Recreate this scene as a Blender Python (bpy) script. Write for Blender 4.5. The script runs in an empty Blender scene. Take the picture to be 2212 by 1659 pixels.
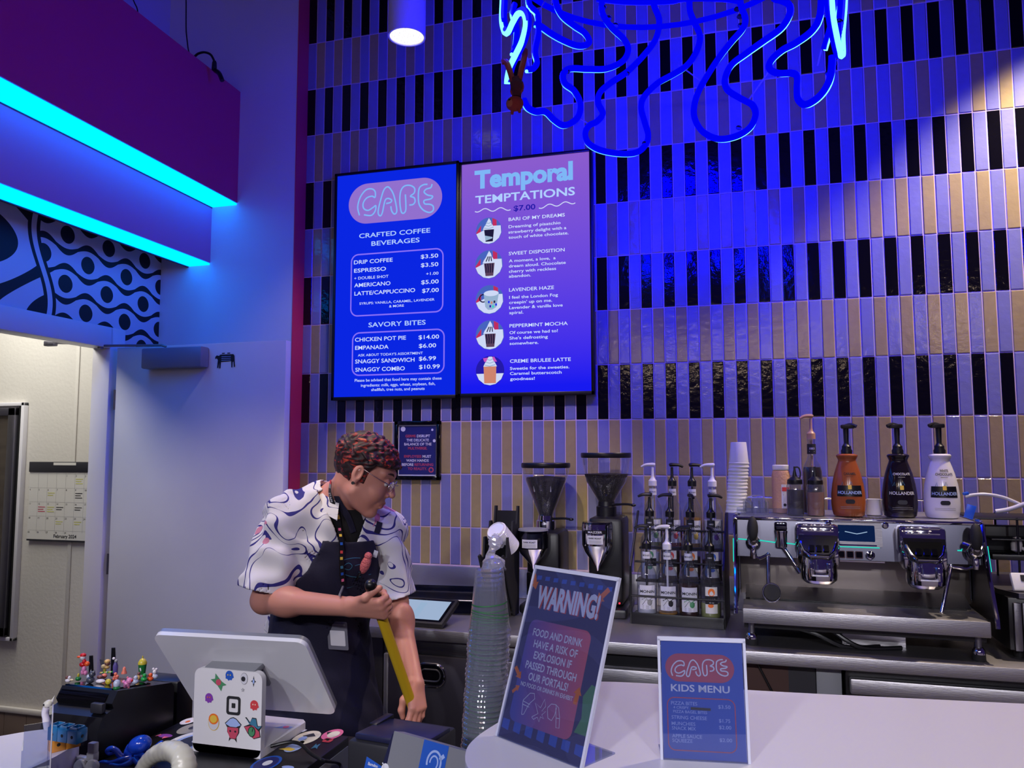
import bpy, bmesh, math, random
import numpy as np
from mathutils import Matrix, Vector
random.seed(7)
SC = bpy.context.scene
COL = SC.collection
PI = math.pi
V = Vector

# ---------------------------------------------------------------- camera
CAMP = V((2.2036, -3.6730, 1.6109))
YAW, PIT, ROL, FPX = math.radians(15.7955), math.radians(4.7711), math.radians(-0.0962), 1680.0
_fw = V((-math.sin(YAW) * math.cos(PIT), math.cos(YAW) * math.cos(PIT), math.sin(PIT)))
_rt = V((math.cos(YAW), math.sin(YAW), 0))
_up = _rt.cross(_fw)
_r2 = _rt * math.cos(ROL) + _up * math.sin(ROL)
_u2 = _up * math.cos(ROL) - _rt * math.sin(ROL)
cam_d = bpy.data.cameras.new('camera')
cam = bpy.data.objects.new('camera', cam_d)
COL.objects.link(cam)
cam_d.sensor_width = 36.0
cam_d.lens = FPX * 36.0 / 2212.0
cam_d.clip_start = 0.02
mw = Matrix((_r2, _u2, -_fw)).transposed().to_4x4()
mw.translation = CAMP
cam.matrix_world = mw
SC.camera = cam
SC.view_settings.view_transform = 'Standard'
SC.view_settings.look = 'None'
SC.view_settings.exposure = 0.0
SC.view_settings.gamma = 1.0

# ---------------------------------------------------------------- world and lamps
wd = bpy.data.worlds.new('dim_hall')
SC.world = wd
wd.use_nodes = True
wd.node_tree.nodes['Background'].inputs[0].default_value = (0.075, 0.045, 0.24, 1)
wd.node_tree.nodes['Background'].inputs[1].default_value = 0.30


def area(name, loc, aim, sx, sy, power, col, spread=180):
    l = bpy.data.lights.new(name, 'AREA')
    l.shape = 'RECTANGLE'; l.size = sx; l.size_y = sy; l.energy = power; l.color = col
    l.spread = math.radians(spread)
    o = bpy.data.objects.new(name, l); COL.objects.link(o)
    o.location = loc
    o.rotation_euler = (V(aim) - V(loc)).to_track_quat('-Z', 'Y').to_euler()
    return o


def spot(name, loc, aim, power, col, ang, blend=0.3, rad=0.03):
    l = bpy.data.lights.new(name, 'SPOT')
    l.energy = power; l.color = col; l.spot_size = math.radians(ang); l.spot_blend = blend
    l.shadow_soft_size = rad
    o = bpy.data.objects.new(name, l); COL.objects.link(o)
    o.location = loc
    o.rotation_euler = (V(aim) - V(loc)).to_track_quat('-Z', 'Y').to_euler()
    return o


# back room fluorescents (ceiling of the back room)
area('back_room_fluorescent', (-1.5, -1.0, 2.75), (-1.5, -0.7, 0), 0.6, 1.2, 24, (1.0, 0.97, 0.90))
# downlights: A sits in a can's mouth, the others are unseen spots without cans
WARM = (1.0, 0.80, 0.62)
CANS = [((0.85, -0.60, 3.44), (0.85, -0.60, 0.9), 30, 104, 'A'), ((3.70, -0.48, 3.70), (3.70, -0.48, 0.9), 240, 104, 'B'),
        ((1.25, -1.75, 3.45), (0.95, -0.15, 1.05), 105, 44, 'C'), ((2.75, -1.50, 3.45), (2.68, -0.70, 1.1), 58, 34, 'D'),
        ((2.45, -2.45, 3.45), (2.35, -2.45, 0.9), 9, 80, 'E'), ((0.15, -1.95, 3.45), (0.05, -1.5, 0.6), 82, 70, 'F'), ((0.75, -2.05, 3.45), (0.75, -1.40, 1.0), 48, 44, 'G')]  # G is an unseen spot added to brighten the person
for (lc, am, pw, an, nm) in CANS:
    spot('downlight_' + nm, (lc[0], lc[1], lc[2] - 0.012), am, pw, WARM, an, 0.45, 0.035)
# the exhibit hall behind the customer: unseen fill spots, cones shaped to light bar and signs
for i, (x, ax_) in enumerate(((0.5, 0.7), (1.45, 1.5), (2.35, 2.2), (3.25, 2.9))):
    spot('hall_fill_spot_' + str(i), (x, -4.6, 2.5), (ax_, -2.2, 1.02), 90, (0.90, 0.90, 1.0), 44, 0.6, 0.06)

for i, (x, z, pw) in enumerate(((1.05, 2.62, 5), (1.45, 2.58, 5), (1.95, 2.62, 6), (2.45, 2.60, 6), (3.0, 2.66, 5), (4.2, 2.86, 6), (-0.35, 3.55, 4))):
    l = bpy.data.lights.new('hall_bulb_' + str(i), 'POINT'); l.energy = pw; l.color = (1.0, 0.74, 0.52); l.shadow_soft_size = 0.06
    o = bpy.data.objects.new('hall_bulb_' + str(i), l); COL.objects.link(o); o.location = (x, -5.0, z)

# ---------------------------------------------------------------- pixel rays (2212 x 1659) used to find real positions on real planes


def ray(px, py):
    return _fw + _r2 * ((px - 1106) / FPX) - _u2 * ((py - 829.5) / FPX)


def aty(px, py, y):
    d = ray(px, py); return CAMP + d * ((y - CAMP.y) / d.y)


def atz(px, py, z):
    d = ray(px, py); return CAMP + d * ((z - CAMP.z) / d.z)


def atx(px, py, x):
    d = ray(px, py); return CAMP + d * ((x - CAMP.x) / d.x)


def lin(c):
    return tuple(((v / 255.0) / 12.92 if v / 255.0 <= 0.04045 else ((v / 255.0 + 0.055) / 1.055) ** 2.4) for v in c)


# ---------------------------------------------------------------- materials
MATS = {}


def newmat(key):
    m = bpy.data.materials.new(key); m.use_nodes = True; MATS[key] = m
    nt = m.node_tree
    return m, nt, nt.nodes['Principled BSDF']


def P(key, col, rough=0.5, metal=0.0, spec=0.5, coat=0.0, bump=None, vary=0.0, aniso=0.0, sss=0.0):
    m, nt, b = newmat(key)
    c = lin(col)
    b.inputs['Base Color'].default_value = (*c, 1)
    b.inputs['Roughness'].default_value = rough
    b.inputs['Metallic'].default_value = metal
    b.inputs['Specular IOR Level'].default_value = spec
    b.inputs['Coat Weight'].default_value = coat
    if sss:
        b.inputs['Subsurface Weight'].default_value = sss
        b.inputs['Subsurface Radius'].default_value = (0.012, 0.005, 0.003)
        b.inputs['Subsurface Scale'].default_value = 1.0
    L = nt.links.new
    if bump or vary:
        tc = nt.nodes.new('ShaderNodeTexCoord')
        mp = nt.nodes.new('ShaderNodeMapping')
        L(tc.outputs['Object'], mp.inputs[0])
        nz = nt.nodes.new('ShaderNodeTexNoise')
        sc, st = (bump or (30, 0.0))[:2]
        nz.inputs['Scale'].default_value = sc
        nz.inputs['Detail'].default_value = 3
        if bump and len(bump) > 2:
            mp.inputs['Scale'].default_value = bump[2]
        L(mp.outputs[0], nz.inputs['Vector'])
        if bump and st:
            bp = nt.nodes.new('ShaderNodeBump')
            bp.inputs['Strength'].default_value = st
            bp.inputs['Distance'].default_value = 0.01
            L(nz.outputs[0], bp.inputs['Height']); L(bp.outputs[0], b.inputs['Normal'])
        if vary:
            mx = nt.nodes.new('ShaderNodeMix'); mx.data_type = 'RGBA'
            mx.inputs['A'].default_value = (*[x * (1 - vary) for x in c], 1)
            mx.inputs['B'].default_value = (*[min(1, x * (1 + vary)) for x in c], 1)
            L(nz.outputs[0], mx.inputs['Factor']); L(mx.outputs['Result'], b.inputs['Base Color'])
    return m


def E(key, col, st=1.0):
    m, nt, b = newmat(key)
    nt.nodes.remove(b)
    e = nt.nodes.new('ShaderNodeEmission')
    e.inputs[0].default_value = (*(lin(col) if max(col) > 1.01 else col), 1); e.inputs[1].default_value = st
    nt.links.new(e.outputs[0], nt.nodes['Material Output'].inputs[0])
    return m


def G(key, tint=(235, 238, 245), refl=1.0, rough=0.03, haze=0.0, hcol=(220, 220, 230)):
    """thin clear wall: tinted transparency plus a Fresnel reflection, optional haze"""
    m, nt, b = newmat(key)
    nt.nodes.remove(b)
    L = nt.links.new
    t = nt.nodes.new('ShaderNodeBsdfTransparent'); t.inputs[0].default_value = (*lin(tint), 1)
    g = nt.nodes.new('ShaderNodeBsdfGlossy'); g.inputs['Roughness'].default_value = rough
    g.inputs[0].default_value = (1, 1, 1, 1)
    f = nt.nodes.new('ShaderNodeLayerWeight')          # same reflection from both sides of the thin wall
    pw = nt.nodes.new('ShaderNodeMath'); pw.operation = 'POWER'; pw.inputs[1].default_value = 4.0
    L(f.outputs['Facing'], pw.inputs[0])
    mu = nt.nodes.new('ShaderNodeMath'); mu.operation = 'MULTIPLY_ADD'; mu.inputs[1].default_value = 0.8 * refl; mu.inputs[2].default_value = 0.035 * refl
    mu.use_clamp = True
    L(pw.outputs[0], mu.inputs[0])
    mx = nt.nodes.new('ShaderNodeMixShader')
    L(mu.outputs[0], mx.inputs[0]); L(t.outputs[0], mx.inputs[1]); L(g.outputs[0], mx.inputs[2])
    out = mx
    if haze:
        df = nt.nodes.new('ShaderNodeBsdfDiffuse'); df.inputs[0].default_value = (*lin(hcol), 1)
        m2 = nt.nodes.new('ShaderNodeMixShader'); m2.inputs[0].default_value = haze
        L(mx.outputs[0], m2.inputs[1]); L(df.outputs[0], m2.inputs[2]); out = m2
    L(out.outputs[0], nt.nodes['Material Output'].inputs[0])
    return m


# ---------------------------------------------------------------- mesh builder
TXSC = bpy.data.scenes.new('lettering_workshop')
_txc = {}


def txt2(s, size, align='LEFT', bold=0.0, sx=1.0):
    k = (s, align, bold)
    if k not in _txc:
        cu = bpy.data.curves.new('t', 'FONT'); cu.body = s; cu.size = 1.0; cu.align_x = align; cu.offset = bold
        cu.resolution_u = 3
        ob = bpy.data.objects.new('t', cu); TXSC.collection.objects.link(ob)
        with bpy.context.temp_override(scene=TXSC, view_layer=TXSC.view_layers[0]):
            dg = bpy.context.evaluated_depsgraph_get()
            dg.update()
        me = bpy.data.meshes.new_from_object(ob.evaluated_get(dg))
        _txc[k] = ([(v.co.x, v.co.y) for v in me.vertices], [tuple(p.vertices) for p in me.polygons])
        bpy.data.objects.remove(ob); bpy.data.curves.remove(cu); bpy.data.meshes.remove(me)
    vs, fs = _txc[k]
    return [(x * size * sx, y * size) for x, y in vs], fs


def rrect(w, h, r, n=6, cx=0.0, cy=0.0):
    p = []
    for (sx, sy, a0) in ((1, 1, 0), (-1, 1, 90), (-1, -1, 180), (1, -1, 270)):
        for i in range(n + 1):
            a = math.radians(a0 + 90.0 * i / n)
            p.append((cx + sx * (w / 2 - r) + r * math.cos(a), cy + sy * (h / 2 - r) + r * math.sin(a)))
    return p


def disc(r, n=24, cx=0.0, cy=0.0, ry=None):
    return [(cx + r * math.cos(2 * PI * i / n), cy + (ry or r) * math.sin(2 * PI * i / n)) for i in range(n)]


def catmull(pts, n=8, closed=False):
    pts = [V(p) for p in pts]; out = []
    N = len(pts)
    rng = range(N) if closed else range(N - 1)
    for i in rng:
        g = (lambda j: pts[j % N]) if closed else (lambda j: pts[min(max(j, 0), N - 1)])
        a, b, c, d = g(i - 1), g(i), g(i + 1), g(i + 2)
        for k in range(n):
            t = k / n
            out.append(0.5 * ((2 * b) + (c - a) * t + (2 * a - 5 * b + 4 * c - d) * t * t + (3 * b - a - 3 * c + d) * t ** 3))
    if not closed:
        out.append(pts[-1].copy())
    return out


class MB:
    def __init__(s, mat=None):
        s.v = []; s.f = []; s.mi = []; s.mats = []; s.cur = 0; s.X = None
        if mat: s.m(mat)

    def m(s, key):
        if key not in s.mats: s.mats.append(key)
        s.cur = s.mats.index(key); return s

    def add(s, vs, fs):
        o = len(s.v)
        if s.X is not None:
            vs = [s.X @ V(v) for v in vs]
        s.v.extend([tuple(v) for v in vs])
        for f in fs:
            s.f.append(tuple(i + o for i in f)); s.mi.append(s.cur)
        return s

    def box(s, c, d, bev=0.0, rot=None, seg=2):
        x, y, z = d[0] / 2, d[1] / 2, d[2] / 2
        if bev:
            bm = bmesh.new(); bmesh.ops.create_cube(bm, size=1.0)
            for v in bm.verts: v.co = V((v.co.x * d[0], v.co.y * d[1], v.co.z * d[2]))
            bmesh.ops.bevel(bm, geom=bm.edges[:], offset=bev, segments=seg, affect='EDGES', profile=0.5)
            vs = [v.co.copy() for v in bm.verts]; bm.verts.index_update()
            fs = [tuple(v.index for v in f.verts) for f in bm.faces]; bm.free()
        else:
            vs = [V((a * x, b * y, e * z)) for a in (-1, 1) for b in (-1, 1) for e in (-1, 1)]
            fs = [(0, 1, 3, 2), (4, 6, 7, 5), (0, 4, 5, 1), (2, 3, 7, 6), (0, 2, 6, 4), (1, 5, 7, 3)]
        c = V(c)
        if rot is not None: vs = [rot @ v for v in vs]
        return s.add([v + c for v in vs], fs)

    def bx(s, x0, x1, y0, y1, z0, z1, bev=0.0):
        return s.box(((x0 + x1) / 2, (y0 + y1) / 2, (z0 + z1) / 2), (abs(x1 - x0), abs(y1 - y0), abs(z1 - z0)), bev)

    def lathe(s, prof, c=(0, 0, 0), axis=(0, 0, 1), seg=24, caps=True, sy=1.0, arc=None):
        R = V((0, 0, 1)).rotation_difference(V(axis).normalized()).to_matrix()
        c = V(c); vs = []; fs = []
        n = seg if arc is None else seg + 1
        for (r, z) in prof:
            for i in range(n):
                a = 2 * PI * i / seg if arc is None else arc[0] + (arc[1] - arc[0]) * i / seg
                vs.append(c + R @ V((r * math.cos(a), r * math.sin(a) * sy, z)))
        for j in range(len(prof) - 1):
            for i in range(seg):
                k = (i + 1) % n
                fs.append((j * n + i, j * n + k, (j + 1) * n + k, (j + 1) * n + i))
        if caps and arc is None:
            if prof[0][0] > 1e-6: fs.append(tuple(reversed(range(n))))
            if prof[-1][0] > 1e-6: fs.append(tuple((len(prof) - 1) * n + i for i in range(n)))
        return s.add(vs, fs)

    def cyl(s, a, b, r, r2=None, seg=16):
        a = V(a); b = V(b); d = b - a
        return s.lathe([(r, 0), (r if r2 is None else r2, d.length)], a, d, seg)

    def tube(s, pts, r, seg=8, closed=False, cap=True, flat=None):
        pts = [V(p) for p in pts]; n = len(pts)
        rs = r if isinstance(r, (list, tuple)) else [r] * n
        vs = []; fs = []
        t0 = None; nrm = None
        for i in range(n):
            if closed: t = pts[(i + 1) % n] - pts[i - 1]
            else: t = pts[min(i + 1, n - 1)] - pts[max(i - 1, 0)]
            t = t.normalized() if t.length > 1e-9 else V((0, 0, 1))
            if nrm is None:
                h = V((0, 0, 1)) if abs(t.z) < 0.9 else V((1, 0, 0))
                nrm = (h - t * h.dot(t)).normalized()
            else:
                nrm = (nrm - t * nrm.dot(t)).normalized()
            b = t.cross(nrm)
            for k in range(seg):
                a = 2 * PI * k / seg
                fl = flat or 1.0
                vs.append(pts[i] + nrm * (rs[i] * math.cos(a)) + b * (rs[i] * fl * math.sin(a)))
        m = n if closed else n - 1
        for i in range(m):
            j = (i + 1) % n
            for k in range(seg):
                l = (k + 1) % seg
                fs.append((i * seg + k, i * seg + l, j * seg + l, j * seg + k))
        if cap and not closed:
            fs.append(tuple(reversed(range(seg)))); fs.append(tuple((n - 1) * seg + k for k in range(seg)))
        return s.add(vs, fs)

    def ball(s, c, r, seg=16, ring=10, rot=None):
        r = r if isinstance(r, (list, tuple)) else (r, r, r)
        c = V(c); vs = [V((0, 0, -r[2]))]; fs = []
        for j in range(1, ring):
            a = -PI / 2 + PI * j / ring
            for i in range(seg):
                b = 2 * PI * i / seg
                vs.append(V((r[0] * math.cos(a) * math.cos(b), r[1] * math.cos(a) * math.sin(b), r[2] * math.sin(a))))
        vs.append(V((0, 0, r[2])))
        for i in range(seg):
            fs.append((0, 1 + (i + 1) % seg, 1 + i))
            fs.append((len(vs) - 1, 1 + (ring - 2) * seg + i, 1 + (ring - 2) * seg + (i + 1) % seg))
        for j in range(ring - 2):
            for i in range(seg):
                k = (i + 1) % seg
                fs.append((1 + j * seg + i, 1 + j * seg + k, 1 + (j + 1) * seg + k, 1 + (j + 1) * seg + i))
        if rot is not None: vs = [rot @ v for v in vs]
        return s.add([v + c for v in vs], fs)

    def prism(s, poly, M, h0, h1):
        """2D outline extruded between h0 and h1 through map M(u, v, h)"""
        n = len(poly)
        vs = [M(u, v, h0) for u, v in poly] + [M(u, v, h1) for u, v in poly]
        fs = [tuple(reversed(range(n))), tuple(range(n, 2 * n))]
        fs += [(i, (i + 1) % n, n + (i + 1) % n, n + i) for i in range(n)]
        return s.add(vs, fs)

    # ---- flat print
    def poly(s, pts, M, h=0.0):
        return s.add([M(u, v, h) for u, v in pts], [tuple(range(len(pts)))])

    def ring(s, outer, inner, M, h=0.0):
        n = len(outer)
        return s.add([M(u, v, h) for u, v in outer] + [M(u, v, h) for u, v in inner],
                     [(i, (i + 1) % n, n + (i + 1) % n, n + i) for i in range(n)])

    def line(s, pts, w, M, h=0.0, closed=False):
        pts = [V((p[0], p[1])) for p in pts]; n = len(pts); L = []; R = []
        for i in range(n):
            if closed: t = pts[(i + 1) % n] - pts[i - 1]
            else: t = pts[min(i + 1, n - 1)] - pts[max(i - 1, 0)]
            t = t.normalized() if t.length > 1e-9 else V((1, 0))
            p = V((-t.y, t.x)) * (w / 2)
            L.append(pts[i] + p); R.append(pts[i] - p)
        vs = [M(p.x, p.y, h) for p in L] + [M(p.x, p.y, h) for p in R]
        m = n if closed else n - 1
        return s.add(vs, [(i, n + i, n + (i + 1) % n, (i + 1) % n) for i in range(m)])

    def text(s, t, u, v, size, M, h=0.0, align='LEFT', bold=0.0, sx=1.0):
        vs, fs = txt2(t, size, align, bold, sx)
        return s.add([M(u + x, v + y, h) for x, y in vs], fs)

    def mesh(s, name, sharp=38):
        me = bpy.data.meshes.new(name)
        me.from_pydata(s.v, [], s.f)
        for k in s.mats: me.materials.append(MATS[k])
        if len(s.mats) > 1:
            me.polygons.foreach_set('material_index', s.mi)
        me.polygons.foreach_set('use_smooth', [True] * len(s.f))
        me.set_sharp_from_angle(angle=math.radians(sharp))
        me.update()
        return me


def tag(o, label=None, cat=None, group=None, kind=None):
    if label: o['label'] = label
    if cat: o['category'] = cat
    if group: o['group'] = group
    if kind: o['kind'] = kind
    return o


def mk(name, mb, parent=None, label=None, sharp=38):
    me = mb.mesh(name, sharp) if isinstance(mb, MB) else mb
    o = bpy.data.objects.new(name, me); COL.objects.link(o)
    if parent is not None: o.parent = parent
    if label: o['label'] = label
    return o


def thing(name, label, cat, loc=(0, 0, 0), rz=0.0, group=None):
    o = bpy.data.objects.new(name, None); COL.objects.link(o)
    o.empty_display_size = 0.05
    o.location = loc; o.rotation_euler = (0, 0, rz)
    return tag(o, label, cat, group)


def one(name, mb, label, cat, loc=(0, 0, 0), rz=0.0, group=None, sharp=38):
    o = mk(name, mb, sharp=sharp); o.location = loc; o.rotation_euler = (0, 0, rz)
    return tag(o, label, cat, group)


def struct(name, mb, label=None, parent=None):
    o = mk(name, mb, parent)
    if parent is None: o['kind'] = 'structure'
    if label and parent is None: o['label'] = label
    return o


def dup(src, loc, rz=None, label=None, group=None, rot=None):
    r = src.copy(); COL.objects.link(r); r.location = loc
    if rz is not None: r.rotation_euler = (0, 0, rz)
    if rot is not None: r.rotation_euler = rot
    if label: r['label'] = label
    if group: r['group'] = group
    for ch in list(src.children):
        c = ch.copy(); COL.objects.link(c); c.parent = r
        for g in list(ch.children):
            d = g.copy(); COL.objects.link(d); d.parent = c
    return r


def plane(O, A, B, N=None):
    O = V(O); A = V(A).normalized(); B = V(B).normalized(); N = A.cross(B) if N is None else V(N)
    return lambda u, v, h=0.0: O + A * u + B * v + N * h


def wrap(c, R, a0, z0=0.0):
    """map a flat label onto an upright cylinder of radius R whose label centre faces angle a0"""
    c = V(c)
    return lambda u, v, h=0.0: V((c.x + (R + h) * math.cos(a0 + u / R), c.y + (R + h) * math.sin(a0 + u / R), c.z + z0 + v))


def rotz(a): return Matrix.Rotation(a, 3, 'Z')
def rotx(a): return Matrix.Rotation(a, 3, 'X')
def roty(a): return Matrix.Rotation(a, 3, 'Y')

# ---------------------------------------------------------------- palette
P('steel', (190, 188, 192), 0.42, 1.0, bump=(60, 0.10, (0.6, 6, 6)))
P('steel_dark', (126, 124, 130), 0.42, 1.0, bump=(60, 0.08, (0.6, 6, 6)))
P('chrome', (215, 215, 220), 0.06, 1.0)
P('dark_chrome', (90, 92, 100), 0.1, 1.0)
P('black', (14, 14, 18), 0.35)
P('black_matte', (16, 16, 20), 0.7)
P('black_gloss', (8, 8, 12), 0.08)
P('rubber', (18, 18, 20), 0.8)
P('white', (222, 220, 222), 0.4)
P('white_gloss', (232, 232, 236), 0.16)
P('white_wall', (212, 212, 218), 0.7, bump=(60, 0.04))
P('door_white', (205, 206, 214), 0.45, bump=(7, 0.02), vary=0.04)
P('room_wall', (212, 208, 198), 0.6, bump=(55, 0.12))
P('red_trim', (224, 56, 92), 0.45)
P('beam_magenta', (205, 52, 112), 0.6)
P('beam_pale', (204, 118, 168), 0.6)
P('brown_trim', (70, 40, 48), 0.6)
P('floor_dark', (46, 42, 46), 0.5, vary=0.2, bump=(8, 0.0))
P('ceiling_dark', (20, 18, 30), 0.9)
P('tile_lavender', (128, 130, 174), 0.13, bump=(34, 0.14), vary=0.06)
P('tile_gold', (168, 150, 104), 0.13, bump=(34, 0.14), vary=0.1)
P('tile_black', (10, 9, 15), 0.10, bump=(34, 0.14))
P('grout', (216, 192, 212), 0.85)
P('cove_tile', (120, 104, 92), 0.5)
P('corian', (216, 214, 222), 0.28, bump=(3, 0.01))
P('corian_edge', (206, 204, 212), 0.35)
P('paper', (216, 214, 206), 0.8)
P('ink', (30, 30, 34), 0.8)
P('ink_grey', (140, 140, 142), 0.8)
P('ink_yellow', (206, 206, 110), 0.8)
P('wood_brown', (66, 40, 34), 0.6)
P('navy_print', (32, 36, 104), 0.5)
P('print_white', (226, 226, 232), 0.5)
P('print_orange', (236, 116, 32), 0.5)
P('print_red', (206, 62, 66), 0.5)
P('print_rose', (196, 74, 98), 0.5)
P('print_green', (72, 140, 96), 0.5)
P('print_blue', (30, 86, 186), 0.5)
P('print_lblue', (160, 182, 232), 0.5)
P('print_pink', (232, 110, 150), 0.5)
P('print_yellow', (226, 190, 70), 0.5)
P('print_purple', (130, 60, 170), 0.5)
P('print_cream', (236, 226, 200), 0.5)
P('print_teal', (60, 120, 150), 0.5)
P('grey_plastic', (128, 130, 136), 0.4)
P('silver_paint', (170, 172, 176), 0.38, 0.6)
P('charcoal', (40, 40, 46), 0.45)
P('closer_grey', (120, 126, 150), 0.42, 0.4)
P('led_red_off', (120, 20, 30), 0.3)
G('clear', (246, 247, 251), 1.7, 0.03, 0.035)
G('sleeve_clear', (236, 238, 246), 2.2, 0.1, 0.28, (225, 225, 235))
P('acrylic_edge', (206, 208, 228), 0.25)
G('acrylic', (226, 230, 242), 1.2, 0.02, 0.03)
G('cup_clear', (242, 244, 250), 1.5, 0.06, 0.06, (225, 225, 235))
G('pet_clear', (222, 226, 236), 1.5, 0.06, 0.05)
G('bottle_glass', (236, 238, 246), 1.6, 0.04, 0.02)
G('smoke_glass', (120, 124, 140), 1.0, 0.04)
E('neon_body', (0.0, 0.0, 1.0), 0.9)
E('neon_hot', (0.0001, 0.0001, 1.0), 160.0)
E('neon_core', (0.10, 0.50, 1.0), 1.7)
E('neon_core_hot', (0.16, 0.72, 1.0), 2.2)
E('cyan_panel', (0.0, 0.21, 1.0), 5.0)
E('led_teal', (0.02, 0.75, 0.6), 0.9)
E('led_red', (1.0, 0.03, 0.06), 2.0)
E('scr_blue', (10, 38, 226), 1.0)
E('scr_lilac', (146, 112, 206), 1.0)
E('scr_line', (136, 112, 246), 1.0)
E('scr_text', (176, 206, 255), 1.0)
E('scr_text2', (206, 222, 255), 1.0)
E('scr_neon', (126, 182, 246), 1.0)
E('scr_navy', (36, 26, 168), 1.0)
E('scr_white', (206, 216, 246), 1.0)
E('scr_red', (190, 46, 96), 1.0)
E('scr_sky', (72, 100, 190), 1.0)
E('scr_dark', (30, 26, 60), 1.0)
E('scr_brown', (92, 66, 92), 1.0)
E('scr_tan', (206, 132, 110), 1.0)
E('scr_magenta', (200, 80, 190), 1.0)
E('scr_pale', (150, 176, 206), 1.0)


def grad_emission(key, c0, c1, z0, z1):
    m = E(key, (255, 255, 255)); nt = m.node_tree; L = nt.links.new
    e = [n for n in nt.nodes if n.type == 'EMISSION'][0]
    tc = nt.nodes.new('ShaderNodeTexCoord'); sp = nt.nodes.new('ShaderNodeSeparateXYZ')
    mr = nt.nodes.new('ShaderNodeMapRange'); mr.inputs[1].default_value = z0; mr.inputs[2].default_value = z1
    mx = nt.nodes.new('ShaderNodeMix'); mx.data_type = 'RGBA'
    mx.inputs['A'].default_value = (*lin(c0), 1); mx.inputs['B'].default_value = (*lin(c1), 1)
    L(tc.outputs['Object'], sp.inputs[0]); L(sp.outputs[2], mr.inputs[0]); L(mr.outputs[0], mx.inputs['Factor'])
    L(mx.outputs['Result'], e.inputs[0])


# lens of the downlight: faceted bright diffuser
def lens_mat():
    m = E('lens', (255, 255, 255), 1.0); nt = m.node_tree; L = nt.links.new
    e = [n for n in nt.nodes if n.type == 'EMISSION'][0]
    tc = nt.nodes.new('ShaderNodeTexCoord'); vo = nt.nodes.new('ShaderNodeTexVoronoi'); vo.inputs['Scale'].default_value = 130
    cr = nt.nodes.new('ShaderNodeValToRGB'); cr.color_ramp.elements[0].color = (0.16, 0.14, 0.7, 1); cr.color_ramp.elements[1].color = (1.3, 1.2, 1.05, 1)
    cr.color_ramp.elements[0].position = 0.12; cr.color_ramp.elements[1].position = 0.3
    L(tc.outputs['Object'], vo.inputs['Vector']); L(vo.outputs['Distance'], cr.inputs[0]); L(cr.outputs[0], e.inputs[0])


lens_mat()


def mural_mat():
    """black and white op-art mural: ovals inside wavy bands, a larger pattern beyond a rope-like border"""
    m, nt, b = newmat('mural'); L = nt.links.new
    b.inputs['Roughness'].default_value = 0.6
    tc = nt.nodes.new('ShaderNodeTexCoord'); sp = nt.nodes.new('ShaderNodeSeparateXYZ'); L(tc.outputs['Object'], sp.inputs[0])

    def mt(op, a, c=None, d=None):
        n = nt.nodes.new('ShaderNodeMath'); n.operation = op
        for i, x in enumerate((a, c, d)):
            if x is None: continue
            if isinstance(x, (int, float)): n.inputs[i].default_value = x
            else: L(x, n.inputs[i])
        return n.outputs[0]
    u, v = mt('MULTIPLY', sp.outputs[1], -1.0), sp.outputs[2]          # along the wall, up

    def field(lu, lv, u0, v0):
        a = mt('COSINE', mt('MULTIPLY', mt('ADD', u, u0), 2 * PI / lu))
        c = mt('COSINE', mt('MULTIPLY', mt('ADD', v, v0), 2 * PI / lv))
        f = mt('ADD', a, c)
        oval = mt('GREATER_THAN', f, 1.06)
        oval2 = mt('LESS_THAN', f, -1.30)
        band = mt('LESS_THAN', mt('ABSOLUTE', mt('ADD', f, 0.10)), 0.27)
        return mt('MINIMUM', mt('ADD', mt('ADD', oval, oval2), band), 1.0)

    def waves(L_, Pv, A, v0):
        c = mt('COSINE', mt('MULTIPLY', u, 2 * PI / L_))
        vr = mt('MULTIPLY', mt('ADD', v, v0), 1.0 / Pv)
        r = mt('FLOOR', vr)
        par = mt('SUBTRACT', 1.0, mt('MULTIPLY', mt('FLOORED_MODULO', r, 2.0), 2.0))
        vl = mt('MULTIPLY', mt('SUBTRACT', vr, r), Pv)
        pc = mt('MULTIPLY', par, c)
        off = mt('MULTIPLY', pc, A)
        d = mt('MINIMUM', mt('ABSOLUTE', mt('SUBTRACT', vl, off)), mt('ABSOLUTE', mt('ADD', mt('SUBTRACT', vl, Pv), off)))
        line = mt('LESS_THAN', d, mt('ADD', 0.0085, mt('MULTIPLY', mt('ABSOLUTE', c), 0.007)))
        q = mt('MULTIPLY', mt('SUBTRACT', vl, Pv / 2), 1.0 / (0.36 * Pv))
        ov = mt('LESS_THAN', mt('ADD', mt('MULTIPLY', mt('ADD', pc, 1.0), 2.1), mt('MULTIPLY', q, q)), 1.0)
        return mt('MAXIMUM', line, ov)
    fine = waves(0.265, 0.118, 0.024, 0.03)
    big = field(0.95, 0.62, 0.30, 0.28)
    brd = mt('ADD', mt('ADD', u, -0.80), mt('MULTIPLY', mt('SINE', mt('MULTIPLY', v, 9.0)), 0.055))
    side = mt('GREATER_THAN', brd, 0.0)
    ad = mt('ABSOLUTE', brd)
    rope = mt('LESS_THAN', ad, 0.014)
    edge = mt('LESS_THAN', ad, 0.034)
    pat = mt('ADD', mt('MULTIPLY', fine, mt('SUBTRACT', 1.0, side)), mt('MULTIPLY', big, side))
    pat = mt('MAXIMUM', pat, edge)
    pat = mt('MULTIPLY', pat, mt('SUBTRACT', 1.0, rope))
    pat = mt('MULTIPLY', pat, mt('LESS_THAN', v, 2.95))
    mx = nt.nodes.new('ShaderNodeMix'); mx.data_type = 'RGBA'
    mx.inputs['A'].default_value = (*lin((205, 205, 214)), 1); mx.inputs['B'].default_value = (*lin((8, 8, 14)), 1)
    L(pat, mx.inputs['Factor']); L(mx.outputs['Result'], b.inputs['Base Color'])


mural_mat()

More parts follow.
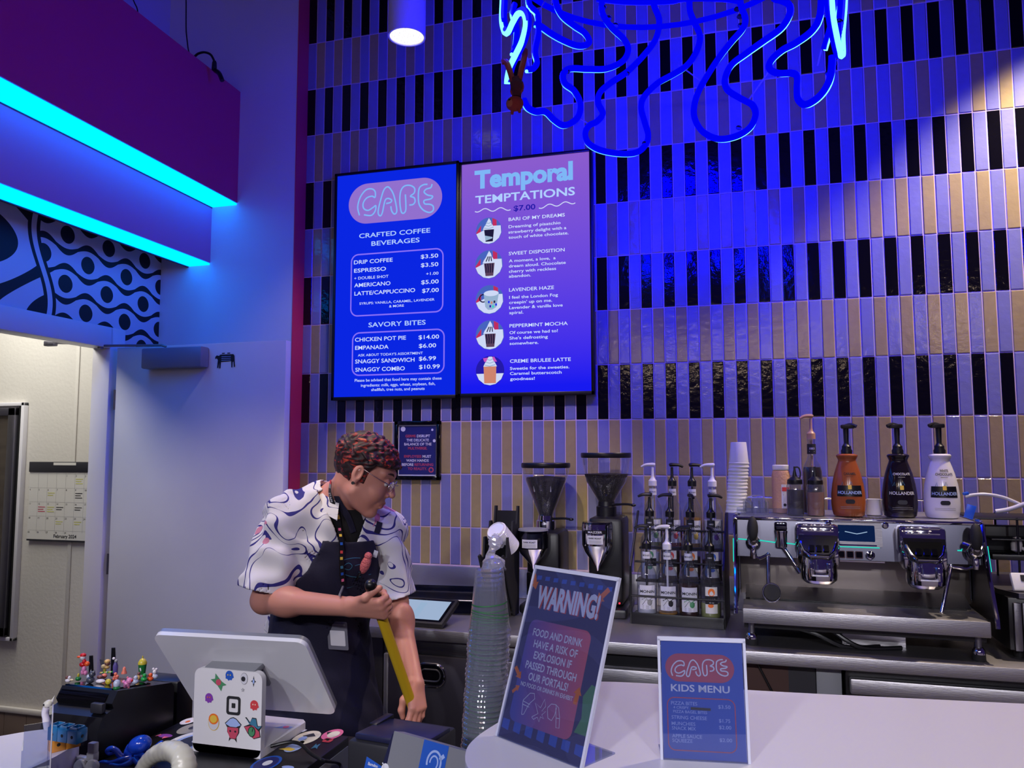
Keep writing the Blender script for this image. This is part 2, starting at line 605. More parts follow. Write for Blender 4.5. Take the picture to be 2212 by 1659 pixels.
# ================================================================ SETTING
TW, TH, ROW0 = 0.053, 0.26141, 4.0991

# tiled back wall: every tile is a pillowed slab proud of the grout
mb = MB('grout')
NC = 80
mb.bx(0, NC * TW, -0.0048, 0.12, 0, 5.0)
rows = []
for r in range(-3, 12):
    z1 = ROW0 - r * TH; z0 = max(z1 - TH, 1.040)
    for c in range(NC):
        if r < 9:
            k = 'tile_black' if (r % 2 == 0 and c % 2 == 0) else 'tile_gold' if (r % 2 and c % 2) else 'tile_lavender'
        else:
            k = 'tile_gold' if (c + r) % 2 == 0 else 'tile_lavender'
        mb.m(k)
        g = 0.0042; b = 0.0028
        xa, xb, za, zb = c * TW + g / 2, (c + 1) * TW - g / 2, z0 + g, z1
        j = [random.uniform(-0.0007, 0.0007) for _ in range(4)]
        dx = random.uniform(-0.0006, 0.0006)
        o = len(mb.v)
        mb.v += [(xa + dx, 0, za), (xb + dx, 0, za), (xb + dx, 0, zb), (xa + dx, 0, zb),
                 (xa + dx, -.0056, za), (xb + dx, -.0056, za), (xb + dx, -.0056, zb), (xa + dx, -.0056, zb),
                 (xa + b + dx, -.0075 + j[0], za + b), (xb - b + dx, -.008 + j[1], za + b), (xb - b + dx, -.008 + j[2], zb - b), (xa + b + dx, -.008 + j[3], zb - b)]
        for f in ((0, 1, 5, 4), (1, 2, 6, 5), (2, 3, 7, 6), (3, 0, 4, 7), (4, 5, 9, 8), (5, 6, 10, 9), (6, 7, 11, 10), (7, 4, 8, 11), (8, 9, 10, 11)):
            mb.f.append(tuple(i + o for i in f)); mb.mi.append(mb.cur)
wb_ = struct('wall_back', mb, 'tall tiled wall in lavender, gold and black upright tiles behind the counter')
wb_.data.set_sharp_from_angle(angle=math.radians(18))

WY = -0.11           # face of the white return wall
mb = MB('white_wall'); mb.bx(-1.0, 0.0, WY, 0.12, 0, 5.0)
struct('wall_return', mb, 'white wall behind the open door')
mb = MB('red_trim'); mb.bx(0.0, 0.004, WY - 0.002, 0.0, 0, 5.0)
struct('trim_1', mb, 'red edge strip between white wall and tiled wall')

# mural wall, 2.5 degrees off square, with the doorway
MA = math.radians(2.5)
MO = V((-0.83, WY, 0))


def left_frame(o):
    o.location = MO; o.rotation_euler = (0, 0, MA)   # local +x to the room, local -y towards the customer
    return o


mb = MB('mural')
S0, S1, ZH = 0.36, 1.40, 2.14
mb.bx(-0.07, 0, -S0, 0.0, 0, 5.0)
mb.bx(-0.07, 0, -S1, -S0, ZH, 5.0)
mb.bx(-0.07, 0, -4.2, -S1, 0, 5.0)
o = struct('wall_left', mb, 'wall with black and white wavy mural over the doorway'); left_frame(o)
mb = MB('white')
cw = 0.085
mb.bx(-0.085, 0.018, -S0 - 0.02, -S0 + cw, 0, ZH + cw, 0.004)
mb.bx(-0.085, 0.018, -S1 - cw, -S1 + 0.02, 0, ZH + cw, 0.004)
mb.bx(-0.085, 0.018, -S1, -S0, ZH - 0.02, ZH + cw, 0.004)
o = struct('trim_2', mb, 'white painted frame of the doorway'); left_frame(o)

# back room seen through the doorway
mb = MB('room_wall'); mb.bx(-3.4, -0.89, -0.25, -0.13, 0, 2.85)
struct('wall_room_far', mb, 'ivory panelled wall of the lit back room')
mb = MB('room_wall'); mb.bx(-3.5, -3.4, -3.2, -0.13, 0, 2.85)
struct('wall_room_left', mb)
mb = MB('white_wall'); mb.bx(-3.5, -0.90, -3.2, -0.13, 2.85, 2.9)
struct('ceiling_room', mb)
mb = MB('room_wall')
for px in (155,):
    x = aty(px, 1100, -0.25).x
    mb.bx(x - 0.012, x + 0.012, -0.256, -0.25, 0.24, 2.85, 0.002)
struct('trim_3', mb, 'thin joint strip on the ivory back room wall')
mb = MB('room_wall'); mb.bx(-3.4, -0.90, -0.275, -0.25, 0.205, 0.235, 0.008)
mb.m('cove_tile')
for i in range(17):
    mb.bx(-3.4 + i * 0.15, -3.4 + i * 0.15 + 0.147, -0.265, -0.25, 0.0, 0.205, 0.002)
struct('baseboard_room', mb, 'ivory rail and brown cove tiles along the back room floor')

mb = MB('floor_dark'); mb.bx(-3.6, 6.5, -9.0, 0.2, -0.06, 0.0)
struct('floor', mb)
mb = MB('ceiling_dark'); mb.bx(-1.2, 6.5, -5.0, 0.2, 5.0, 5.06)
struct('ceiling', mb)

# stepped light soffits, parallel to the mural wall
def soffit(name, xo, xi, z0, z1, mt, ui, lab):
    t = thing(name, lab, 'light soffit'); left_frame(t)
    b = MB(mt); b.bx(xi, xo, -3.3, -0.001, z0 + 0.012, z1)
    mk('housing', b, t)
    b = MB('brown_trim'); b.bx(xi - 0.006, xi + 0.006, -3.3, -0.001, z0 - 0.004, z0 + 0.03)
    mk('edge_trim', b, t)
    b = MB('cyan_panel'); b.bx(xi + 0.008, xo - 0.004, -3.29, -0.004, z0, z0 + 0.010)
    mk('light_panel', b, t, 'glowing cyan underside panel')
    return t


DX = -MO.x
soffit('ceiling_soffit', -0.352 + DX, -0.515 + DX, 2.932, 3.567, 'beam_magenta', 0, 'upper purple soffit beam with glowing cyan underside')
soffit('ceiling_soffit', -0.512 + DX, -0.655 + DX, 2.612, 2.930, 'beam_pale', 0, 'lower pale violet soffit beam with cyan underside, beneath the purple one')

# ---------------------------------------------------------------- open door
D0, D1, DY = -0.766, 0.196, -0.43
door = thing('door_1', 'open white door leaf standing against the white wall', 'door', (D0, DY, 0))
door['kind'] = 'structure'
W = D1 - D0
b = MB('door_white'); b.bx(0, W, -0.044, 0, 0.012, 2.122, 0.002)
mk('door_leaf', b, door)
for z in (0.25, 1.05, 1.86):
    b = MB('steel_dark'); b.cyl((-0.006, -0.040, z - 0.05), (-0.006, -0.040, z + 0.05), 0.007)
    b.bx(-0.004, 0.002, -0.044, -0.004, z - 0.05, z + 0.05)
    mk('hinge', b, door)
a = aty(322, 778, DY - 0.05) - V((D0, DY, 0)); c = aty(450, 778, DY - 0.05) - V((D0, DY, 0))
zc = a.z
cl = MB('closer_grey'); cl.bx(a.x, c.x, -0.044 - 0.062, -0.044, zc - 0.048, zc + 0.052, 0.008)
clo = mk('door_closer', cl, door, 'grey door closer box')
ar = MB('steel_dark')
ax = a.x + 0.12
jx, jz = -0.05, zc + 0.10
ar.tube([(ax, -0.075, zc + 0.06), (ax - 0.02, -0.085, zc + 0.066), (jx, -0.10, zc + 0.075)], 0.006, 6)
ar.cyl((jx, -0.10, zc + 0.06), (jx, -0.10, zc + 0.10), 0.014)
ar.box((jx - 0.10, -0.16, zc + 0.082), (0.26, 0.016, 0.008), 0, rotz(0.45))
ar.box((jx - 0.20, -0.205, zc + 0.080), (0.06, 0.03, 0.026), 0.004)
mk('closer_arm', ar, clo)
# cow sticker
O = aty(486, 779, DY - 0.0455) - V((D0, DY, 0))
M = plane((O.x, -0.0447, O.z), (1, 0, 0), (0, 0, 1))
cow = [(-.055, .020), (-.047, .027), (-.034, .024), (-.028, .030), (.045, .030), (.052, .022), (.056, -.03), (.050, -.034), (.047, -.006), (.043, -.008),
       (.042, -.034), (.036, -.034), (.034, -.004), (-.022, -.006), (-.024, -.036), (-.032, -.036), (-.031, -.008), (-.036, -.034), (-.043, -.034), (-.040, .004), (-.046, .012), (-.056, .010)]
st = MB('print_white'); st.poly([(x * 1.09, y * 1.12) for x, y in cow], M, 0.0)
st.m('ink'); st.poly(cow, M, 0.0006)
st.m('print_lblue')
for k in range(3): st.line([(-.02, .02 - k * .009), (.032, .02 - k * .009)], 0.0025, M, 0.0012)
st.m('ink'); st.poly([(-.018, .033), (-.002, .033), (-.002, .038), (-.018, .038)], M, 0.0012); st.poly([(.012, .033), (.028, .033), (.028, .038), (.012, .038)], M, 0.0012)
mk('cow_sticker', st, door, 'black and white cow shaped sticker')

# ---------------------------------------------------------------- back room things
z0, z1 = 0.606, 1.873
xr = -1.555
t = thing('cooler_door', 'steel glass door of the walk-in cooler in the back room', 'cooler door', (xr, -0.25, 0))
b = MB('white')
for (x0, x1, za, zb) in ((-0.022, 0, z0 - 0.025, z1), (-0.82, -0.8, z0 - 0.025, z1), (-0.82, 0, z1 - 0.02, z1), (-0.82, 0, z0 - 0.025, z0 - 0.005)):
    b.bx(x0, x1, -0.03, 0, za, zb, 0.003)
mk('frame', b, t)
b = MB('steel_dark')
for (x0, x1, za, zb) in ((-0.095, -0.045, z0, z1 - 0.03), (-0.79, -0.74, z0, z1 - 0.03), (-0.79, -0.045, z1 - 0.075, z1 - 0.03), (-0.79, -0.045, z0, z0 + 0.05)):
    b.bx(x0, x1, -0.045, -0.005, za, zb, 0.004)
mk('door_rail', b, t)
b = MB('rubber'); b.bx(-0.044, -0.024, -0.02, -0.004, z0, z1 - 0.02)
mk('gasket', b, t)
P('cooler_pane', (96, 88, 80), 0.18, 0.55, bump=(5, 0.25, (1, 1, 5)), vary=0.35)
b = MB('cooler_pane'); b.bx(-0.74, -0.095, -0.025, -0.02, z0 + 0.05, z1 - 0.075)
mk('pane', b, t)

cx0, cx1 = aty(67, 997, -0.262).x, aty(205, 997, -0.262).x
ca = thing('wall_calendar', 'large paper February wall calendar hanging in the back room', 'calendar', ((cx0 + cx1) / 2, -0.262, 0))
w = cx1 - cx0; zt, zb = 1.545, 1.125
b = MB('paper'); b.bx(-w / 2, w / 2, -0.003, 0.004, zb, zt - 0.045)
mk('page', b, ca)
b = MB('charcoal'); b.bx(-w / 2 - 0.003, w / 2 + 0.003, -0.008, 0.004, zt - 0.055, zt, 0.002)
b.m('paper'); b.bx(-0.05, 0.10, -0.0095, -0.008, zt - 0.018, zt - 0.004)
mk('header_band', b, ca)
b = MB('charcoal'); b.bx(-w / 2, w / 2, -0.005, 0.004, zb - 0.006, zb + 0.003); mk('bottom_edge', b, ca)
M = plane((0, -0.0032, 0), (1, 0, 0), (0, 0, 1))
b = MB('ink'); b.text('February 2024', -0.035, zb + 0.014, 0.026, M, 0.0004, bold=0.02)
b.m('ink_grey')
gw = w / 7
for i in range(1, 7): b.line([(-w / 2 + i * gw, zb + 0.04), (-w / 2 + i * gw, zt - 0.06)], 0.0008, M, 0.0003)
for j in range(5): b.line([(-w / 2 + 0.006, zt - 0.065 - j * 0.076), (w / 2 - 0.006, zt - 0.065 - j * 0.076)], 0.0008, M, 0.0003)
d = 1
for j in range(5):
    for i in range(7):
        if j == 0 and i < 4: continue
        if d > 29: break
        b.m('ink'); b.text(str(d), -w / 2 + i * gw + 0.004, zt - 0.08 - j * 0.076, 0.014, M, 0.0004); d += 1
for (i, j, k, n) in ((5, 0, 'ink_yellow', 3), (2, 1, 'ink_yellow', 2), (5, 1, 'ink', 3), (2, 2, 'ink_yellow', 3), (3, 2, 'ink', 2), (5, 2, 'ink', 2), (1, 2, 'print_rose', 3), (3, 3, 'ink_yellow', 2), (5, 3, 'ink_yellow', 2)):
    b.m(k)
    for q in range(n): b.line([(-w / 2 + i * gw + 0.006, zt - 0.092 - j * 0.076 - q * 0.012), (-w / 2 + (i + 1) * gw - 0.008 - 0.01 * (q % 2), zt - 0.092 - j * 0.076 - q * 0.012)], 0.004, M, 0.0005)
mk('print', b, ca, 'printed month grid with handwritten notes')

# ---------------------------------------------------------------- power cord on top of the upper soffit
pc = thing('power_cord', 'black power cord dangling onto the upper soffit with its plug', 'cord')
def on_soffit(px, py): return aty(px, py, -0.42)
b = MB('black'); pts = [on_soffit(*q) for q in ((401, -60), (402, 0), (402, 60), (404, 85), (408, 112), (416, 122))]
b.tube(catmull(pts, 6), 0.0035, 6)
pts = [on_soffit(*q) for q in ((419, 124), (428, 116), (442, 113), (455, 118), (462, 130))]
b.tube(catmull(pts, 6), 0.006, 8)
mk('cable', b, pc)
q = on_soffit(463, 140)
b = MB('black_matte'); b.lathe([(0.008, 0.02), (0.011, 0.012), (0.013, -0.025), (0.011, -0.03)], q, (0, 0, 1), 12)
mk('plug', b, pc)
b = MB('smoke_glass'); b.tube(catmull([q + V((0.005, 0, -0.03)), q + V((0.03, 0, -0.05)), q + V((0.05, 0, -0.09))], 5), 0.012, 8)
mk('plug_sleeve', b, pc)
b = MB('black'); b.tube(catmull([aty(*q, -0.9) for q in ((280, -20), (290, 5), (297, 22), (300, 60))], 5), 0.003, 6)
one('power_cord', b, 'thin black wire above the near part of the upper soffit', 'cord')

# ---------------------------------------------------------------- downlight cans
def can(lc, lab):
    t = thing('downlight', lab, 'downlight', lc, 0, 'can downlights')
    b = MB('white'); b.lathe([(0.083, 0.0), (0.083, 1.65)], (0, 0, 0), seg=32, caps=False)
    b.lathe([(0.083, 0.0), (0.076, 0.0), (0.076, 0.05)], (0, 0, 0), seg=32, caps=False); b.lathe([(0.0, 1.65), (0.083, 1.65)], seg=32, caps=False)
    mk('housing', b, t)
    b = MB('lens'); b.lathe([(0.0, 0.006), (0.076, 0.006)], seg=32, caps=False)
    mk('lens', b, t, 'bright faceted lens')
    return t


c0 = can(CANS[0][0], 'white cylindrical downlight hanging above the left menu screen')

# ================================================================ MENU SCREENS
def fit(mb, t, pL, pR, cap, UV, M, h=0.0006, bold=0.0):
    """set a line of lettering between two photo points of its baseline, capital height in metres"""
    a, c = UV(*pL), UV(*pR)
    vs, fs = txt2(t, 1.0, 'LEFT', bold)
    x0 = min(x for x, y in vs); x1 = max(x for x, y in vs)
    k = (c[0] - a[0]) / (x1 - x0); sz = cap / 0.715
    v0 = (a[1] + c[1]) / 2
    mb.add([M(a[0] + (x - x0) * k, v0 + y * sz, h) for x, y in vs], fs)


NEON = {'C': [(208, 392), (196, 335), (214, 268), (252, 220), (292, 213), (314, 232), (313, 270), (292, 262), (256, 275), (233, 310), (237, 345), (266, 358), (300, 338), (318, 326), (314, 362), (287, 392), (238, 388)],
        'A': [(420, 330), (426, 362), (444, 383), (460, 366), (455, 318), (438, 250), (415, 210), (395, 199), (372, 222), (352, 285), (336, 350), (336, 383), (350, 395), (363, 372), (374, 318), (384, 286), (402, 277), (425, 288), (418, 304), (388, 312)],
        'F': [(518, 250), (521, 300), (521, 355), (507, 377), (490, 366), (481, 300), (486, 232), (510, 195), (550, 189), (580, 208), (578, 240), (552, 262), (577, 272), (584, 298), (570, 318), (545, 322)],
        'E': [(668, 182), (640, 185), (613, 207), (606, 260), (612, 318), (640, 356), (680, 372), (706, 358), (706, 330), (684, 317), (650, 314), (646, 291), (690, 280), (702, 262), (668, 254), (645, 234), (660, 214), (690, 204), (699, 180)]}


def cafe(mb, M, UV, w, h, pill, kp, kl):
    """rounded plate with the neon-style word; UV maps the lettering's own grid to the surface"""
    mb.m(kp); mb.poly(pill, M, h)
    mb.m(kl)
    for k in 'CAFE':
        mb.line([UV(*q)[:2] for q in catmull([(x, y, 0) for x, y in NEON[k]], 5) for q in [(q.x, q.y)]], w, M, h + 0.0006)


SY = -0.06


def screen(name, lab, x0, x1, z0, z1, bez=0.013):
    t = thing(name, lab, 'menu screen', ((x0 + x1) / 2, 0, z0))
    w, h = x1 - x0, z1 - z0
    b = MB('black')
    b.bx(-w / 2, w / 2, SY + 0.008, -0.012, 0, h, 0.003)
    for (xa, xb, za, zb) in ((-w / 2, -w / 2 + bez, 0, h), (w / 2 - bez, w / 2, 0, h), (-w / 2, w / 2, 0, bez + 0.004), (-w / 2, w / 2, h - bez, h)):
        b.bx(xa, xb, SY - 0.002, SY + 0.012, za, zb, 0.001)
    mk('bezel', b, t)
    M = plane(((0, SY + 0.006, 0)), (1, 0, 0), (0, 0, 1))

    def UV(px, py):
        p = aty(px, py, SY + 0.004); return (p.x - (x0 + x1) / 2, p.z - z0)
    return t, M, UV, w, h, bez


t, M, UV0, w, h, bz = screen('menu_screen', 'bright blue menu screen headed CAFE with coffee prices', 0.207, 0.903, 1.862, 3.066)
UV = lambda x, y: UV0(710 + x / 3.131, 340 + y / 3.131)
b = MB('scr_blue'); b.poly([(-w / 2 + bz, bz), (w / 2 - bz, bz), (w / 2 - bz, h - bz), (-w / 2 + bz, h - bz)], M, 0)
mk('display', b, t)
b = MB('scr_lilac')
pl, pr_, pt, pb = UV(135, 318)[0], UV(767, 262)[0], UV(450, 157)[1], UV(450, 430)[1]
cafe(b, M, UV, 0.0078, 0.0008, rrect(pr_ - pl, pt - pb, (pt - pb) / 2, 12, (pl + pr_) / 2, (pt + pb) / 2), 'scr_lilac', 'scr_neon')
b.m('scr_line')
for (l, r, tp, bt) in (((147, 860), (776, 840), (460, 633), (465, 1062)), ((156, 1320), (784, 1300), (470, 1170), (475, 1470))):
    ul, ur, vt, vb = UV(*l)[0], UV(*r)[0], UV(*tp)[1], UV(*bt)[1]
    a, c = (ul + ur) / 2, (vt + vb) / 2
    b.ring(rrect(ur - ul, vt - vb, 0.042, 8, a, c), rrect(ur - ul - 0.014, vt - vb - 0.014, 0.035, 8, a, c), M, 0.0008)
mk('graphic', b, t, 'lilac name plate and rounded frames')
b = MB('scr_text')
for (s, l, r, c, bd) in (("CRAFTED COFFEE", (205, 545), (686, 508), 34, .012), ("BEVERAGES", (288, 597), (614, 573), 34, .012), ("SAVORY BITES", (268, 1146), (655, 1132), 34, .012)):
    fit(b, s, l, r, c * 0.000712, UV, M, 0.0008, bd)
b.m('scr_text2')
for (s, l, r, c) in (("DRIP COFFEE", (170, 721), (432, 706), 29), ("ESPRESSO", (171, 778), (387, 766), 29), ("+ DOUBLE SHOT", (172, 826), (404, 814), 21), ("AMERICANO", (172, 876), (417, 865), 29),
                     ("LATTE/CAPPUCCINO", (173, 932), (584, 912), 29), ("$3.50", (622, 682), (740, 678), 29), ("$3.50", (623, 740), (741, 736), 29), ("+1.00", (658, 795), (742, 793), 21),
                     ("$5.00", (625, 856), (743, 852), 29), ("$7.00", (631, 913), (744, 910), 29), ("SYRUPS: VANILLA, CARAMEL, LAVENDER", (207, 995), (715, 970), 18), ("& MORE", (408, 1014), (508, 1010), 18),
                     ("CHICKEN POT PIE", (177, 1245), (522, 1233), 29), ("EMPANADA", (178, 1300), (404, 1294), 29), ("ASK ABOUT TODAY'S ASSORTMENT", (197, 1345), (636, 1332), 18),
                     ("SNAGGY SANDWICH", (178, 1392), (580, 1382), 29), ("SNAGGY COMBO", (179, 1449), (514, 1440), 29), ("$14.00", (607, 1229), (746, 1225), 29), ("$6.00", (609, 1287), (726, 1284), 29),
                     ("$6.99", (609, 1374), (725, 1371), 29), ("$10.99", (610, 1430), (751, 1426), 29), ("Please be advised that food here may contain these", (175, 1516), (763, 1504), 21),
                     ("ingredients: milk, eggs, wheat, soybean, fish,", (217, 1550), (720, 1540), 21), ("shellfish, tree nuts, and peanuts", (287, 1580), (648, 1572), 21)):
    fit(b, s, l, r, c * 0.000712, UV, M, 0.0008, 0.012 if c > 25 else 0.006)
mk('lettering', b, t, 'pale blue menu lettering')

t, M, UV0, w, h, bz = screen('menu_screen', 'purple to blue menu screen of Temporal Temptations with round drink pictures', 0.905, 1.583, 1.866, 3.056)
UV = lambda x, y: UV0(990 + x / 3.0166, 320 + y / 3.0166)
grad_emission('scr_grad', (24, 26, 240), (138, 92, 206), 0.05, 1.15)
b = MB('scr_grad'); b.poly([(-w / 2 + bz, bz), (w / 2 - bz, bz), (w / 2 - bz, h - bz), (-w / 2 + bz, h - bz)], M, 0)
mk('display', b, t)
b = MB('scr_neon')
fit(b, "Temporal", (105, 252), (747, 208), 0.088, UV, M, 0.0008, 0.045)
b.m('scr_text'); fit(b, "TEMPTATIONS", (110, 362), (760, 305), 0.041, UV, M, 0.0008, 0.02)
b.m('scr_navy'); fit(b, "$7.00", (360, 408), (502, 398), 0.027, UV, M, 0.0008, 0.02)
b.m('scr_white')
for (xa, ya, xb, yb) in ((108, 407, 340, 394), (525, 384, 762, 350)):
    pts = []
    for i in range(41):
        q = i / 40; pts.append(UV(xa + (xb - xa) * q, ya + (yb - ya) * q + 10 * math.sin(q * 4.6 * PI / 1.0 + 0.6)))
    b.line(pts, 0.0045, M, 0.0008)
K = 0.00074
for (s, l, r, c) in (("BARI OF MY DREAMS", (327, 473), (694, 446), 23), ("Dreaming of pisatchio", (327, 520), (666, 495), 20), ("strawberry delight with a", (326, 555), (704, 528), 20), ("touch of white chocolate.", (327, 589), (718, 562), 20),
                     ("SWEET DISPOSITION", (328, 695), (693, 674), 23), ("A moment, a love,  a", (329, 743), (634, 724), 20), ("dream aloud. Chocolate", (329, 775), (700, 756), 20), ("cherry with reckless", (329, 810), (637, 795), 20), ("abandon.", (329, 843), (473, 836), 20),
                     ("LAVENDER HAZE", (330, 933), (623, 919), 23), ("I feel the London Fog", (331, 980), (649, 966), 20), ("creepin' up on me.", (331, 1013), (611, 1002), 20), ("Lavender & vanilla love", (331, 1046), (680, 1034), 20), ("spiral.", (332, 1081), (424, 1078), 20),
                     ("PEPPERMINT MOCHA", (333, 1166), (713, 1154), 23), ("Of course we had to!", (333, 1210), (648, 1200), 20), ("She's defrosting", (333, 1245), (583, 1239), 20), ("somewhere.", (334, 1281), (522, 1276), 20),
                     ("CREME BRULEE LATTE", (336, 1396), (733, 1389), 23), ("Sweetie for the sweeties.", (336, 1443), (723, 1436), 20), ("Caramel butterscotch", (336, 1476), (673, 1471), 20), ("goodness!", (337, 1512), (498, 1510), 20)):
    b.m('scr_text2'); fit(b, s, l, r, c * K, UV, M, 0.0008, 0.012)
mk('lettering', b, t, 'pale blue menu lettering')
for i, (cx, cy, r) in enumerate(((198, 538, 93), (199, 757, 99), (203, 986, 100), (205, 1217, 101), (206, 1450, 101))):
    u, v = UV(cx, cy); R = r * 0.00072
    b = MB('scr_sky' if i < 4 else 'scr_navy'); D = disc(R, 40, u, v)
    b.poly(D, M, 0.0008)

    def clipd(poly, R=R, u=u, v=v):      # keep picture pieces inside the round frame
        out = []
        for x, y in poly:
            d = math.hypot(x, y)
            f = min(1, 0.985 / d) if d > 0 else 1
            out.append((u + x * R * f, v + y * R * f))
        return out
    if i < 4:
        b.m('scr_red'); b.poly(clipd([(.30, 1), (.62, .8), (.62, .1), (.30, .1)]), M, 0.0012); b.poly(clipd([(-.98, -.1), (-.6, .45), (-.62, -.3), (-.9, -.5)]), M, 0.0012)
    else:
        b.m('scr_magenta'); b.poly(clipd([(-.5, .86), (.3, .95), (.5, .6), (-.4, .6)]), M, 0.0012)
    b.m('scr_white')
    b.poly(clipd([(-.98, -.2), (-.3, .1), (.4, .35), (.93, .34), (.98, -.2), (.8, -.6), (.4, -.92), (0, -1), (-.4, -.92), (-.8, -.6)] if i < 4 else [(-.98, -.2), (.98, -.2), (.8, -.6), (.4, -.92), (0, -1), (-.4, -.92), (-.8, -.6)]), M, 0.0016)
    if i == 2:
        b.m('scr_dark'); b.ring(clipd(disc(.3, 20, -.45, .1)), clipd(disc(.22, 20, -.45, .1)), M, 0.002)
        b.m('scr_pale'); b.poly(clipd([(-.42, .45), (.68, .45), (.5, -.55), (.2, -.72), (-.1, -.72), (-.3, -.5)]), M, 0.0024)
        b.m('scr_white'); b.poly(clipd(disc(.53, 20, .13, .42, .2)), M, 0.0028)
        for k, (x, y) in enumerate(((-.1, -.1), (.1, -.15), (.3, -.1), (0, -.4), (.2, -.42), (.42, -.3))):
            b.m(('scr_blue', 'scr_tan', 'scr_dark', 'scr_navy', 'led_teal', 'scr_blue')[k]); b.poly(clipd([(x, y), (x + .12, y), (x + .12, y - .16), (x, y - .16)]), M, 0.0028)
    else:
        b.m(('scr_dark', 'scr_brown', '', 'scr_brown', 'scr_tan')[i])
        b.poly(clipd([(-.36, .12), (.42, .12), (.32, -.82), (-.24, -.82)] if i < 4 else [(-.45, .35), (.45, .35), (.42, -.85), (-.4, -.85)]), M, 0.002)
        if i in (1, 3):
            b.m('scr_dark')
            for k in range(4): b.line([clipd([(-.25 + k * .17, .05)])[0], clipd([(-.2 + k * .16, -.3)])[0], clipd([(-.22 + k * .16, -.6)])[0]], 0.006, M, 0.0024)
        if i == 0:
            b.m('scr_pale'); b.poly(clipd([(-.3, -.35), (.3, -.5), (.28, -.6), (-.25, -.75)]), M, 0.0024)
        b.m('scr_white')
        dy = 0.2 if i == 4 else 0
        b.poly(clipd([(-.46, .08 + dy), (.5, .08 + dy), (.36, .34 + dy), (.22, .52 + dy), (.16, .74 + dy), (.02, .95), (-.1, .74 + dy), (-.2, .52 + dy), (-.36, .3 + dy)]), M, 0.0026)
        if i in (1, 3):
            b.m('scr_dark')
            for k in range(3): b.line([clipd([(-.2 + k * .2, .2)])[0], clipd([(-.05 + k * .1, .55)])[0]], 0.005, M, 0.003)
        if i in (0, 4):
            b.m('scr_pale')
            for k in range(3): b.line([clipd([(-.36 + .08 * k, .22 + .2 * k + dy * .8)])[0], clipd([(.0, .14 + .2 * k + dy * .8)])[0], clipd([(.38 - .08 * k, .24 + .2 * k + dy * .8)])[0]], 0.004, M, 0.003)
    mk('drink_picture', b, t)

# ---------------------------------------------------------------- framed hand washing notice
A, B_ = aty(853, 910, -0.02), aty(951, 1037, -0.02)
t = thing('framed_notice', 'black framed navy hand washing notice on the tiles below the blue screen', 'framed sign', ((A.x + B_.x) / 2, -0.008, B_.z))
w, h = B_.x - A.x, A.z - B_.z
b = MB('black_gloss')
for (xa, xb, za, zb) in ((-w / 2, -w / 2 + .02, 0, h), (w / 2 - .02, w / 2, 0, h), (-w / 2, w / 2, 0, .02), (-w / 2, w / 2, h - .02, h)): b.bx(xa, xb, -0.02, 0, za, zb, 0.002)
mk('frame', b, t)
M = plane((0, -0.009, 0), (1, 0, 0), (0, 0, 1))
b = MB('print_white'); b.poly([(-w / 2 + .02, .02), (w / 2 - .02, .02), (w / 2 - .02, h - .02), (-w / 2 + .02, h - .02)], M, 0)
b.m('navy_print'); b.poly([(-w / 2 + .024, .026), (w / 2 - .024, .026), (w / 2 - .024, h - .026), (-w / 2 + .024, h - .026)], M, 0.0006)
y = h - 0.082
for (parts) in ((("GERMS", 1), (" DISRUPT", 0)), (("THE DELICATE", 0),), (("BALANCE OF THE", 0),), (("MULTIVERSE.", 1),), None, (("EMPLOYEES", 1), (" MUST", 0)), (("WASH HANDS", 0),), (("BEFORE", 0), (" RETURNING", 1)), (("TO REALITY.", 1),)):
    if parts:
        full = ''.join(p[0] for p in parts); sz = 0.0185
        wd_ = lambda s: max([x for x, _ in txt2(s.replace(' ', '.'), sz, 'LEFT', 0.02)[0]] + [0])
        x = -wd_(full) / 2
        for s, k in parts:
            b.m('print_rose' if k else 'print_white'); b.text(s, x, y, sz, M, 0.0012, bold=0.02); x += wd_(s)
    y -= 0.0205
b.m('print_white'); b.poly(disc(.013, 16, -w / 2 + .045, h - .04), M, 0.0012); b.poly(disc(.006, 12, w / 2 - .045, h - .045), M, 0.0012); b.poly(disc(.008, 12, w / 2 - .034, h - .1), M, 0.0012)
b.m('print_rose'); b.ring(disc(.014, 20, w / 2 - .05, .05), disc(.008, 20, w / 2 - .05, .05), M, 0.0012)
mk('print', b, t, 'navy print with white and rose lettering')

# ================================================================ NEON JELLYFISH
NCX, NCY, NR = 2.055, -1.45, 0.475


def npt(px, py, side=0):
    """point of the cylinder of tentacles that the photo point falls on: its far half, or the near half for side = 1"""
    d = ray(px, py); o = CAMP
    ax, ay = o.x - NCX, o.y - NCY
    A = d.x ** 2 + d.y ** 2; B = 2 * (ax * d.x + ay * d.y); C = ax * ax + ay * ay - NR * NR
    q = B * B - 4 * A * C
    tt = (-B + (1 if not side else -1) * math.sqrt(max(q, 0.0))) / (2 * A)
    return o + d * tt


jelly = thing('neon_jellyfish', 'blue neon jellyfish sculpture with wavy glowing tentacle tubes hanging from above', 'neon sign', (NCX, NCY, 2.4))
JO = V((NCX, NCY, 2.4))


def lit_side(b, c, seg):
    """the outward half of the flexible tube is its bright lens"""
    b.m('neon_hot')
    for i, f in enumerate(b.f):
        if len(f) != 4: continue
        p = c[min(i // seg, len(c) - 1)]
        q = sum((V(b.v[k]) for k in f), V((0, 0, 0))) / 4 - p
        e = V((p.x, p.y, 0)); e = e.normalized() if e.length > .05 else V((0, 1, 0))
        if q.normalized().dot(e) > 0.25: b.mi[i] = b.cur


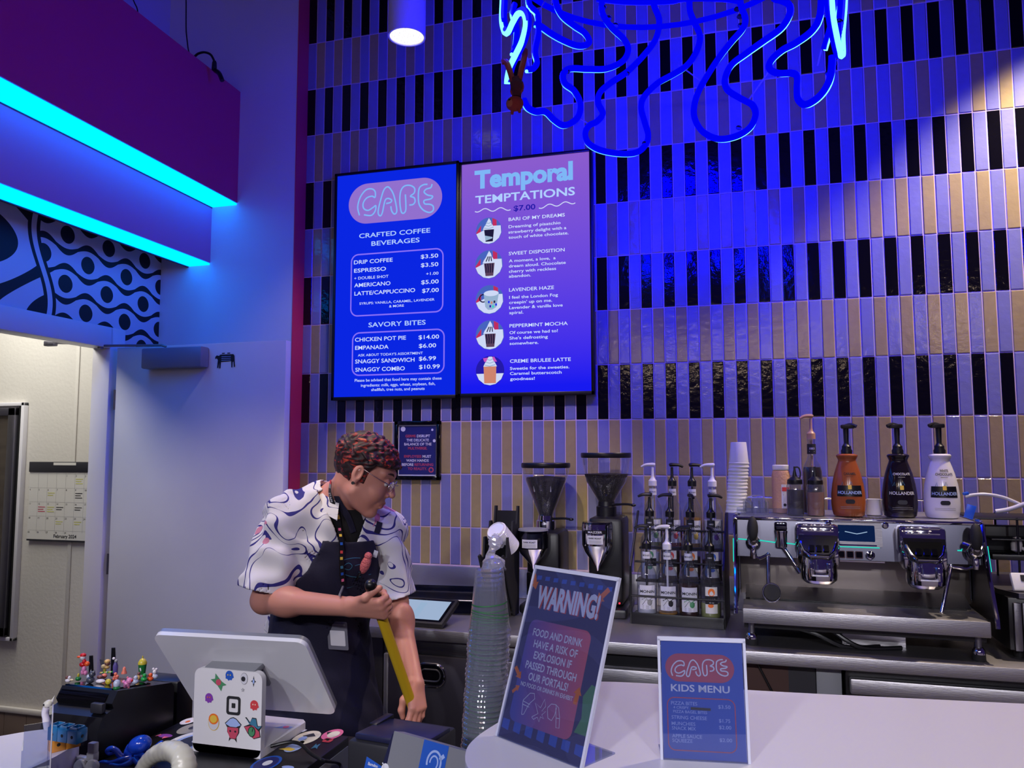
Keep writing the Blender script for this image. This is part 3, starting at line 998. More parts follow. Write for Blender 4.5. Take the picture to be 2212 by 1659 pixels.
def tentacle(pts, side=0, r=0.0108, hot=False, off=None, cr=0.0042):
    p3 = [npt(x, y, side) for x, y in pts]
    if off: p3 = [p + V(off) for p in p3]
    c = [p - JO for p in catmull(p3, 7)]
    b = MB('neon_body'); b.tube(c, r, 10); lit_side(b, c, 10)
    o = mk('tentacle', b, jelly)
    out = []
    for p in c:                       # the lit face looks outwards and down
        e = V((p.x, p.y, 0)); e = e.normalized() if e.length > 0.05 else V((0, 1, 0))
        out.append(p + (e * 0.70 + V((0, 0, -0.72))).normalized() * (r - cr * 0.45))
    b = MB('neon_core_hot' if hot else 'neon_core'); b.tube(out, cr, 6)
    mk('light_strip', b, o, 'brighter cyan light strip')
    return c


T = [([(1204, -40), (1200, 0), (1213, 32), (1240, 55), (1262, 70), (1273, 88), (1266, 97), (1245, 98), (1215, 86), (1190, 72), (1170, 58), (1158, 52)], 0, 0),
     ([(1298, -40), (1300, 5), (1302, 30), (1320, 58), (1348, 85), (1357, 108), (1345, 132), (1310, 148), (1270, 149), (1232, 148), (1217, 160), (1220, 180), (1240, 196), (1253, 222), (1250, 250), (1233, 266), (1215, 270), (1196, 258), (1178, 241), (1158, 241), (1140, 232), (1131, 215)], 0, 0),
     ([(1404, -30), (1413, 12), (1424, 45), (1416, 85), (1390, 120), (1355, 155), (1318, 180), (1296, 200), (1292, 222), (1302, 245), (1290, 262), (1272, 272), (1264, 290), (1272, 310), (1300, 325), (1345, 332), (1378, 328), (1396, 310), (1400, 290), (1392, 262), (1385, 232), (1392, 208), (1420, 180), (1455, 160), (1485, 140), (1505, 110), (1512, 78), (1500, 48), (1490, 20), (1490, -30)], 0, 0),
     ([(1598, -30), (1600, 10), (1610, 40), (1604, 62), (1580, 90), (1555, 122), (1530, 160), (1508, 200), (1499, 235), (1503, 262), (1520, 286), (1552, 300), (1590, 294), (1620, 275), (1632, 248), (1626, 228), (1610, 218), (1588, 206), (1570, 192), (1566, 170), (1580, 140), (1612, 115), (1650, 88), (1688, 60), (1706, 30), (1704, 10), (1690, 2), (1670, -6), (1660, -40)], 0, 1),
     ([(1775, -40), (1772, 30), (1755, 65), (1720, 92), (1690, 108), (1666, 130), (1662, 148), (1680, 158), (1710, 158), (1722, 166), (1722, 190), (1724, 214), (1738, 226), (1760, 216), (1780, 196), (1793, 170), (1797, 140), (1798, 120)], 0, 1)]
for pts, side, hot in T: tentacle(pts, side, hot=bool(hot))
# bright clusters seen edge-on at the left and right of the ring
tentacle([(1092, -60), (1089, 0), (1088, 42), (1094, 66), (1102, 66), (1112, 45), (1124, 26), (1136, 28), (1140, 50), (1132, 85), (1118, 115), (1106, 140), (1100, 165), (1099, 178)], 1, 0.011, True, cr=0.0085)
tentacle([(1143, -40), (1143, 8), (1160, 30), (1163, 70), (1156, 110), (1160, 135), (1152, 148), (1140, 150)], 0, 0.010, True, cr=0.006)
tentacle([(1112, 10), (1108, 30), (1116, 60), (1114, 95), (1108, 115)], 0, 0.009, True, cr=0.006)
tentacle([(1788, -60), (1792, 20), (1800, 70), (1810, 112), (1815, 112), (1814, 70), (1818, 20), (1822, -60)], 1, 0.011, True, cr=0.009)
tentacle([(1806, -40), (1802, 20), (1793, 60), (1783, 95), (1780, 106)], 0, 0.009, True, cr=0.006)
# the bell: two rings above
for zz, rr in ((2.985, 0.46), (3.12, 0.50), (3.30, 0.42)):
    c = [V((rr * math.cos(a), rr * math.sin(a), zz - 2.4)) for a in [2 * PI * i / 48 for i in range(48)]]; b = MB('neon_body'); b.tube(c, 0.0095, 8, closed=True); lit_side(b, c, 8)
    if zz > 3.05: mk('bell_ring', b, jelly)
b = MB('neon_body'); c = [npt(x, y) - JO for x, y in ((1290, -2), (1345, 4), (1400, 5), (1450, 3), (1480, -2), (1560, -2), (1600, 4))]
c = catmull(c, 6); b.tube(c, 0.0095, 8); lit_side(b, c, 8); mk('bell_ring', b, jelly)
P('rod_clear', (150, 130, 220), 0.2)
for (pa, pb, sd) in (((1250, 254), (1281, 273), 0), ((1466, 140), (1513, 174), 0), ((1613, 222), (1659, 157), 0), ((1136, 115), (1145, 157), 0), ((1178, 0), (1160, 32), 0), ((1774, 108), (1766, 142), 0)):
    b = MB('rod_clear'); b.cyl(npt(*pa, sd) - JO, npt(*pb, sd) - JO, 0.0022, seg=6); mk('spacer_rod', b, jelly)
for q in ((1304, 16), (1315, 38), (1330, 54), (1354, 158), (1225, 154), (1592, 20), (1598, 36), (1600, 55), (1790, 158), (1596, 276), (1393, 310), (1812, 112), (1813, 48)):
    p = npt(*q) - JO
    if q[0] in (1812, 1813): p = npt(*q, 1) - JO
    b = MB('black'); b.lathe([(0.0098, -0.003), (0.0104, -0.002), (0.0104, 0.002), (0.0098, 0.003)], p, (0.3, 0.2, 1), 10); mk('clip', b, jelly)
b = MB('steel_dark')
for a in (0.5, 2.6, 4.7): b.cyl((0.4 * math.cos(a), 0.4 * math.sin(a), 0.9), (0.4 * math.cos(a), 0.4 * math.sin(a), 2.6), 0.002, seg=6)
mk('hanging_wire', b, jelly)

# ---------------------------------------------------------------- plush toy hanging upside down on the neon
P('plush', (172, 66, 62), 0.95, bump=(160, 0.4)); P('plush_dark', (96, 44, 60), 0.95, bump=(160, 0.4)); P('plush_tan', (196, 112, 92), 0.95)
h0 = npt(1113, 222, 1); sc = 0.00128
def pp(px, py, dy=0.0): return V(((px - 1113) * sc, dy, -(py - 222) * sc))
t = thing('plush_toy', 'small reddish plush toy hanging head down from the left neon tubes', 'plush toy', h0)
b = MB('plush'); b.ball(pp(1112, 224), (0.024, 0.022, 0.020)); b.m('plush_tan'); b.ball(pp(1106, 226, -0.012), (0.012, 0.012, 0.011))
b.m('plush'); b.tube([pp(1107, 232), pp(1106, 246)], [0.006, 0.004], 8); b.tube([pp(1120, 232), pp(1123, 244)], [0.006, 0.004], 8)
b.m('black_gloss'); b.ball(pp(1105, 222, -0.021), 0.0042, 8, 6)
mk('head', b, t)
b = MB('plush_dark'); b.tube(catmull([pp(1116, 210), pp(1117, 190), pp(1115, 168)], 5), [0.013] * 4 + [0.018] * 4 + [0.013] * 3, 12)
mk('body', b, t)
for pts in (((1108, 176), (1101, 150), (1093, 130), (1084, 128)), ((1122, 172), (1128, 145), (1134, 122), (1134, 108))):
    b = MB('plush'); q = catmull([pp(*p) for p in pts], 5); b.tube(q, [0.008] * len(q), 8); mk('leg', b, t)
for pts in (((1120, 205), (1128, 192), (1126, 180)), ((1112, 206), (1106, 196), (1110, 186))):
    b = MB('plush'); q = catmull([pp(*p) for p in pts], 5); b.tube(q, 0.0055, 8); mk('arm', b, t)

# ================================================================ BACK COUNTER
CT = 0.9
t = thing('steel_counter', 'long stainless steel back counter below the tiled wall', 'counter', (0.40, 0, 0))
b = MB('steel'); b.bx(0.0, 3.66, -0.742, -0.026, CT - 0.045, CT, 0.004); mk('worktop', b, t)
b = MB('steel'); b.bx(0.0, 3.66, -0.025, -0.001, 0.9, 1.036, 0.003)
one('steel_backsplash', b, 'low steel backsplash between the counter and the tiles', 'backsplash', (0.40, 0, 0))
b = MB('steel_dark'); b.bx(0.40, 0.815, -0.70, -0.66, 0.0, 0.853)
one('filler_panel', b, 'plain steel panel under the counter behind the person', 'panel')


def stadium(w, h, n=8): return rrect(w, h, h / 2 - 0.0005, n)


P('fridge_front', (92, 88, 98), 0.34, 0.85, bump=(9, 0.03))
fr = thing('undercounter_fridge', 'dark undercounter fridge with oval chrome pull, beside the person', 'fridge', (0.826, -0.70, 0))
b = MB('steel_dark'); b.bx(0, 0.86, 0, 0.64, 0.08, 0.853); b.bx(0.0, 0.86, -0.006, 0.0, 0.80, 0.848, 0.002); mk('cabinet', b, fr)
b = MB('fridge_front'); b.bx(0.016, 0.85, -0.026, -0.002, 0.12, 0.795, 0.004); dr = mk('door', b, fr)
b = MB('steel'); b.bx(0.006, 0.028, -0.030, -0.004, 0.12, 0.795, 0.006); mk('door_edge', b, dr)
hx = aty(929, 1459, -0.73); hx = (hx.x - 0.826, hx.z)
M = plane((hx[0], -0.027, hx[1]), (1, 0, 0), (0, 0, 1))
b = MB('chrome'); b.tube([M(u, v, 0.002) for u, v in stadium(0.125, 0.085)], 0.0055, 8, closed=True)
b.m('black_gloss'); b.poly(stadium(0.122, 0.082), M, 0.0006)
b.m('steel_dark'); b.tube([M(u, v, 0.002) for u, v in stadium(0.085, 0.045)], 0.003, 6, closed=True)
mk('handle', b, dr, 'oval chrome recessed pull')
for x in (0.06, 0.8):
    for y in (0.05, 0.58):
        b = MB('rubber'); b.cyl((x, y, 0), (x, y, 0.08), 0.02); mk('foot', b, fr)
fr = thing('drawer_cabinet', 'low steel drawer cabinet under the counter below the syrup bottles', 'drawer cabinet', (1.70, -0.70, 0))
b = MB('steel_dark'); b.bx(0, 0.50, 0, 0.64, 0.0, 0.853); mk('cabinet', b, fr)
b = MB('steel'); b.bx(0.0, 0.5, -0.03, -0.002, 0.73, 0.80, 0.006); dr = mk('drawer', b, fr)
b = MB('black'); b.bx(0.02, 0.48, -0.008, -0.002, 0.805, 0.845); mk('gap_shade', b, fr)  # black strip puts the shade of the gap under the worktop into colour
sh = thing('counter_side_panel', 'dark brown side panel with a diagonal strut under the counter', 'panel', (2.205, -0.66, 0))
b = MB('wood_brown'); b.bx(0.0, 0.17, 0, 0.02, 0.0, 0.853); mk('board', b, sh)
b = MB('black'); b.cyl((0.06, -0.01, 0.85), (0.115, -0.01, 0.74), 0.004, seg=6); mk('strut', b, sh)
b = MB('charcoal'); b.bx(0.17, 0.26, 0.0, 0.04, 0, 0.853); mk('filler', b, sh)
b = MB('grey_plastic'); b.bx(0.262, 0.345, -0.012, 0.04, 0, 0.853, 0.002); mk('post', b, sh)
fr = thing('undercounter_fridge', 'long steel undercounter fridge drawer at the right below the coffee machine', 'fridge', (2.56, -0.70, 0))
b = MB('black'); b.bx(0, 1.46, 0, 0.64, 0.0, 0.853); mk('cabinet', b, fr)
b = MB('steel'); b.bx(0.01, 1.45, -0.035, -0.002, 0.775, 0.828, 0.006); dr = mk('drawer', b, fr)
b = MB('black_gloss'); b.bx(0.01, 1.45, -0.03, -0.002, 0.10, 0.76, 0.004); mk('door', b, fr)

# ---------------------------------------------------------------- tablet and acrylic tray
O = (atz(880, 1357, 0.906) + atz(955, 1357, 0.906)) / 2
t = thing('tablet', 'tablet with bright screen in a thick black case lying on the steel counter', 'tablet', (0.955, -0.71, CT), -0.06)
rt_ = rotx(math.radians(21))
b = MB('black_matte'); b.box((0, 0.085, 0.042), (0.25, 0.185, 0.022), 0.006, rt_); mk('case', b, t)
b = MB('black_matte'); b.box((0, 0.13, 0.022), (0.16, 0.012, 0.07), 0.002, rotx(-0.3)); mk('stand', b, t)
E('tablet_glow', (168, 190, 222), 0.85)
M = plane(V((0, 0.085, 0.042)) + rt_ @ V((0, 0, 0.0115)), rt_ @ V((1, 0, 0)), rt_ @ V((0, 1, 0)))
b = MB('black_gloss'); b.poly(rrect(0.225, 0.16, 0.006), M, 0); b.m('tablet_glow'); b.poly([(-.10, -.068), (.10, -.068), (.10, .068), (-.10, .068)], M, 0.0006)
b.m('scr_pale'); b.poly([(-.03, -.062), (.0, -.062), (.0, .05), (-.03, .05)], M, 0.0012); mk('screen', b, t)

t = thing('acrylic_tray', 'clear acrylic folding tray on the counter behind the tablet', 'tray', (0.92, -0.32, CT), 0.1)
b = MB('smoke_glass'); b.bx(-0.19, 0.2, -0.14, 0.16, 0.0, 0.006); b.bx(-0.19, 0.2, 0.155, 0.16, 0.0, 0.07); b.bx(-0.19, -0.185, -0.14, 0.16, 0.0, 0.05); mk('tray', b, t)
b = MB('acrylic'); b.box((0.02, 0.0, 0.055), (0.38, 0.006, 0.10), 0.0, rotx(1.1)); mk('flap', b, t)
b = MB('steel'); b.cyl((-0.19, -0.04, 0.04), (0.2, -0.04, 0.04), 0.004); mk('hinge_rod', b, t)

# ---------------------------------------------------------------- lid organiser and lids
LX, LY = 1.237, -0.47
t = thing('lid_organizer', 'black stepped lid organizer standing on the counter left of the grinders', 'organizer', (LX, LY, CT))
prof = [(.06, 0), (.13, 0), (.142, .46), (.118, .462), (.10, .385), (.075, .385), (.062, .402), (.036, .402), (.02, .325), (-.005, .325), (-.018, .342), (-.044, .342), (-.055, .262), (-.08, .262), (-.098, .277), (-.118, .272)]
for xs in (-0.054, 0.046):
    b = MB('black_matte'); b.prism(prof, lambda u, v, h, xs=xs: V((xs + h, u, v)), 0.0, 0.008); mk('side_panel', b, t)
for (ut, vt, ln) in ((-.112, .245, .24), (-.036, .310, .2), (.044, .372, .2)):
    b = MB('black_matte'); b.prism([(ut, vt), (ut + .007, vt), (ut + .007 + .58 * ln, vt - ln), (ut + .58 * ln, vt - ln)], lambda u, v, h: V((h, u, v)), -0.046, 0.046); mk('divider', b, t)
b = MB('black_matte'); b.bx(-0.046, 0.046, .124, .13, 0.0, .44); mk('back_panel', b, t)
b = MB('black_matte'); b.bx(-0.046, 0.046, .062, .124, 0.01, .018); mk('shelf', b, t)


def lid_mesh(mat='white_gloss'):
    b = MB(mat)
    b.lathe([(0.043, 0.0), (0.0455, 0.002), (0.0455, 0.008), (0.042, 0.010), (0.0395, 0.018), (0.038, 0.019), (0.036, 0.014), (0.0, 0.013)], seg=28, caps=False)
    return b


axl = (rotx(math.radians(-52)) @ rotz(0) @ V((0, 0, 1))).normalized()
axl = V((-0.30, -0.62, 0.62)).normalized()
qr = V((0, 0, 1)).rotation_difference(axl)
p0 = V((LX + 0.004, LY - 0.03, CT + 0.362))
lid0 = one('cup_cover', lid_mesh(), 'white sip lid on the outer end of the lid row in the black organizer', 'lid', p0, group='white lids in the organizer')
lid0.rotation_mode = 'QUATERNION'; lid0.rotation_quaternion = qr
me_ = MB('white_gloss'); me_.box((0.0, -0.024, 0.0165), (0.03, 0.010, 0.006), 0.002); me_.m('ink_grey'); me_.box((0.0, -0.026, 0.0198), (0.010, 0.003, 0.0006))
mk('sip_tab', me_, lid0)
for i in range(1, 16):
    o = lid0.copy(); COL.objects.link(o); o.location = p0 - axl * (0.0072 * i)
    o['label'] = 'white lid nested behind the front lid in the black organizer'
# clear plastic sleeve with dome lids, in the lower step
b = MB('sleeve_clear')
b.tube(catmull([V((0.0, 0, 0)), V((-0.01, -0.01, 0.05)), V((0.0, 0.0, 0.09)), V((0.012, 0.01, 0.125))], 6), [0.046, 0.045, 0.046, 0.043, 0.036, 0.028, 0.02, 0.016, 0.015, 0.016, 0.02, 0.024, 0.027, 0.029, 0.028, 0.026, 0.024, 0.02, 0.012], 14)
rnd = random.Random(3)
b.v = [(x + rnd.uniform(-.004, .004), y + rnd.uniform(-.004, .004), z) for x, y, z in b.v]
one('plastic_sleeve', b, 'crumpled clear plastic sleeve twisted shut on top of the lid organizer', 'plastic bag', aty(1068, 1226, LY - .165), sharp=12)
b = MB('pet_clear'); b.lathe([(0.050, 0), (0.050, 0.008), (0.046, 0.012), (0.043, 0.028), (0.030, 0.043), (0.012, 0.048), (0.010, 0.044)], seg=28, caps=False)
one('dome_cover', b, 'clear dome lid resting in front of the crumpled sleeve', 'lid', aty(1066, 1232, LY - .225))

# ---------------------------------------------------------------- coffee grinders
P('beans', (24, 15, 12), 0.4, bump=(220, 0.9)); P('label_white', (206, 206, 214), 0.6)


def grinder(lab, x, y, rl, z_lid, z_neck, cone, fx, fr_, fz):
    t = thing('coffee_grinder', lab, 'coffee grinder', (x, y, CT))
    zl, zn = z_lid - CT, z_neck - CT
    if cone: pr = [(0.030, zn), (rl * 0.96, zl - 0.045), (rl * 0.98, zl - 0.02)]
    else: pr = [(0.034, zn), (0.045, zn + 0.02), (rl * 0.80, zn + 0.09), (rl * 0.93, zn + 0.16), (rl * 0.97, zl - 0.02)]
    b = MB('clear'); b.lathe(pr, seg=36, caps=False); mk('hopper', b, t)
    b = MB('beans')
    if cone: b.lathe([(0.0, zn), (0.028, zn), (rl * 0.84, zl - 0.078), (rl * 0.80, zl - 0.066), (0.0, zl - 0.058)], seg=32, caps=False)
    else: b.lathe([(0.0, zn), (0.032, zn), (0.043, zn + 0.02), (rl * 0.78, zn + 0.09), (rl * 0.88, zn + 0.125), (0.0, zn + 0.13)], seg=32, caps=False)
    mk('coffee_beans', b, t)
    b = MB('black'); b.lathe([(0, zl - 0.022), (rl, zl - 0.022), (rl * 1.02, zl - 0.016), (rl * 1.02, zl - 0.004), (rl, zl), (0, zl)], seg=40, caps=False); mk('hopper_lid', b, t)
    b = MB('chrome' if cone else 'black'); b.lathe([(0.045, zn - 0.062), (0.045, zn - 0.02), (0.038, zn - 0.016), (0.036, zn + 0.004)], seg=24); mk('collar', b, t)
    b = MB('black'); b.box((0.01, 0.0, (zn - 0.06) / 2 + 0.02), (0.15, 0.22, zn - 0.10), 0.02)
    b.box((0.01, -0.02, 0.02), (0.19, 0.29, 0.04), 0.012); mk('body', b, t)
    b = MB('black'); b.tube(catmull([V((0.03, -0.02, zn - 0.01)), V((0.09, -0.04, zn - 0.005)), V((0.125, -0.045, zn - 0.008))], 4), 0.005, 6); b.ball((0.125, -0.045, zn - 0.008), (0.012, 0.007, 0.007), 10, 6); mk('lever', b, t)
    zt, zb = fz[0] - CT, fz[1] - CT
    hh = zt - zb
    b = MB('smoke_glass' if cone else 'chrome'); b.lathe([(fr_ * 0.98, zt - hh * 0.46), (fr_, zt - 0.02), (fr_ * 0.96, zt)], (fx, -0.16, 0), seg=32, caps=False); mk('dosing_chamber', b, t)
    b = MB('steel' if cone else 'dark_chrome'); b.lathe([(fr_ * 0.9, zt - hh * 0.45), (fr_ * 0.9, zt - 0.015)], (fx, -0.16, 0), seg=24); mk('dosing_core', b, t)
    b = MB('black_gloss' if not cone else 'grey_plastic'); b.lathe([(0, zt + 0.003), (fr_ * 0.94, zt + 0.003), (fr_ * 0.98, zt - 0.004)], (fx, -0.16, 0), seg=32, caps=False); mk('chamber_lid', b, t)
    b = MB('chrome'); b.lathe([(0.004, zb), (0.012, zb + 0.02), (fr_ * 0.82, zb + hh * 0.40), (fr_ * 0.98, zb + hh * 0.54)], (fx, -0.16, 0), seg=28); mk('funnel', b, t, 'polished cone funnel')
    M = wrap((fx, -0.16, 0), fr_ + 0.0012, -PI / 2, zt - hh * 0.36)
    b = MB('label_white')
    b.add([M(u, v) for v in (-0.012, 0.024) for u in [(-0.035 + 0.07 * i / 8) for i in range(9)]], [(i, i + 1, i + 10, i + 9) for i in range(8)])
    b.m('ink'); b.text('DARK ROAST', 0, 0.010, 0.009, M, 0.0008, 'CENTER', 0.03); b.m('ink_grey')
    for k in range(3): b.line([(-.028 + .056 * i / 6, 0.003 - k * 0.005) for i in range(7)], 0.0014, M, 0.0008)
    if not cone:
        b.m('black'); b.add([M(u, v, .001) for v in (0.030, 0.046) for u in [(-0.048 + 0.096 * i / 8) for i in range(9)]], [(i, i + 1, i + 10, i + 9) for i in range(8)])
        b.m('label_white'); b.text('MAZZER', 0, 0.034, 0.012, M, 0.002, 'CENTER', 0.02, 1.3)
    mk('sticker', b, t, 'small white printed sticker')
    b = MB('dark_chrome'); b.box((fx, -0.15, 0.13), (0.055, 0.05, 0.10), 0.006); b.cyl((fx, -0.15, 0.02), (fx, -0.15, 0.10), 0.018); mk('portafilter_fork', b, t)
    b = MB('led_red'); b.box((0.072, -0.135, 0.06), (0.006, 0.006, 0.006)); mk('power_light', b, t, 'red power light')
    if cone:
        M = plane((0.0, -rl * 0.62, zl - 0.115), (1, 0, 0), (0, -0.35, 1))
        b = MB('label_white'); b.poly(rrect(0.08, 0.028, 0.002), M, 0); b.m('ink_grey'); b.line([(-.03, .004), (.03, .004)], .002, M, .0006); b.line([(-.03, -.005), (.02, -.005)], .002, M, .0006); mk('hopper_label', b, t)
    return t


grinder('coffee grinder with straight cone hopper and white hopper label, left of the two', 1.378, -0.19, 0.110, 1.547, 1.306, True, -0.02, 0.068, (1.262, 1.09))
grinder('coffee grinder with taller rounded hopper full of beans, beside the syrup rack', 1.655, -0.19, 0.110, 1.593, 1.374, False, -0.015, 0.066, (1.298, 1.095))
b = MB('steel'); b.bx(-0.05, 0.05, -0.03, 0.03, 0, 0.13, 0.006)
one('steel_canister', b, 'small steel box standing between the two grinders', 'canister', (1.52, -0.12, CT))

# ---------------------------------------------------------------- syrup rack and bottles
RX, RY = 1.975, -0.38
t = thing('syrup_rack', 'black three tier rack holding the syrup bottles', 'rack', (RX, RY, CT), -0.06)
b = MB('black')
for (i, y) in enumerate((0.0, 0.095, 0.19)):
    b.bx(-0.182, 0.182, y - 0.045, y + 0.045, 0.028 + 0.125 * i, 0.036 + 0.125 * i)
mk('shelf', b, t)
b = MB('black')
for (i, y) in enumerate((0.0, 0.095, 0.19)):
    b.cyl((-0.185, y - 0.046, 0.112 + 0.125 * i), (0.185, y - 0.046, 0.112 + 0.125 * i), 0.0045, seg=8)
mk('front_rail', b, t)
b = MB('black'); b.bx(-0.188, 0.188, -0.05, -0.042, 0, 0.045, 0.002); mk('kickboard', b, t)
for s in (-1, 1):
    b = MB('black'); b.prism([(-0.05, 0), (0.24, 0), (0.24, 0.44), (0.15, 0.44), (0.05, 0.33), (-0.05, 0.23)], lambda u, v, h, s=s: V((s * 0.184 + h, u, v)), -0.003, 0.003) if s > 0 else b.tube([(-0.186, -0.047, 0), (-0.186, -0.047, 0.23), (-0.186, 0.05, 0.33), (-0.186, 0.15, 0.44)], 0.005, 6)
    mk('side_panel' if s > 0 else 'side_rod', b, t)
    if s < 0: continue

P('syr_clear', (196, 196, 206), 0.1); P('syr_amber', (176, 128, 58), 0.1); P('syr_dark', (52, 26, 22), 0.1); P('syr_green', (150, 154, 92), 0.1); P('syr_red', (140, 40, 44), 0.1)


def pump(b, z, mat, aim, s=1.0):
    b.m(mat)
    b.lathe([(0.0165, z), (0.0165, z + 0.022), (0.012, z + 0.027), (0.008, z + 0.034), (0.0055, z + 0.044), (0.0048, z + 0.082)], seg=16)
    d = V((math.cos(aim), math.sin(aim), 0))
    c = V((0, 0, z + 0.088))
    b.tube(catmull([c - d * 0.010 + V((0, 0, 0.002)), c + V((0, 0, 0.004)), c + d * 0.025 + V((0, 0, 0.003)), c + d * 0.043 - V((0, 0, 0.006))], 4), [0.006, 0.0072, 0.008, 0.0085, 0.0085, 0.008, 0.0075, 0.007, 0.0065, 0.006, 0.0055, 0.005, 0.0045], 8)


def syrup(lab, loc, brand, liq, lvl, pm, aim, art):
    t = thing('syrup_bottle', lab, 'syrup bottle', loc, 0, 'syrup bottles in the rack')
    b = MB('bottle_glass'); b.lathe([(0.0, 0.001), (0.033, 0.001), (0.036, 0.006), (0.036, 0.150), (0.032, 0.172), (0.020, 0.198), (0.0145, 0.215), (0.0135, 0.255), (0.0155, 0.257), (0.0155, 0.264)], seg=22, caps=False); mk('glass', b, t)
    b = MB(liq); b.lathe([(0, 0.004), (0.0335, 0.005), (0.0340, 0.008), (0.0340, lvl), (0, lvl)], seg=20, caps=False); mk('syrup', b, t)
    b = MB(pm); b.cyl((0, 0, 0.02), (0, 0, 0.26), 0.004, seg=6); pump(b, 0.262, pm, aim); mk('pump', b, t, ('white' if pm == 'white' else 'black') + ' pump head')
    M = wrap((0, 0, 0), 0.0366, -PI / 2 + 0.12, 0.0)

    def patch(b, u0, u1, v0, v1, h, n=8):
        b.add([M(u0 + (u1 - u0) * i / n, v, h) for v in (v0, v1) for i in range(n + 1)], [(i, i + 1, i + n + 2, i + n + 1) for i in range(n)])
    b = MB('label_white' if brand == 'MONIN' else 'paper')
    if brand == 'MONIN':
        patch(b, -.030, .030, .022, .118, 0)
        b.m('ink'); b.text('MONIN', 0, .088, .0155, M, .0006, 'CENTER', .02, 1.05)
        b.m(art); b.ball(M(0.006, .05, -0.004), (.012, .006, .016), 10, 6); b.line([(-.02, .06), (-.006, .07), (.004, .058), (.018, .068)], .003, M, .0006)
        b.m('ink'); b.line([(-.018, .04), (-.004, .062), (.01, .046), (.02, .06)], .0016, M, .0010); b.m('ink_grey')
        for k in range(3): b.line([(-.018, .036 - .005 * k), (0, .036 - .005 * k), (.018, .036 - .005 * k)], .0016, M, .0008)
    else:
        patch(b, -.022, .022, .022, .125, 0)
        b.m(art); b.poly(disc(.012, 12, 0.0, .104, .016), M, .0006); b.poly(disc(.010, 10, -.003, .052, .008), M, .0006)
        b.m('ink'); patch(b, -.022, .022, .058, .090, .0008)
        b.m('label_white'); b.text('1883', 0, .070, .014, M, .0016, 'CENTER', .01); b.line([(-.008, .064), (.008, .064)], .002, M, .0016)
    mk('label', b, t, 'printed front label')
    b = MB('label_white' if brand == 'MONIN' else 'ink')
    b.lathe([(0.0148, 0.222), (0.0142, 0.25)], seg=16, caps=False)
    Mn = wrap((0, 0, 0), 0.0152, -PI / 2, 0.0)
    b.m('ink' if brand == 'MONIN' else 'label_white'); b.text(brand, 0, .233, .0085, Mn, .0004, 'CENTER', .01)
    mk('neck_label', b, t)
    return t


def rackp(i, tier):
    p = V(((-0.127 + 0.085 * i), 0.095 * tier, 0.0365 + 0.125 * tier))
    p = rotz(-0.06) @ p
    return (RX + p.x, RY + p.y, CT + p.z)


LEFT, RIGHT_, FRT = PI, 0.3, -1.2
SPEC = [  # tier, column, brand, liquid, level, pump, aim, art, label
    (0, 0, 'MONIN', 'syr_clear', .10, 'black', PI, 'ink_grey', 'clear syrup bottle with white label and black pump, front row by the grinder'),
    (0, 1, 'MONIN', 'syr_amber', .012, 'white', PI, 'ink', 'nearly empty syrup bottle with palm label, only white pump in the front row'),
    (0, 2, 'MONIN', 'syr_dark', .125, 'black', PI, 'print_green', 'front row syrup bottle full of dark brown syrup with black pump'),
    (0, 3, '1883', 'syr_green', .06, 'black', FRT, 'print_orange', 'front row bottle with orange and black 1883 label'),
    (1, 0, '1883', 'syr_clear', .11, 'black', PI, 'print_green', 'middle row bottle with green art label, nearest the grinder'),
    (1, 1, '1883', 'syr_dark', .12, 'black', PI, 'print_red', 'middle row bottle with red fruit label and dark syrup'),
    (1, 2, '1883', 'syr_dark', .10, 'black', FRT, 'print_orange', 'middle row bottle third from the grinder with dark syrup'),
    (1, 3, '1883', 'syr_dark', .09, 'black', RIGHT_, 'print_blue', 'middle row bottle beside the right rack panel'),
    (2, 0, 'MONIN', 'syr_green', .12, 'white', PI, 'print_green', 'back row bottle with white pump, nearest the grinder'),
    (2, 1, 'MONIN', 'syr_red', .09, 'black', RIGHT_, 'print_red', 'back row bottle with black pump and reddish label'),
    (2, 2, 'MONIN', 'syr_amber', .13, 'black', RIGHT_, 'print_yellow', 'back row bottle with black pump on a white collar and amber label'),
    (2, 3, 'MONIN', 'syr_clear', .12, 'white', PI, 'print_purple', 'back row bottle with white pump at the coffee machine end')]
for (tr, i, br, lq, lv, pm, am, art, lab) in SPEC:
    syrup(lab, rackp(i, tr), br, lq, lv, pm, am, art).scale = (1.13, 1.13, 1.0)

# ================================================================ ESPRESSO MACHINE
EM = thing('espresso_machine', 'two group chrome espresso machine on the steel counter', 'coffee machine', (2.617, -0.685, CT), math.radians(-1.8))
P('machine_steel', (118, 118, 132), 0.22, 1.0); P('splash_steel', (150, 142, 136), 0.42, 1.0)
def Z_(z): return z - CT
# body: upper housing and rear box
b = MB('machine_steel'); b.prism([(0.135, 0.448), (0.60, 0.448), (0.60, 0.15), (0.30, 0.15), (0.30, 0.29), (0.118, 0.305)], lambda u, v, h: V((h, u, v)), -0.412, 0.412); mk('housing', b, EM)
b = MB('splash_steel'); b.bx(-0.405, 0.405, 0.285, 0.30, 0.14, 0.30, 0.002); b.m('chrome'); b.bx(-0.08, 0.10, 0.12, 0.124, 0.298, 0.303); mk('splash_plate', b, EM)
b = MB('chrome'); b.bx(-0.415, 0.415, 0.128, 0.14, 0.440, 0.452, 0.003); mk('top_edge', b, EM)
b = MB('steel'); b.prism([(0.29, 0.175), (0.29, 0.165), (0.20, 0.135), (0.19, 0.140)], lambda u, v, h: V((h, u, v)), -0.385, 0.385)
mk('rear_ledge', b, EM)
b = MB('steel')
b.bx(-0.393, 0.393, -0.018, 0.185, 0.098, 0.134, 0.003); b.bx(-0.393, 0.393, -0.022, -0.016, 0.086, 0.138, 0.003)
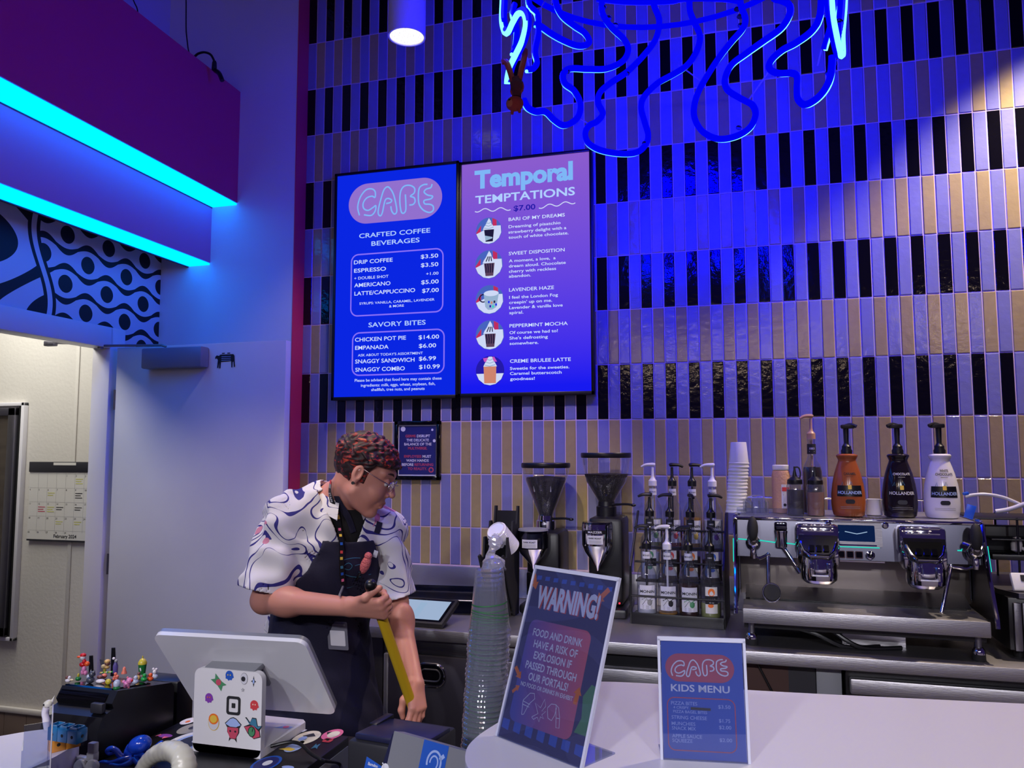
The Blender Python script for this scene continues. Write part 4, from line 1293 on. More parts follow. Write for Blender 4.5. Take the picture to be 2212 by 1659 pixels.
b.m('black'); b.bx(-0.37, 0.37, 0.185, 0.192, 0.126, 0.14)
mk('drip_tray', b, EM, 'wide brushed steel drip tray')
b = MB('black'); b.bx(-0.39, 0.39, 0.03, 0.55, 0.06, 0.10); mk('underbody', b, EM)
for (x, y) in ((-0.365, 0.03), (0.365, 0.03), (-0.365, 0.50), (0.365, 0.50)):
    b = MB('rubber'); b.lathe([(0.020, 0), (0.021, 0.004), (0.020, 0.022)], (x, y, 0), seg=20)
    b.m('chrome'); b.lathe([(0.0205, 0.022), (0.020, 0.034), (0.014, 0.043), (0.0, 0.046)], (x, y, 0), seg=20)
    b.m('steel_dark'); b.cyl((x, y + 0.005, 0.04), (x, y + 0.005, 0.09), 0.012)
    mk('foot', b, EM)
for s in (-1, 1):
    b = MB('chrome'); x = s * 0.416
    b.tube([(x, 0.55, 0.448), (x, 0.142, 0.452), (x, 0.126, 0.44), (x, 0.06, 0.27), (x, -0.005, 0.145), (x, -0.01, 0.115)], 0.0075, 8)
    b.m('black'); b.prism([(0.13, 0.44), (0.56, 0.44), (0.56, 0.12), (0.0, 0.12), (0.065, 0.27)], lambda u, v, h, x=x: V((x + h, u, v)), -0.0015, 0.0015)
    b.m('led_teal'); b.tube([(x + s * 0.006, 0.098, 0.372), (x + 0.006 * s, 0.066, 0.29)], 0.0032, 6)
    mk('side_frame', b, EM)
# teal light line across the front
def fp(x, z, d=0.002): return V((x, 0.135 - (0.448 - z) * 0.119 - d, z))
FM = lambda u, v, h=0.0: fp(u, v, h + 0.001)
for (xa, za, xb, zb) in ((-0.407, 0.368, -0.366, 0.366), (-0.335, 0.366, -0.265, 0.358), (-0.235, 0.358, -0.175, 0.352), (-0.05, 0.352, 0.085, 0.352), (0.335, 0.352, 0.40, 0.352)):
    b = MB('led_teal'); b.tube([fp(xa, za), fp(xb, zb)], 0.0022, 6); mk('light_strip', b, EM, 'thin teal light strip')
b = MB('steel_dark'); b.prism(rrect(0.165, 0.085, 0.006, 4, 0.012, 0.397), FM, 0.0, 0.010)
E('em_screen', (20, 44, 96), 0.5)
b.m('em_screen'); b.poly(rrect(0.125, 0.058, 0.004, 4, 0.008, 0.402), FM, 0.0112); b.m('scr_pale'); b.line([(-.03, .408), (0.0, .402), (.01, .400), (.02, .402), (.045, .408)], .003, FM, .0125)
b.m('chrome'); b.line([(-.055, .36), (.075, .36)], .005, FM, .012)
mk('display', b, EM)
for i in range(3):
    b = MB('black_gloss'); b.prism(rrect(0.022, 0.022, 0.003, 3, -0.045 + 0.03 * i, 0.325), FM, 0, 0.004); b.m('brown_trim'); b.ring(rrect(0.026, 0.026, 0.003, 3, -0.045 + 0.03 * i, 0.325), rrect(0.021, 0.021, 0.003, 3, -0.045 + 0.03 * i, 0.325), FM, 0.0045); mk('button', b, EM)
b = MB('chrome'); b.lathe([(0.015, 0), (0.015, 0.012), (0.011, 0.016), (0, 0.016)], fp(0.052, 0.325), (0, -1, 0.1), 20); b.m('black_gloss'); b.lathe([(0.009, 0.0165), (0, 0.0175)], fp(0.052, 0.325), (0, -1, 0.1), 16); mk('dial', b, EM)
for x in (-0.085, 0.108):
    b = MB('chrome'); b.lathe([(0.011, 0), (0.011, 0.006), (0.008, 0.008)], fp(x, 0.432), (0, -1, 0.1), 18); b.m('ink_grey'); b.lathe([(0.004, 0.0085), (0, 0.0085)], fp(x, 0.432), (0, -1, 0.1), 12); mk('gauge', b, EM)
# group heads
for gx in (-0.128, 0.215):
    b = MB('chrome')
    b.box((gx, 0.10, 0.385), (0.15, 0.09, 0.10), 0.014); b.box((gx, 0.085, 0.33), (0.142, 0.13, 0.09), 0.02)
    b.lathe([(0.050, 0.235), (0.060, 0.245), (0.062, 0.262), (0.060, 0.30), (0.056, 0.33)], (gx, 0.035, 0), seg=32)
    b.m('dark_chrome'); b.lathe([(0.0, 0.232), (0.046, 0.232), (0.050, 0.237)], (gx, 0.035, 0), seg=28, caps=False)
    g = mk('group_head', b, EM, 'polished chrome brew group')
    R = rotx(math.radians(48))
    c = V((gx, 0.008, 0.358))
    Mg = plane(c, (1, 0, 0), R @ V((0, 1, 0)))
    hood = [(-.066, .05), (.066, .05), (.064, .01), (.050, -.025), (.030, -.046), (-.030, -.046), (-.050, -.025), (-.064, .01)]
    b = MB('chrome'); b.prism(hood, Mg, -0.03, 0.004)
    b.tube([Mg(u, v, 0.006) for u, v in ((-.060, .02), (-.048, -.018), (-.030, -.038), (.030, -.038), (.048, -.018), (.060, .02))], 0.005, 8)
    b.m('dark_chrome'); b.poly([(u * .8, v * .72) for u, v in hood], Mg, 0.005); mk('hood', b, g)
    for k in (-1, 0, 1):
        b = MB('black_gloss'); b.prism(rrect(0.018, 0.026, 0.003, 3, k * 0.024, -0.008), Mg, 0.005, 0.010); mk('brew_button', b, g)
    b = MB('white_gloss'); b.bx(gx - 0.03, gx + 0.03, -0.030, -0.018, 0.262, 0.267, 0.002); b.m('chrome'); b.bx(gx - 0.034, gx - 0.026, -0.032, -0.015, 0.262, 0.31, 0.003); b.bx(gx + 0.026, gx + 0.034, -0.032, -0.015, 0.262, 0.31, 0.003); mk('drip_lip', b, g)
    b = MB('chrome')
    for z in (0.41, 0.428): b.bx(gx - 0.055, gx + 0.055, 0.052, 0.058, z, z + 0.008, 0.002)
    mk('vent_rib', b, g)
# steam taps: black handles, chrome mounts, wands
for (px, py, s, wx) in ((-0.352, 0.385, -1, ((-0.30, 0.10, 0.315), (-0.302, 0.06, 0.18))), (0.362, 0.385, 1, ((0.305, 0.09, 0.30), (0.262, 0.05, 0.15)))):
    c = fp(px, py, 0.03)
    if s > 0: c = c + V((0.018, -0.02, -0.005))
    b = MB('chrome'); b.lathe([(0.014, -0.03), (0.024, 0.0), (0.026, 0.012), (0.018, 0.03)], c + V((0, 0.0, -0.028)), (0, -0.5, 0.6), 16)
    b.cyl(fp(px, py - 0.02, 0), c + V((0, 0, -0.02)), 0.02, 0.018); b.lathe([(0.010, 0), (0.012, 0.015), (0.009, 0.05)], c + V((0, 0, -0.085)), (0, 0, 1), 12)
    b.ball(c + V((0, 0.01, -0.03)), (0.027, 0.02, 0.026), 12, 8)
    tp = mk('steam_tap', b, EM)
    b = MB('black_matte'); b.ball(c + V((0, -0.024, 0.028)), (0.0195, 0.015, 0.046), 16, 12, rotx(-0.12)); b.cyl(c + V((0, -0.01, -0.03)), c + V((0, -0.02, 0.0)), 0.009, seg=10); mk('handle', b, tp, 'black oval steam handle')
    a, e = V(wx[0]), V(wx[1])
    b = MB('chrome'); b.tube([c + V((0, 0, -0.075)), c + V((0.4 * (a.x - c.x), 0, -0.085)), a], 0.006, 8); b.tube([a, e], 0.0072, 10); b.ball(a, 0.009, 10, 8); b.ball(e, 0.0075, 10, 8); mk('steam_wand', b, EM, 'slim chrome steam wand')
b = MB('black_matte'); b.lathe([(0.022, 0.0), (0.028, 0.003), (0.030, 0.012), (0.028, 0.016)], (-0.292, 0.05, 0.185), (0.1, -0.95, 0.25), 24); b.m('chrome'); b.tube([V((-0.292 + 0.03 * math.cos(a), 0.05 + 0.01 * math.sin(a), 0.185 + 0.032 * math.sin(a))) for a in [2 * PI * i / 24 for i in range(24)]], 0.003, 6, closed=True); mk('milk_thermometer', b, EM, 'round chrome ring on the left wand')
b = MB('chrome'); c = fp(-0.252, 0.40, 0.02)
b.lathe([(0.021, -0.045), (0.022, 0.0), (0.024, 0.012), (0.024, 0.016)], c + V((0, 0, -0.01)), (0, 0, 1), 20); b.m('dark_chrome'); b.box(c + V((0, 0.004, 0.022)), (0.044, 0.03, 0.03), 0.004)
b.m('chrome'); b.tube(catmull([c + V((0.005, 0, -0.05)), c + V((0.02, -0.01, -0.075)), c + V((0.062, -0.02, -0.145))], 5), [0.008] * 5 + [0.007] * 3 + [0.009] * 3, 10); mk('water_spout', b, EM)
b = MB('steel'); b.bx(-0.40, 0.40, 0.15, 0.58, 0.448, 0.451); b.m('black')
for i in range(14): b.box((-0.02 + 0.012 * i, 0.20, 0.4515), (0.005, 0.05, 0.001), 0, rotz(0.5))
mk('cup_tray', b, EM)
b = MB('acrylic'); b.bx(-0.41, -0.17, 0.146, 0.150, 0.452, 0.485); b.m('chrome'); b.cyl((-0.41, 0.56, 0.50), (0.41, 0.56, 0.50), 0.004); mk('cup_rail', b, EM)
b = MB('black')
for (xa, xb, z) in ((-0.25, -0.05, 0.05), (-0.1, 0.02, 0.03)): b.tube(catmull([V((xa, 0.06, 0.07)), V(((xa + xb) / 2, 0.05, z)), V((xb, 0.06, 0.008)), V((xb + 0.12, 0.1, 0.008))], 6), 0.008, 8)
mk('drain_hose', b, EM)
P('mirror_warm', (196, 160, 110), 0.3, 1.0); b = MB('steel'); b.bx(-0.05, 0.16, 0.14, 0.30, 0.001, 0.07); mk('pump_box', b, EM)

# ================================================================ ON TOP OF THE MACHINE
MT = CT + 0.4525
def ontop(px, py, dy): p = aty(px, py, dy); return (p.x, dy, MT)


b = MB('white'); b.lathe([(0.0, 0.0885), (0.0295, 0.0885), (0.031, 0.086), (0.038, 0.006), (0.040, 0.005), (0.0405, 0.0025), (0.040, 0.0), (0.038, 0.0005)], seg=26, caps=False)
cu = one('paper_cup', b, 'white paper cup upside down, topmost of the stack on the coffee machine', 'paper cup', (2.226, -0.35, MT), group='stacked white paper cups', sharp=30)
NCUP = 15
for i in range(NCUP):
    o = cu if i == 0 else cu.copy()
    if i: COL.objects.link(o); o['label'] = 'white paper cup in the upside down stack, below the topmost one'
    k = NCUP - 1 - i
    o.location = (2.226 - 0.0012 * i + 0.001 * math.sin(i * 2.1), -0.35, MT + 0.0140 * k)
b = MB('pet_clear'); b.lathe([(0.050, 0.0), (0.051, 0.003), (0.048, 0.006), (0.047, 0.045), (0.036, 0.066), (0.018, 0.074), (0.0, 0.075)], seg=28, caps=False)
for k in range(10):
    a = 2 * PI * k / 10; b.box((0.0465 * math.cos(a), 0.0465 * math.sin(a), 0.03), (0.004, 0.004, 0.04), 0, rotz(a))
one('dome_cup', b, 'clear plastic dome lid upside down beside the paper cup stack', 'lid', (2.285, -0.42, MT))

P('spice', (196, 150, 120), 0.8, bump=(120, 0.3)); P('sauce_dark', (30, 18, 22), 0.3); P('sauce_tan', (150, 98, 74), 0.35); P('caramel_jug', (146, 76, 40), 0.18); P('choc_jug', (26, 20, 26), 0.12); P('white_jug', (214, 212, 218), 0.16); P('pump_tan', (190, 146, 120), 0.35)
x, y, z = ontop(1689, 1100, -0.33)
t = thing('seasoning_jar', 'plastic jar of pinkish powder with white lid on the coffee machine', 'jar', (x, y, z))
b = MB('spice'); b.lathe([(0.0, 0.001), (0.034, 0.001), (0.036, 0.006), (0.036, 0.15), (0.032, 0.168), (0.027, 0.172)], seg=24); mk('jar', b, t)
b = MB('white'); b.lathe([(0.031, 0.172), (0.032, 0.174), (0.032, 0.19), (0.030, 0.192), (0, 0.192)], seg=24, caps=False); mk('lid', b, t)
M = wrap((0, 0, 0), 0.0364, -PI / 2 + 0.45)
b = MB('label_white'); b.add([M(-.018 + .036 * i / 6, v) for v in (.02, .115) for i in range(7)], [(i, i + 1, i + 8, i + 7) for i in range(6)])
b.m('print_red'); b.add([M(-.016 + .032 * i / 6, v, .0006) for v in (.088, .104) for i in range(7)], [(i, i + 1, i + 8, i + 7) for i in range(6)]); b.m('ink'); b.poly(disc(.006, 10, -.006, .034), M, .0006); b.m('ink_grey'); b.line([(-.012, .074), (.012, .074)], .003, M, .0006); mk('label', b, t)


def squeeze(lab, px, dy, liq, lvl, hook):
    x, y, z = ontop(px, 1110, dy)
    t = thing('squeeze_bottle', lab, 'squeeze bottle', (x, y, z))
    b = MB('pet_clear'); b.lathe([(0, .001), (0.030, .001), (0.032, .005), (0.032, .112), (0.028, .122), (0.024, .126)], seg=24, caps=False); mk('bottle', b, t)
    b = MB(liq); b.lathe([(0, .002), (0.0312, .003), (0.0312, lvl), (0, lvl)], seg=22, caps=False); mk('sauce', b, t)
    b = MB('black'); b.lathe([(0.028, .118), (0.029, .122), (0.028, .136), (0.018, .144), (0.009, .150), (0.004, .175), (0.0035, .188)], seg=20)
    if hook: b.tube(catmull([V((0.003, 0, .185)), V((0.016, 0, .183)), V((0.022, 0, .16)), V((0.018, 0, .14))], 5), 0.003, 6)
    mk('nozzle_cap', b, t)


squeeze('squeeze bottle of dark sauce with black hooked nozzle cap', 1719, -0.42, 'sauce_dark', .098, True)
squeeze('squeeze bottle of tan sauce with flat black cap', 1763, -0.44, 'sauce_tan', .090, False)
x, y, z = ontop(1757, 1095, -0.34)
t = thing('syrup_bottle', 'tall dark syrup bottle with beige pump behind the tan squeeze bottle', 'syrup bottle', (x, y, z))
b = MB('bottle_glass'); b.lathe([(0.0, .001), (0.036, .001), (0.038, .006), (0.038, .165), (0.034, .187), (0.020, .212), (0.0155, .23), (0.0145, .285), (0.0165, .288), (0.0165, .296)], seg=22, caps=False); mk('glass', b, t)
b = MB('sauce_dark'); b.lathe([(0, .003), (0.036, .004), (0.036, .165), (0.032, .184), (0, .186)], seg=20, caps=False); mk('syrup', b, t)
b = MB('pump_tan'); b.cyl((0, 0, .02), (0, 0, .29), .004, seg=6); pump(b, .296, 'pump_tan', PI * 1.1); mk('pump', b, t, 'beige pump head')
b = MB('ink'); b.lathe([(0.017, .236), (0.0165, .276)], seg=18, caps=False); M = wrap((0, 0, 0), .0172, -PI / 2); b.m('label_white'); b.text('1883', 0, .254, .0115, M, .0004, 'CENTER', .01); b.line([(-.01, .246), (.01, .246)], .002, M, .0004); mk('neck_label', b, t)


def jug(lab, px, dy, mat, title, tcol, side, plate):
    x, y, z = ontop(px, 1115, dy)
    t = thing('sauce_jug', lab, 'sauce jug', (x, y, z), 0, 'pump jugs of coffee sauce')
    prof = [(0, .001), (.050, .001), (.056, .006), (.060, .025), (.062, .05), (.061, .085), (.056, .125), (.048, .162), (.040, .188), (.034, .205), (.032, .213), (.036, .222), (.039, .228), (.039, .232), (.034, .236), (.02, .238)]
    b = MB(mat); b.lathe(prof, seg=36, sy=0.86); mk('jug', b, t)
    b = MB('black'); b.lathe([(.020, .236), (.021, .25), (.017, .257), (.017, .266), (.012, .272), (.009, .278), (.0105, .335)], seg=20)
    b.box((side * 0.006, -0.006, .342), (.05, .026, .016), .005); b.tube(catmull([V((0, 0, .346)), V((side * .018, -.01, .349)), V((side * .036, -.018, .342))], 4), .007, 8); mk('pump', b, t, 'black pump head')
    def MM(u, v, h=0.0):
        r = np.interp(v, [q[1] for q in prof[1:]], [q[0] for q in prof[1:]]) + h + .0008
        a = -PI / 2 + u / .06
        return V((r * math.cos(a), r * .86 * math.sin(a), v))
    b = MB('black')
    if plate: b.add([MM(-.048 + .096 * i / 12, v, 0.0) for v in (.077, .09, .105, .118) for i in range(13)], [(j * 13 + i, j * 13 + i + 1, (j + 1) * 13 + i + 1, (j + 1) * 13 + i) for j in range(3) for i in range(12)])
    b.m('print_lblue' if plate else 'label_white'); b.text('HOLLANDER', 0, .086, .0165, MM, .0012, 'CENTER', .015, .92)
    b.m('print_yellow'); b.poly(rrect(.013, .016, .002, 3, .0, .112), MM, .0014)
    b.m(tcol)
    ls = title.split('/')
    for i, s in enumerate(ls): b.text(s, .004, .158 + .013 * (len(ls) - 1 - i), .0125, MM, .0008, 'CENTER', .02)
    b.line([(-.012 + .028 * i / 6, .151) for i in range(7)], .0012, MM, .0008)
    b.m('ink' if mat != 'choc_jug' else 'charcoal'); b.poly(stadium(.032, .016), lambda u, v, h: MM(u, v + .058, h), .0008)
    b.m('ink_grey')
    for k in range(2): b.line([(-.035 + .07 * i / 8, .038 - k * .006) for i in range(9)], .0012, MM, .0008)
    b.m('print_teal')
    b.line([(-.032, .118), (-.026, .132), (-.024, .119)], .0016, MM, .0008); b.line([(.0, .12), (.006, .134), (.01, .121)], .0016, MM, .0008)
    mk('label', b, t)


jug('brown caramel sauce jug with black pump on the coffee machine', 1834, -0.42, 'caramel_jug', 'CARAMEL', 'ink', 1, True)
jug('dark chocolate sauce jug with black pump, middle of the three jugs', 1945, -0.42, 'choc_jug', 'CHOCOLATE', 'label_white', -1, False)
jug('white chocolate sauce jug, white with black pump', 2036, -0.42, 'white_jug', 'WHITE/CHOCOLATE', 'ink', -1, True)
b = MB('white'); b.lathe([(0, .001), (.027, .001), (.030, .004), (.026, .06), (.027, .062), (.024, .061), (.026, .006)], seg=24, caps=False)
one('ceramic_cup', b, 'plain white cup between the caramel and chocolate jugs', 'cup', ontop(1889, 1115, -0.36))

# ================================================================ RIGHT END: rack, hose, oven, timer
ov = thing('countertop_oven', 'black countertop oven with steel top at the right end of the counter', 'oven', (3.09, -0.62, CT))
b = MB('black'); b.bx(0.0, 0.62, 0, 0.48, 0.03, 0.205, 0.004); mk('body', b, ov)
b = MB('steel_dark'); b.prism([(-0.01, 0.07), (0.03, -0.015), (0.63, -0.015), (0.63, 0.49), (-0.01, 0.49)], lambda u, v, h: V((u, v, h)), 0.205, 0.222); mk('top_plate', b, ov)
b = MB('steel_dark'); b.bx(0.012, 0.036, -0.016, 0.0, 0.03, 0.19, 0.004); b.bx(0.04, 0.05, -0.012, 0.0, 0.03, 0.19, 0.002); b.bx(0.04, 0.6, -0.02, 0.0, 0.012, 0.035, 0.003)
for i in range(3): b.bx(0.075, 0.6, -0.004, 0.0, 0.06 + 0.045 * i, 0.07 + 0.045 * i)
mk('door', b, ov)
for (x, y) in ((0.04, 0.04), (0.58, 0.04), (0.04, 0.44), (0.58, 0.44)):
    b = MB('rubber'); b.cyl((x, y, 0), (x, y, 0.03), 0.018); mk('foot', b, ov)
OT = CT + 0.222
t = thing('kitchen_timer', 'white kitchen timer with dark display on the oven top', 'timer', (3.165, -0.585, OT), 0.1)
R = rotx(math.radians(28))
b = MB('white'); b.box((0.0, 0.0, 0.031), (0.105, 0.018, 0.062), 0.005, rotx(math.radians(-24))); mk('case', b, t)
M = plane(V((0, -0.0095, 0.034)), (1, 0, 0), rotx(math.radians(-24)) @ V((0, 0, 1)))
b = MB('charcoal'); b.poly(rrect(.062, .022, .001, 2, .006, .012), M, .0014); mk('display', b, t)
t = thing('wire_shelf', 'black tiered wire shelf above the oven at the right edge', 'shelf rack', (3.12, -0.42, OT))
for z in (0.11, 0.165, 0.238):
    b = MB('black'); b.bx(-0.03 if z < 0.2 else -0.085, 0.5, -0.06, 0.2, z - (0.02 if z < 0.15 else 0.006), z, 0.002); mk('tier', b, t)
for (x, y) in ((0.055, -0.055), (0.055, 0.19), (0.48, -0.055), (0.48, 0.19)):
    b = MB('black'); b.cyl((x, y, 0), (x, y, 0.24), 0.004, seg=8); mk('post', b, t)
b = MB('charcoal'); b.bx(-0.02, 0.16, 0.05, 0.12, 0.11, 0.20, 0.004); mk('bin', b, t)
b = MB('white'); b.lathe([(0.0, -0.03), (0.016, -0.024), (0.019, 0.0), (0.013, 0.024), (0.0, 0.03)], (0.06, -0.02, 0.14), (0.15, 0.1, 1), 14); b.tube([(0.07, -0.02, 0.13), (0.1, -0.02, 0.115)], 0.006, 8)
one('white_scoop', b, 'white scoop lying on the black wire shelf', 'scoop', (3.12, -0.42, OT + 0.003))
P('hose_clear', (206, 206, 214), 0.25)
t = thing('water_hose', 'white hose with blue end fitting curving over the wire shelf', 'hose')
pts = [aty(*q) for q in ((2085, 1073, -0.42), (2104, 1069, -0.42), (2130, 1068, -0.42), (2165, 1074, -0.42), (2200, 1088, -0.42), (2235, 1106, -0.42))]
b = MB('hose_clear'); b.tube(catmull(pts, 6), 0.0062, 10); pts = [aty(*q) for q in ((2150, 1105, -0.44), (2180, 1100, -0.44), (2215, 1088, -0.44), (2250, 1075, -0.44))]; b.tube(catmull(pts, 6), 0.008, 10); mk('tube', b, t)
P('blue_fit', (30, 90, 214), 0.35); p = aty(2086, 1066, -0.42)
b = MB('blue_fit'); b.box(p, (0.02, 0.012, 0.010), 0.002, roty(-0.2)); mk('end_fitting', b, t, 'blue end fitting')
b = MB('blue_fit'); b.box((0, 0, 0.03), (0.03, 0.006, 0.05), 0.001, roty(0.3)); one('blue_tag', b, 'bright blue tag behind the right steam handle', 'tag', (3.02, -0.5, MT))

# ================================================================ CUSTOMER BAR AND WORK COUNTER
BT = 1.08
far = [(4.6, -1.56), (2.775, -1.775), (2.30, -1.826), (2.02, -1.841), (1.90, -1.857), (1.838, -1.885), (1.800, -1.96), (1.774, -2.08), (1.752, -2.17), (1.735, -2.255), (1.737, -2.325), (1.768, -2.40), (1.84, -2.47), (1.96, -2.52), (2.3, -2.56), (4.6, -2.45)]
cv = catmull([(x, y, 0) for x, y in far[1:15]], 6)
out = [(4.6, -1.56)] + [(p.x, p.y) for p in cv] + [(4.6, -2.45)]
FL = lambda u, v, h=0.0: V((u, v, h))
t = thing('service_bar', 'white solid surface bar with rounded end holding the two signs', 'bar counter')
b = MB('corian'); b.prism(out, FL, BT - 0.004, BT); b.m('corian_edge'); b.prism(out, FL, BT - 0.045, BT - 0.004); mk('bar_top', b, t)
inn = [(x + (0.04 if x < 2.2 else 0), y + (0.04 if y < -2.3 else -0.04)) for x, y in out]
b = MB('corian_edge'); b.prism(inn, FL, 0.0, BT - 0.045); mk('bar_front', b, t)
lb = [(0.30, -3.25), (0.62, -2.80), (0.80, -2.585), (0.878, -2.493), (0.915, -2.452), (0.955, -2.432), (1.00, -2.436), (1.035, -2.47), (1.055, -2.52), (1.06, -2.60), (1.04, -2.80), (0.98, -3.05)]
cv = catmull([(x, y, 0) for x, y in lb], 6); out2 = [(p.x, p.y) for p in cv] + [(0.9, -3.3), (0.3, -3.3)]
t = thing('service_bar', 'left end piece of the white bar beside the black printer', 'bar counter')
b = MB('corian'); b.prism(out2, FL, BT - 0.045, BT); mk('bar_top', b, t)
b = MB('corian_edge'); b.prism([(0.38, -3.28), (0.84, -2.60), (0.96, -2.50), (1.0, -2.55), (0.95, -2.95), (0.9, -3.28)], FL, 0, BT - 0.045); mk('bar_front', b, t)
t = thing('work_counter', 'dark lower work counter between the two white bar ends', 'counter')
WC = 0.9
b = MB('black'); b.prism([(0.70, -1.86), (1.725, -1.86), (1.70, -2.30), (1.66, -2.56), (1.18, -2.62), (1.08, -2.40), (0.98, -2.405), (0.86, -2.46), (0.70, -2.6)], FL, WC - 0.04, WC); mk('worktop', b, t)
b = MB('black_matte'); b.bx(0.75, 1.68, -2.36, -1.9, 0, WC - 0.04); mk('cabinet', b, t)


# ---------------------------------------------------------------- sign holders
def puv(O, A, B):
    O, A, B = V(O), V(A).normalized(), V(B).normalized(); N = A.cross(B)

    def f(px, py):
        d = ray(px, py); k = (O - CAMP).dot(N) / d.dot(N); p = CAMP + d * k - O
        return (p.dot(A), p.dot(B))
    return f


def holder(name, lab, O, A, back, w, hgt, foot):
    """acrylic sign holder: leaning front sleeve and a foot that runs back under it"""
    t = thing(name, lab, 'table sign', O)
    A = V(A).normalized(); B = V(back).normalized(); N = A.cross(B)
    M = plane((0, 0, 0), A, B, N)
    b = MB('acrylic')
    b.prism([(0, 0), (w, 0), (w, hgt), (0, hgt)], M, 0.0012, 0.0032)
    b.prism([(0, 0), (w, 0), (w, hgt), (0, hgt)], M, -0.0028, -0.0008)
    bh = V((B.x, B.y, 0)); bh = bh.normalized() if bh.length > .05 else V((-A.y, A.x, 0))
    Mf = plane((0, 0, 0), A, bh, (0, 0, 1))
    b.prism([(0, 0), (w, 0), (w, foot), (0, foot)], Mf, 0.0002, 0.003)
    b.prism([(0, hgt - 0.001), (w, hgt - 0.001), (w, hgt + 0.0025), (0, hgt + 0.0025)], M, -0.0028, 0.0032)
    mk('holder', b, t, 'clear acrylic')
    b = MB('acrylic_edge')
    for (x0, x1, y0, y1) in ((-.004, .0005, 0, hgt), (w - .0005, w + .004, 0, hgt), (-.004, w + .004, hgt - .003, hgt + .004)): b.prism([(x0, y0), (x1, y0), (x1, y1), (x0, y1)], M, -.003, .0034)
    mk('rim', b, t, 'bright acrylic rim')
    return t, M, puv(O, A, B)


# warning sign
O = V((1.771, -2.245, BT)); A = V((0.172, -0.102, 0)); w = 0.205
BK = V((0.045, 0.095, 0.297)); BK = BK - A.normalized() * BK.dot(A.normalized())
t, M, UV = holder('warning_sign', 'tall tilted WARNING sign about food and drink in an acrylic holder on the bar end', O, A, BK, w, 0.315, 0.09)
S = lambda x, y: UV(980 + x / 3.615, 1200 + y / 3.615)
h = 0.0
b = MB('navy_print'); b.poly([(.0015, .0015), (w - .0015, .0015), (w - .0015, .313), (.0015, .313)], M, 0.0)
mk('poster', b, t, 'navy poster sheet')
b = MB('print_blue')
for k in range(9): u = .008 + k * .022; b.poly([(u, .292), (u + .012, .293), (u + .012, .301), (u, .300)], M, .0002)
for k in range(7): u = .004 + k * .03; b.poly([(u, .018), (u + .018, .016), (u + .018, .034), (u, .034)], M, .0002)
mk('border_pattern', b, t)
P('panel_grad', (150, 84, 128), 0.45)
m = MATS['panel_grad']; nt = m.node_tree; bs = nt.nodes['Principled BSDF']; tc = nt.nodes.new('ShaderNodeTexCoord'); sp = nt.nodes.new('ShaderNodeSeparateXYZ'); mr = nt.nodes.new('ShaderNodeMapRange'); mr.inputs[1].default_value = 0.03; mr.inputs[2].default_value = 0.19
mx = nt.nodes.new('ShaderNodeMix'); mx.data_type = 'RGBA'; mx.inputs['A'].default_value = (*lin((66, 74, 170)), 1); mx.inputs['B'].default_value = (*lin((224, 96, 110)), 1)
nt.links.new(tc.outputs['Object'], sp.inputs[0]); nt.links.new(sp.outputs[0], mr.inputs[0]); nt.links.new(mr.outputs[0], mx.inputs['Factor']); nt.links.new(mx.outputs['Result'], bs.inputs['Base Color'])
q = [S(596, 478), S(1070, 606), S(920, 1470), S(440, 1270)]
u0, u1, v0, v1 = (q[0][0] + q[3][0]) / 2, (q[1][0] + q[2][0]) / 2, (q[2][1] + q[3][1]) / 2, (q[0][1] + q[1][1]) / 2
b = MB('panel_grad'); b.poly(rrect(u1 - u0, v1 - v0, .016, 6, (u0 + u1) / 2, (v0 + v1) / 2), M, .0004); mk('panel', b, t, 'rounded pink to blue panel')
b = MB('print_green'); b.poly([(w - .0015, .05), (w - .0015, .13), (w - .012, .132), (w - .026, .11), (w - .020, .075), (w - .03, .05)], M, .0003)
b.m('print_orange')


def arrow(c, ang, s):
    p = [(-1.0, .28), (.15, .28), (.15, .62), (1.0, 0), (.15, -.62), (.15, -.28), (-1.0, -.28)]
    ca, sa = math.cos(ang), math.sin(ang)
    b.poly([(c[0] + s * (x * ca - y * sa), c[1] + s * (x * sa + y * ca)) for x, y in p], M, .0006)


arrow(S(637, 205), -1.15, .0155); arrow(S(1165, 315), -2.3, .0175); arrow(S(505, 915), -.75, .0135); arrow(S(488, 1040), .75, .0105); arrow(S(965, 1095), 1.45, .015)
mk('arrow_print', b, t, 'orange arrows')
b = MB('print_red'); fit(b, "WARNING!", (646, 385), (1125, 505), .0395, lambda x, y: (S(x, y)[0] + .0008, S(x, y)[1] - .0008), M, .0006, .05)
b.m('print_white'); fit(b, "WARNING!", (640, 383), (1120, 503), .0395, S, M, .0009, .045)
for (s, l, r, c) in (("FOOD AND DRINK", (620, 612), (1000, 724), .0135), ("HAVE A RISK OF", (625, 705), (962, 808), .0135), ("EXPLOSION IF", (625, 795), (915, 890), .0135), ("PASSED THROUGH", (563, 862), (950, 1000), .0135), ("OUR PORTALS!", (583, 962), (886, 1068), .0135)):
    fit(b, s, l, r, c, S, M, .0008, .018)
fit(b, "NO FOOD OR DRINKS IN EXHIBIT", (528, 995), (925, 1155), .0075, S, M, .0008, .02)
lw = .0012
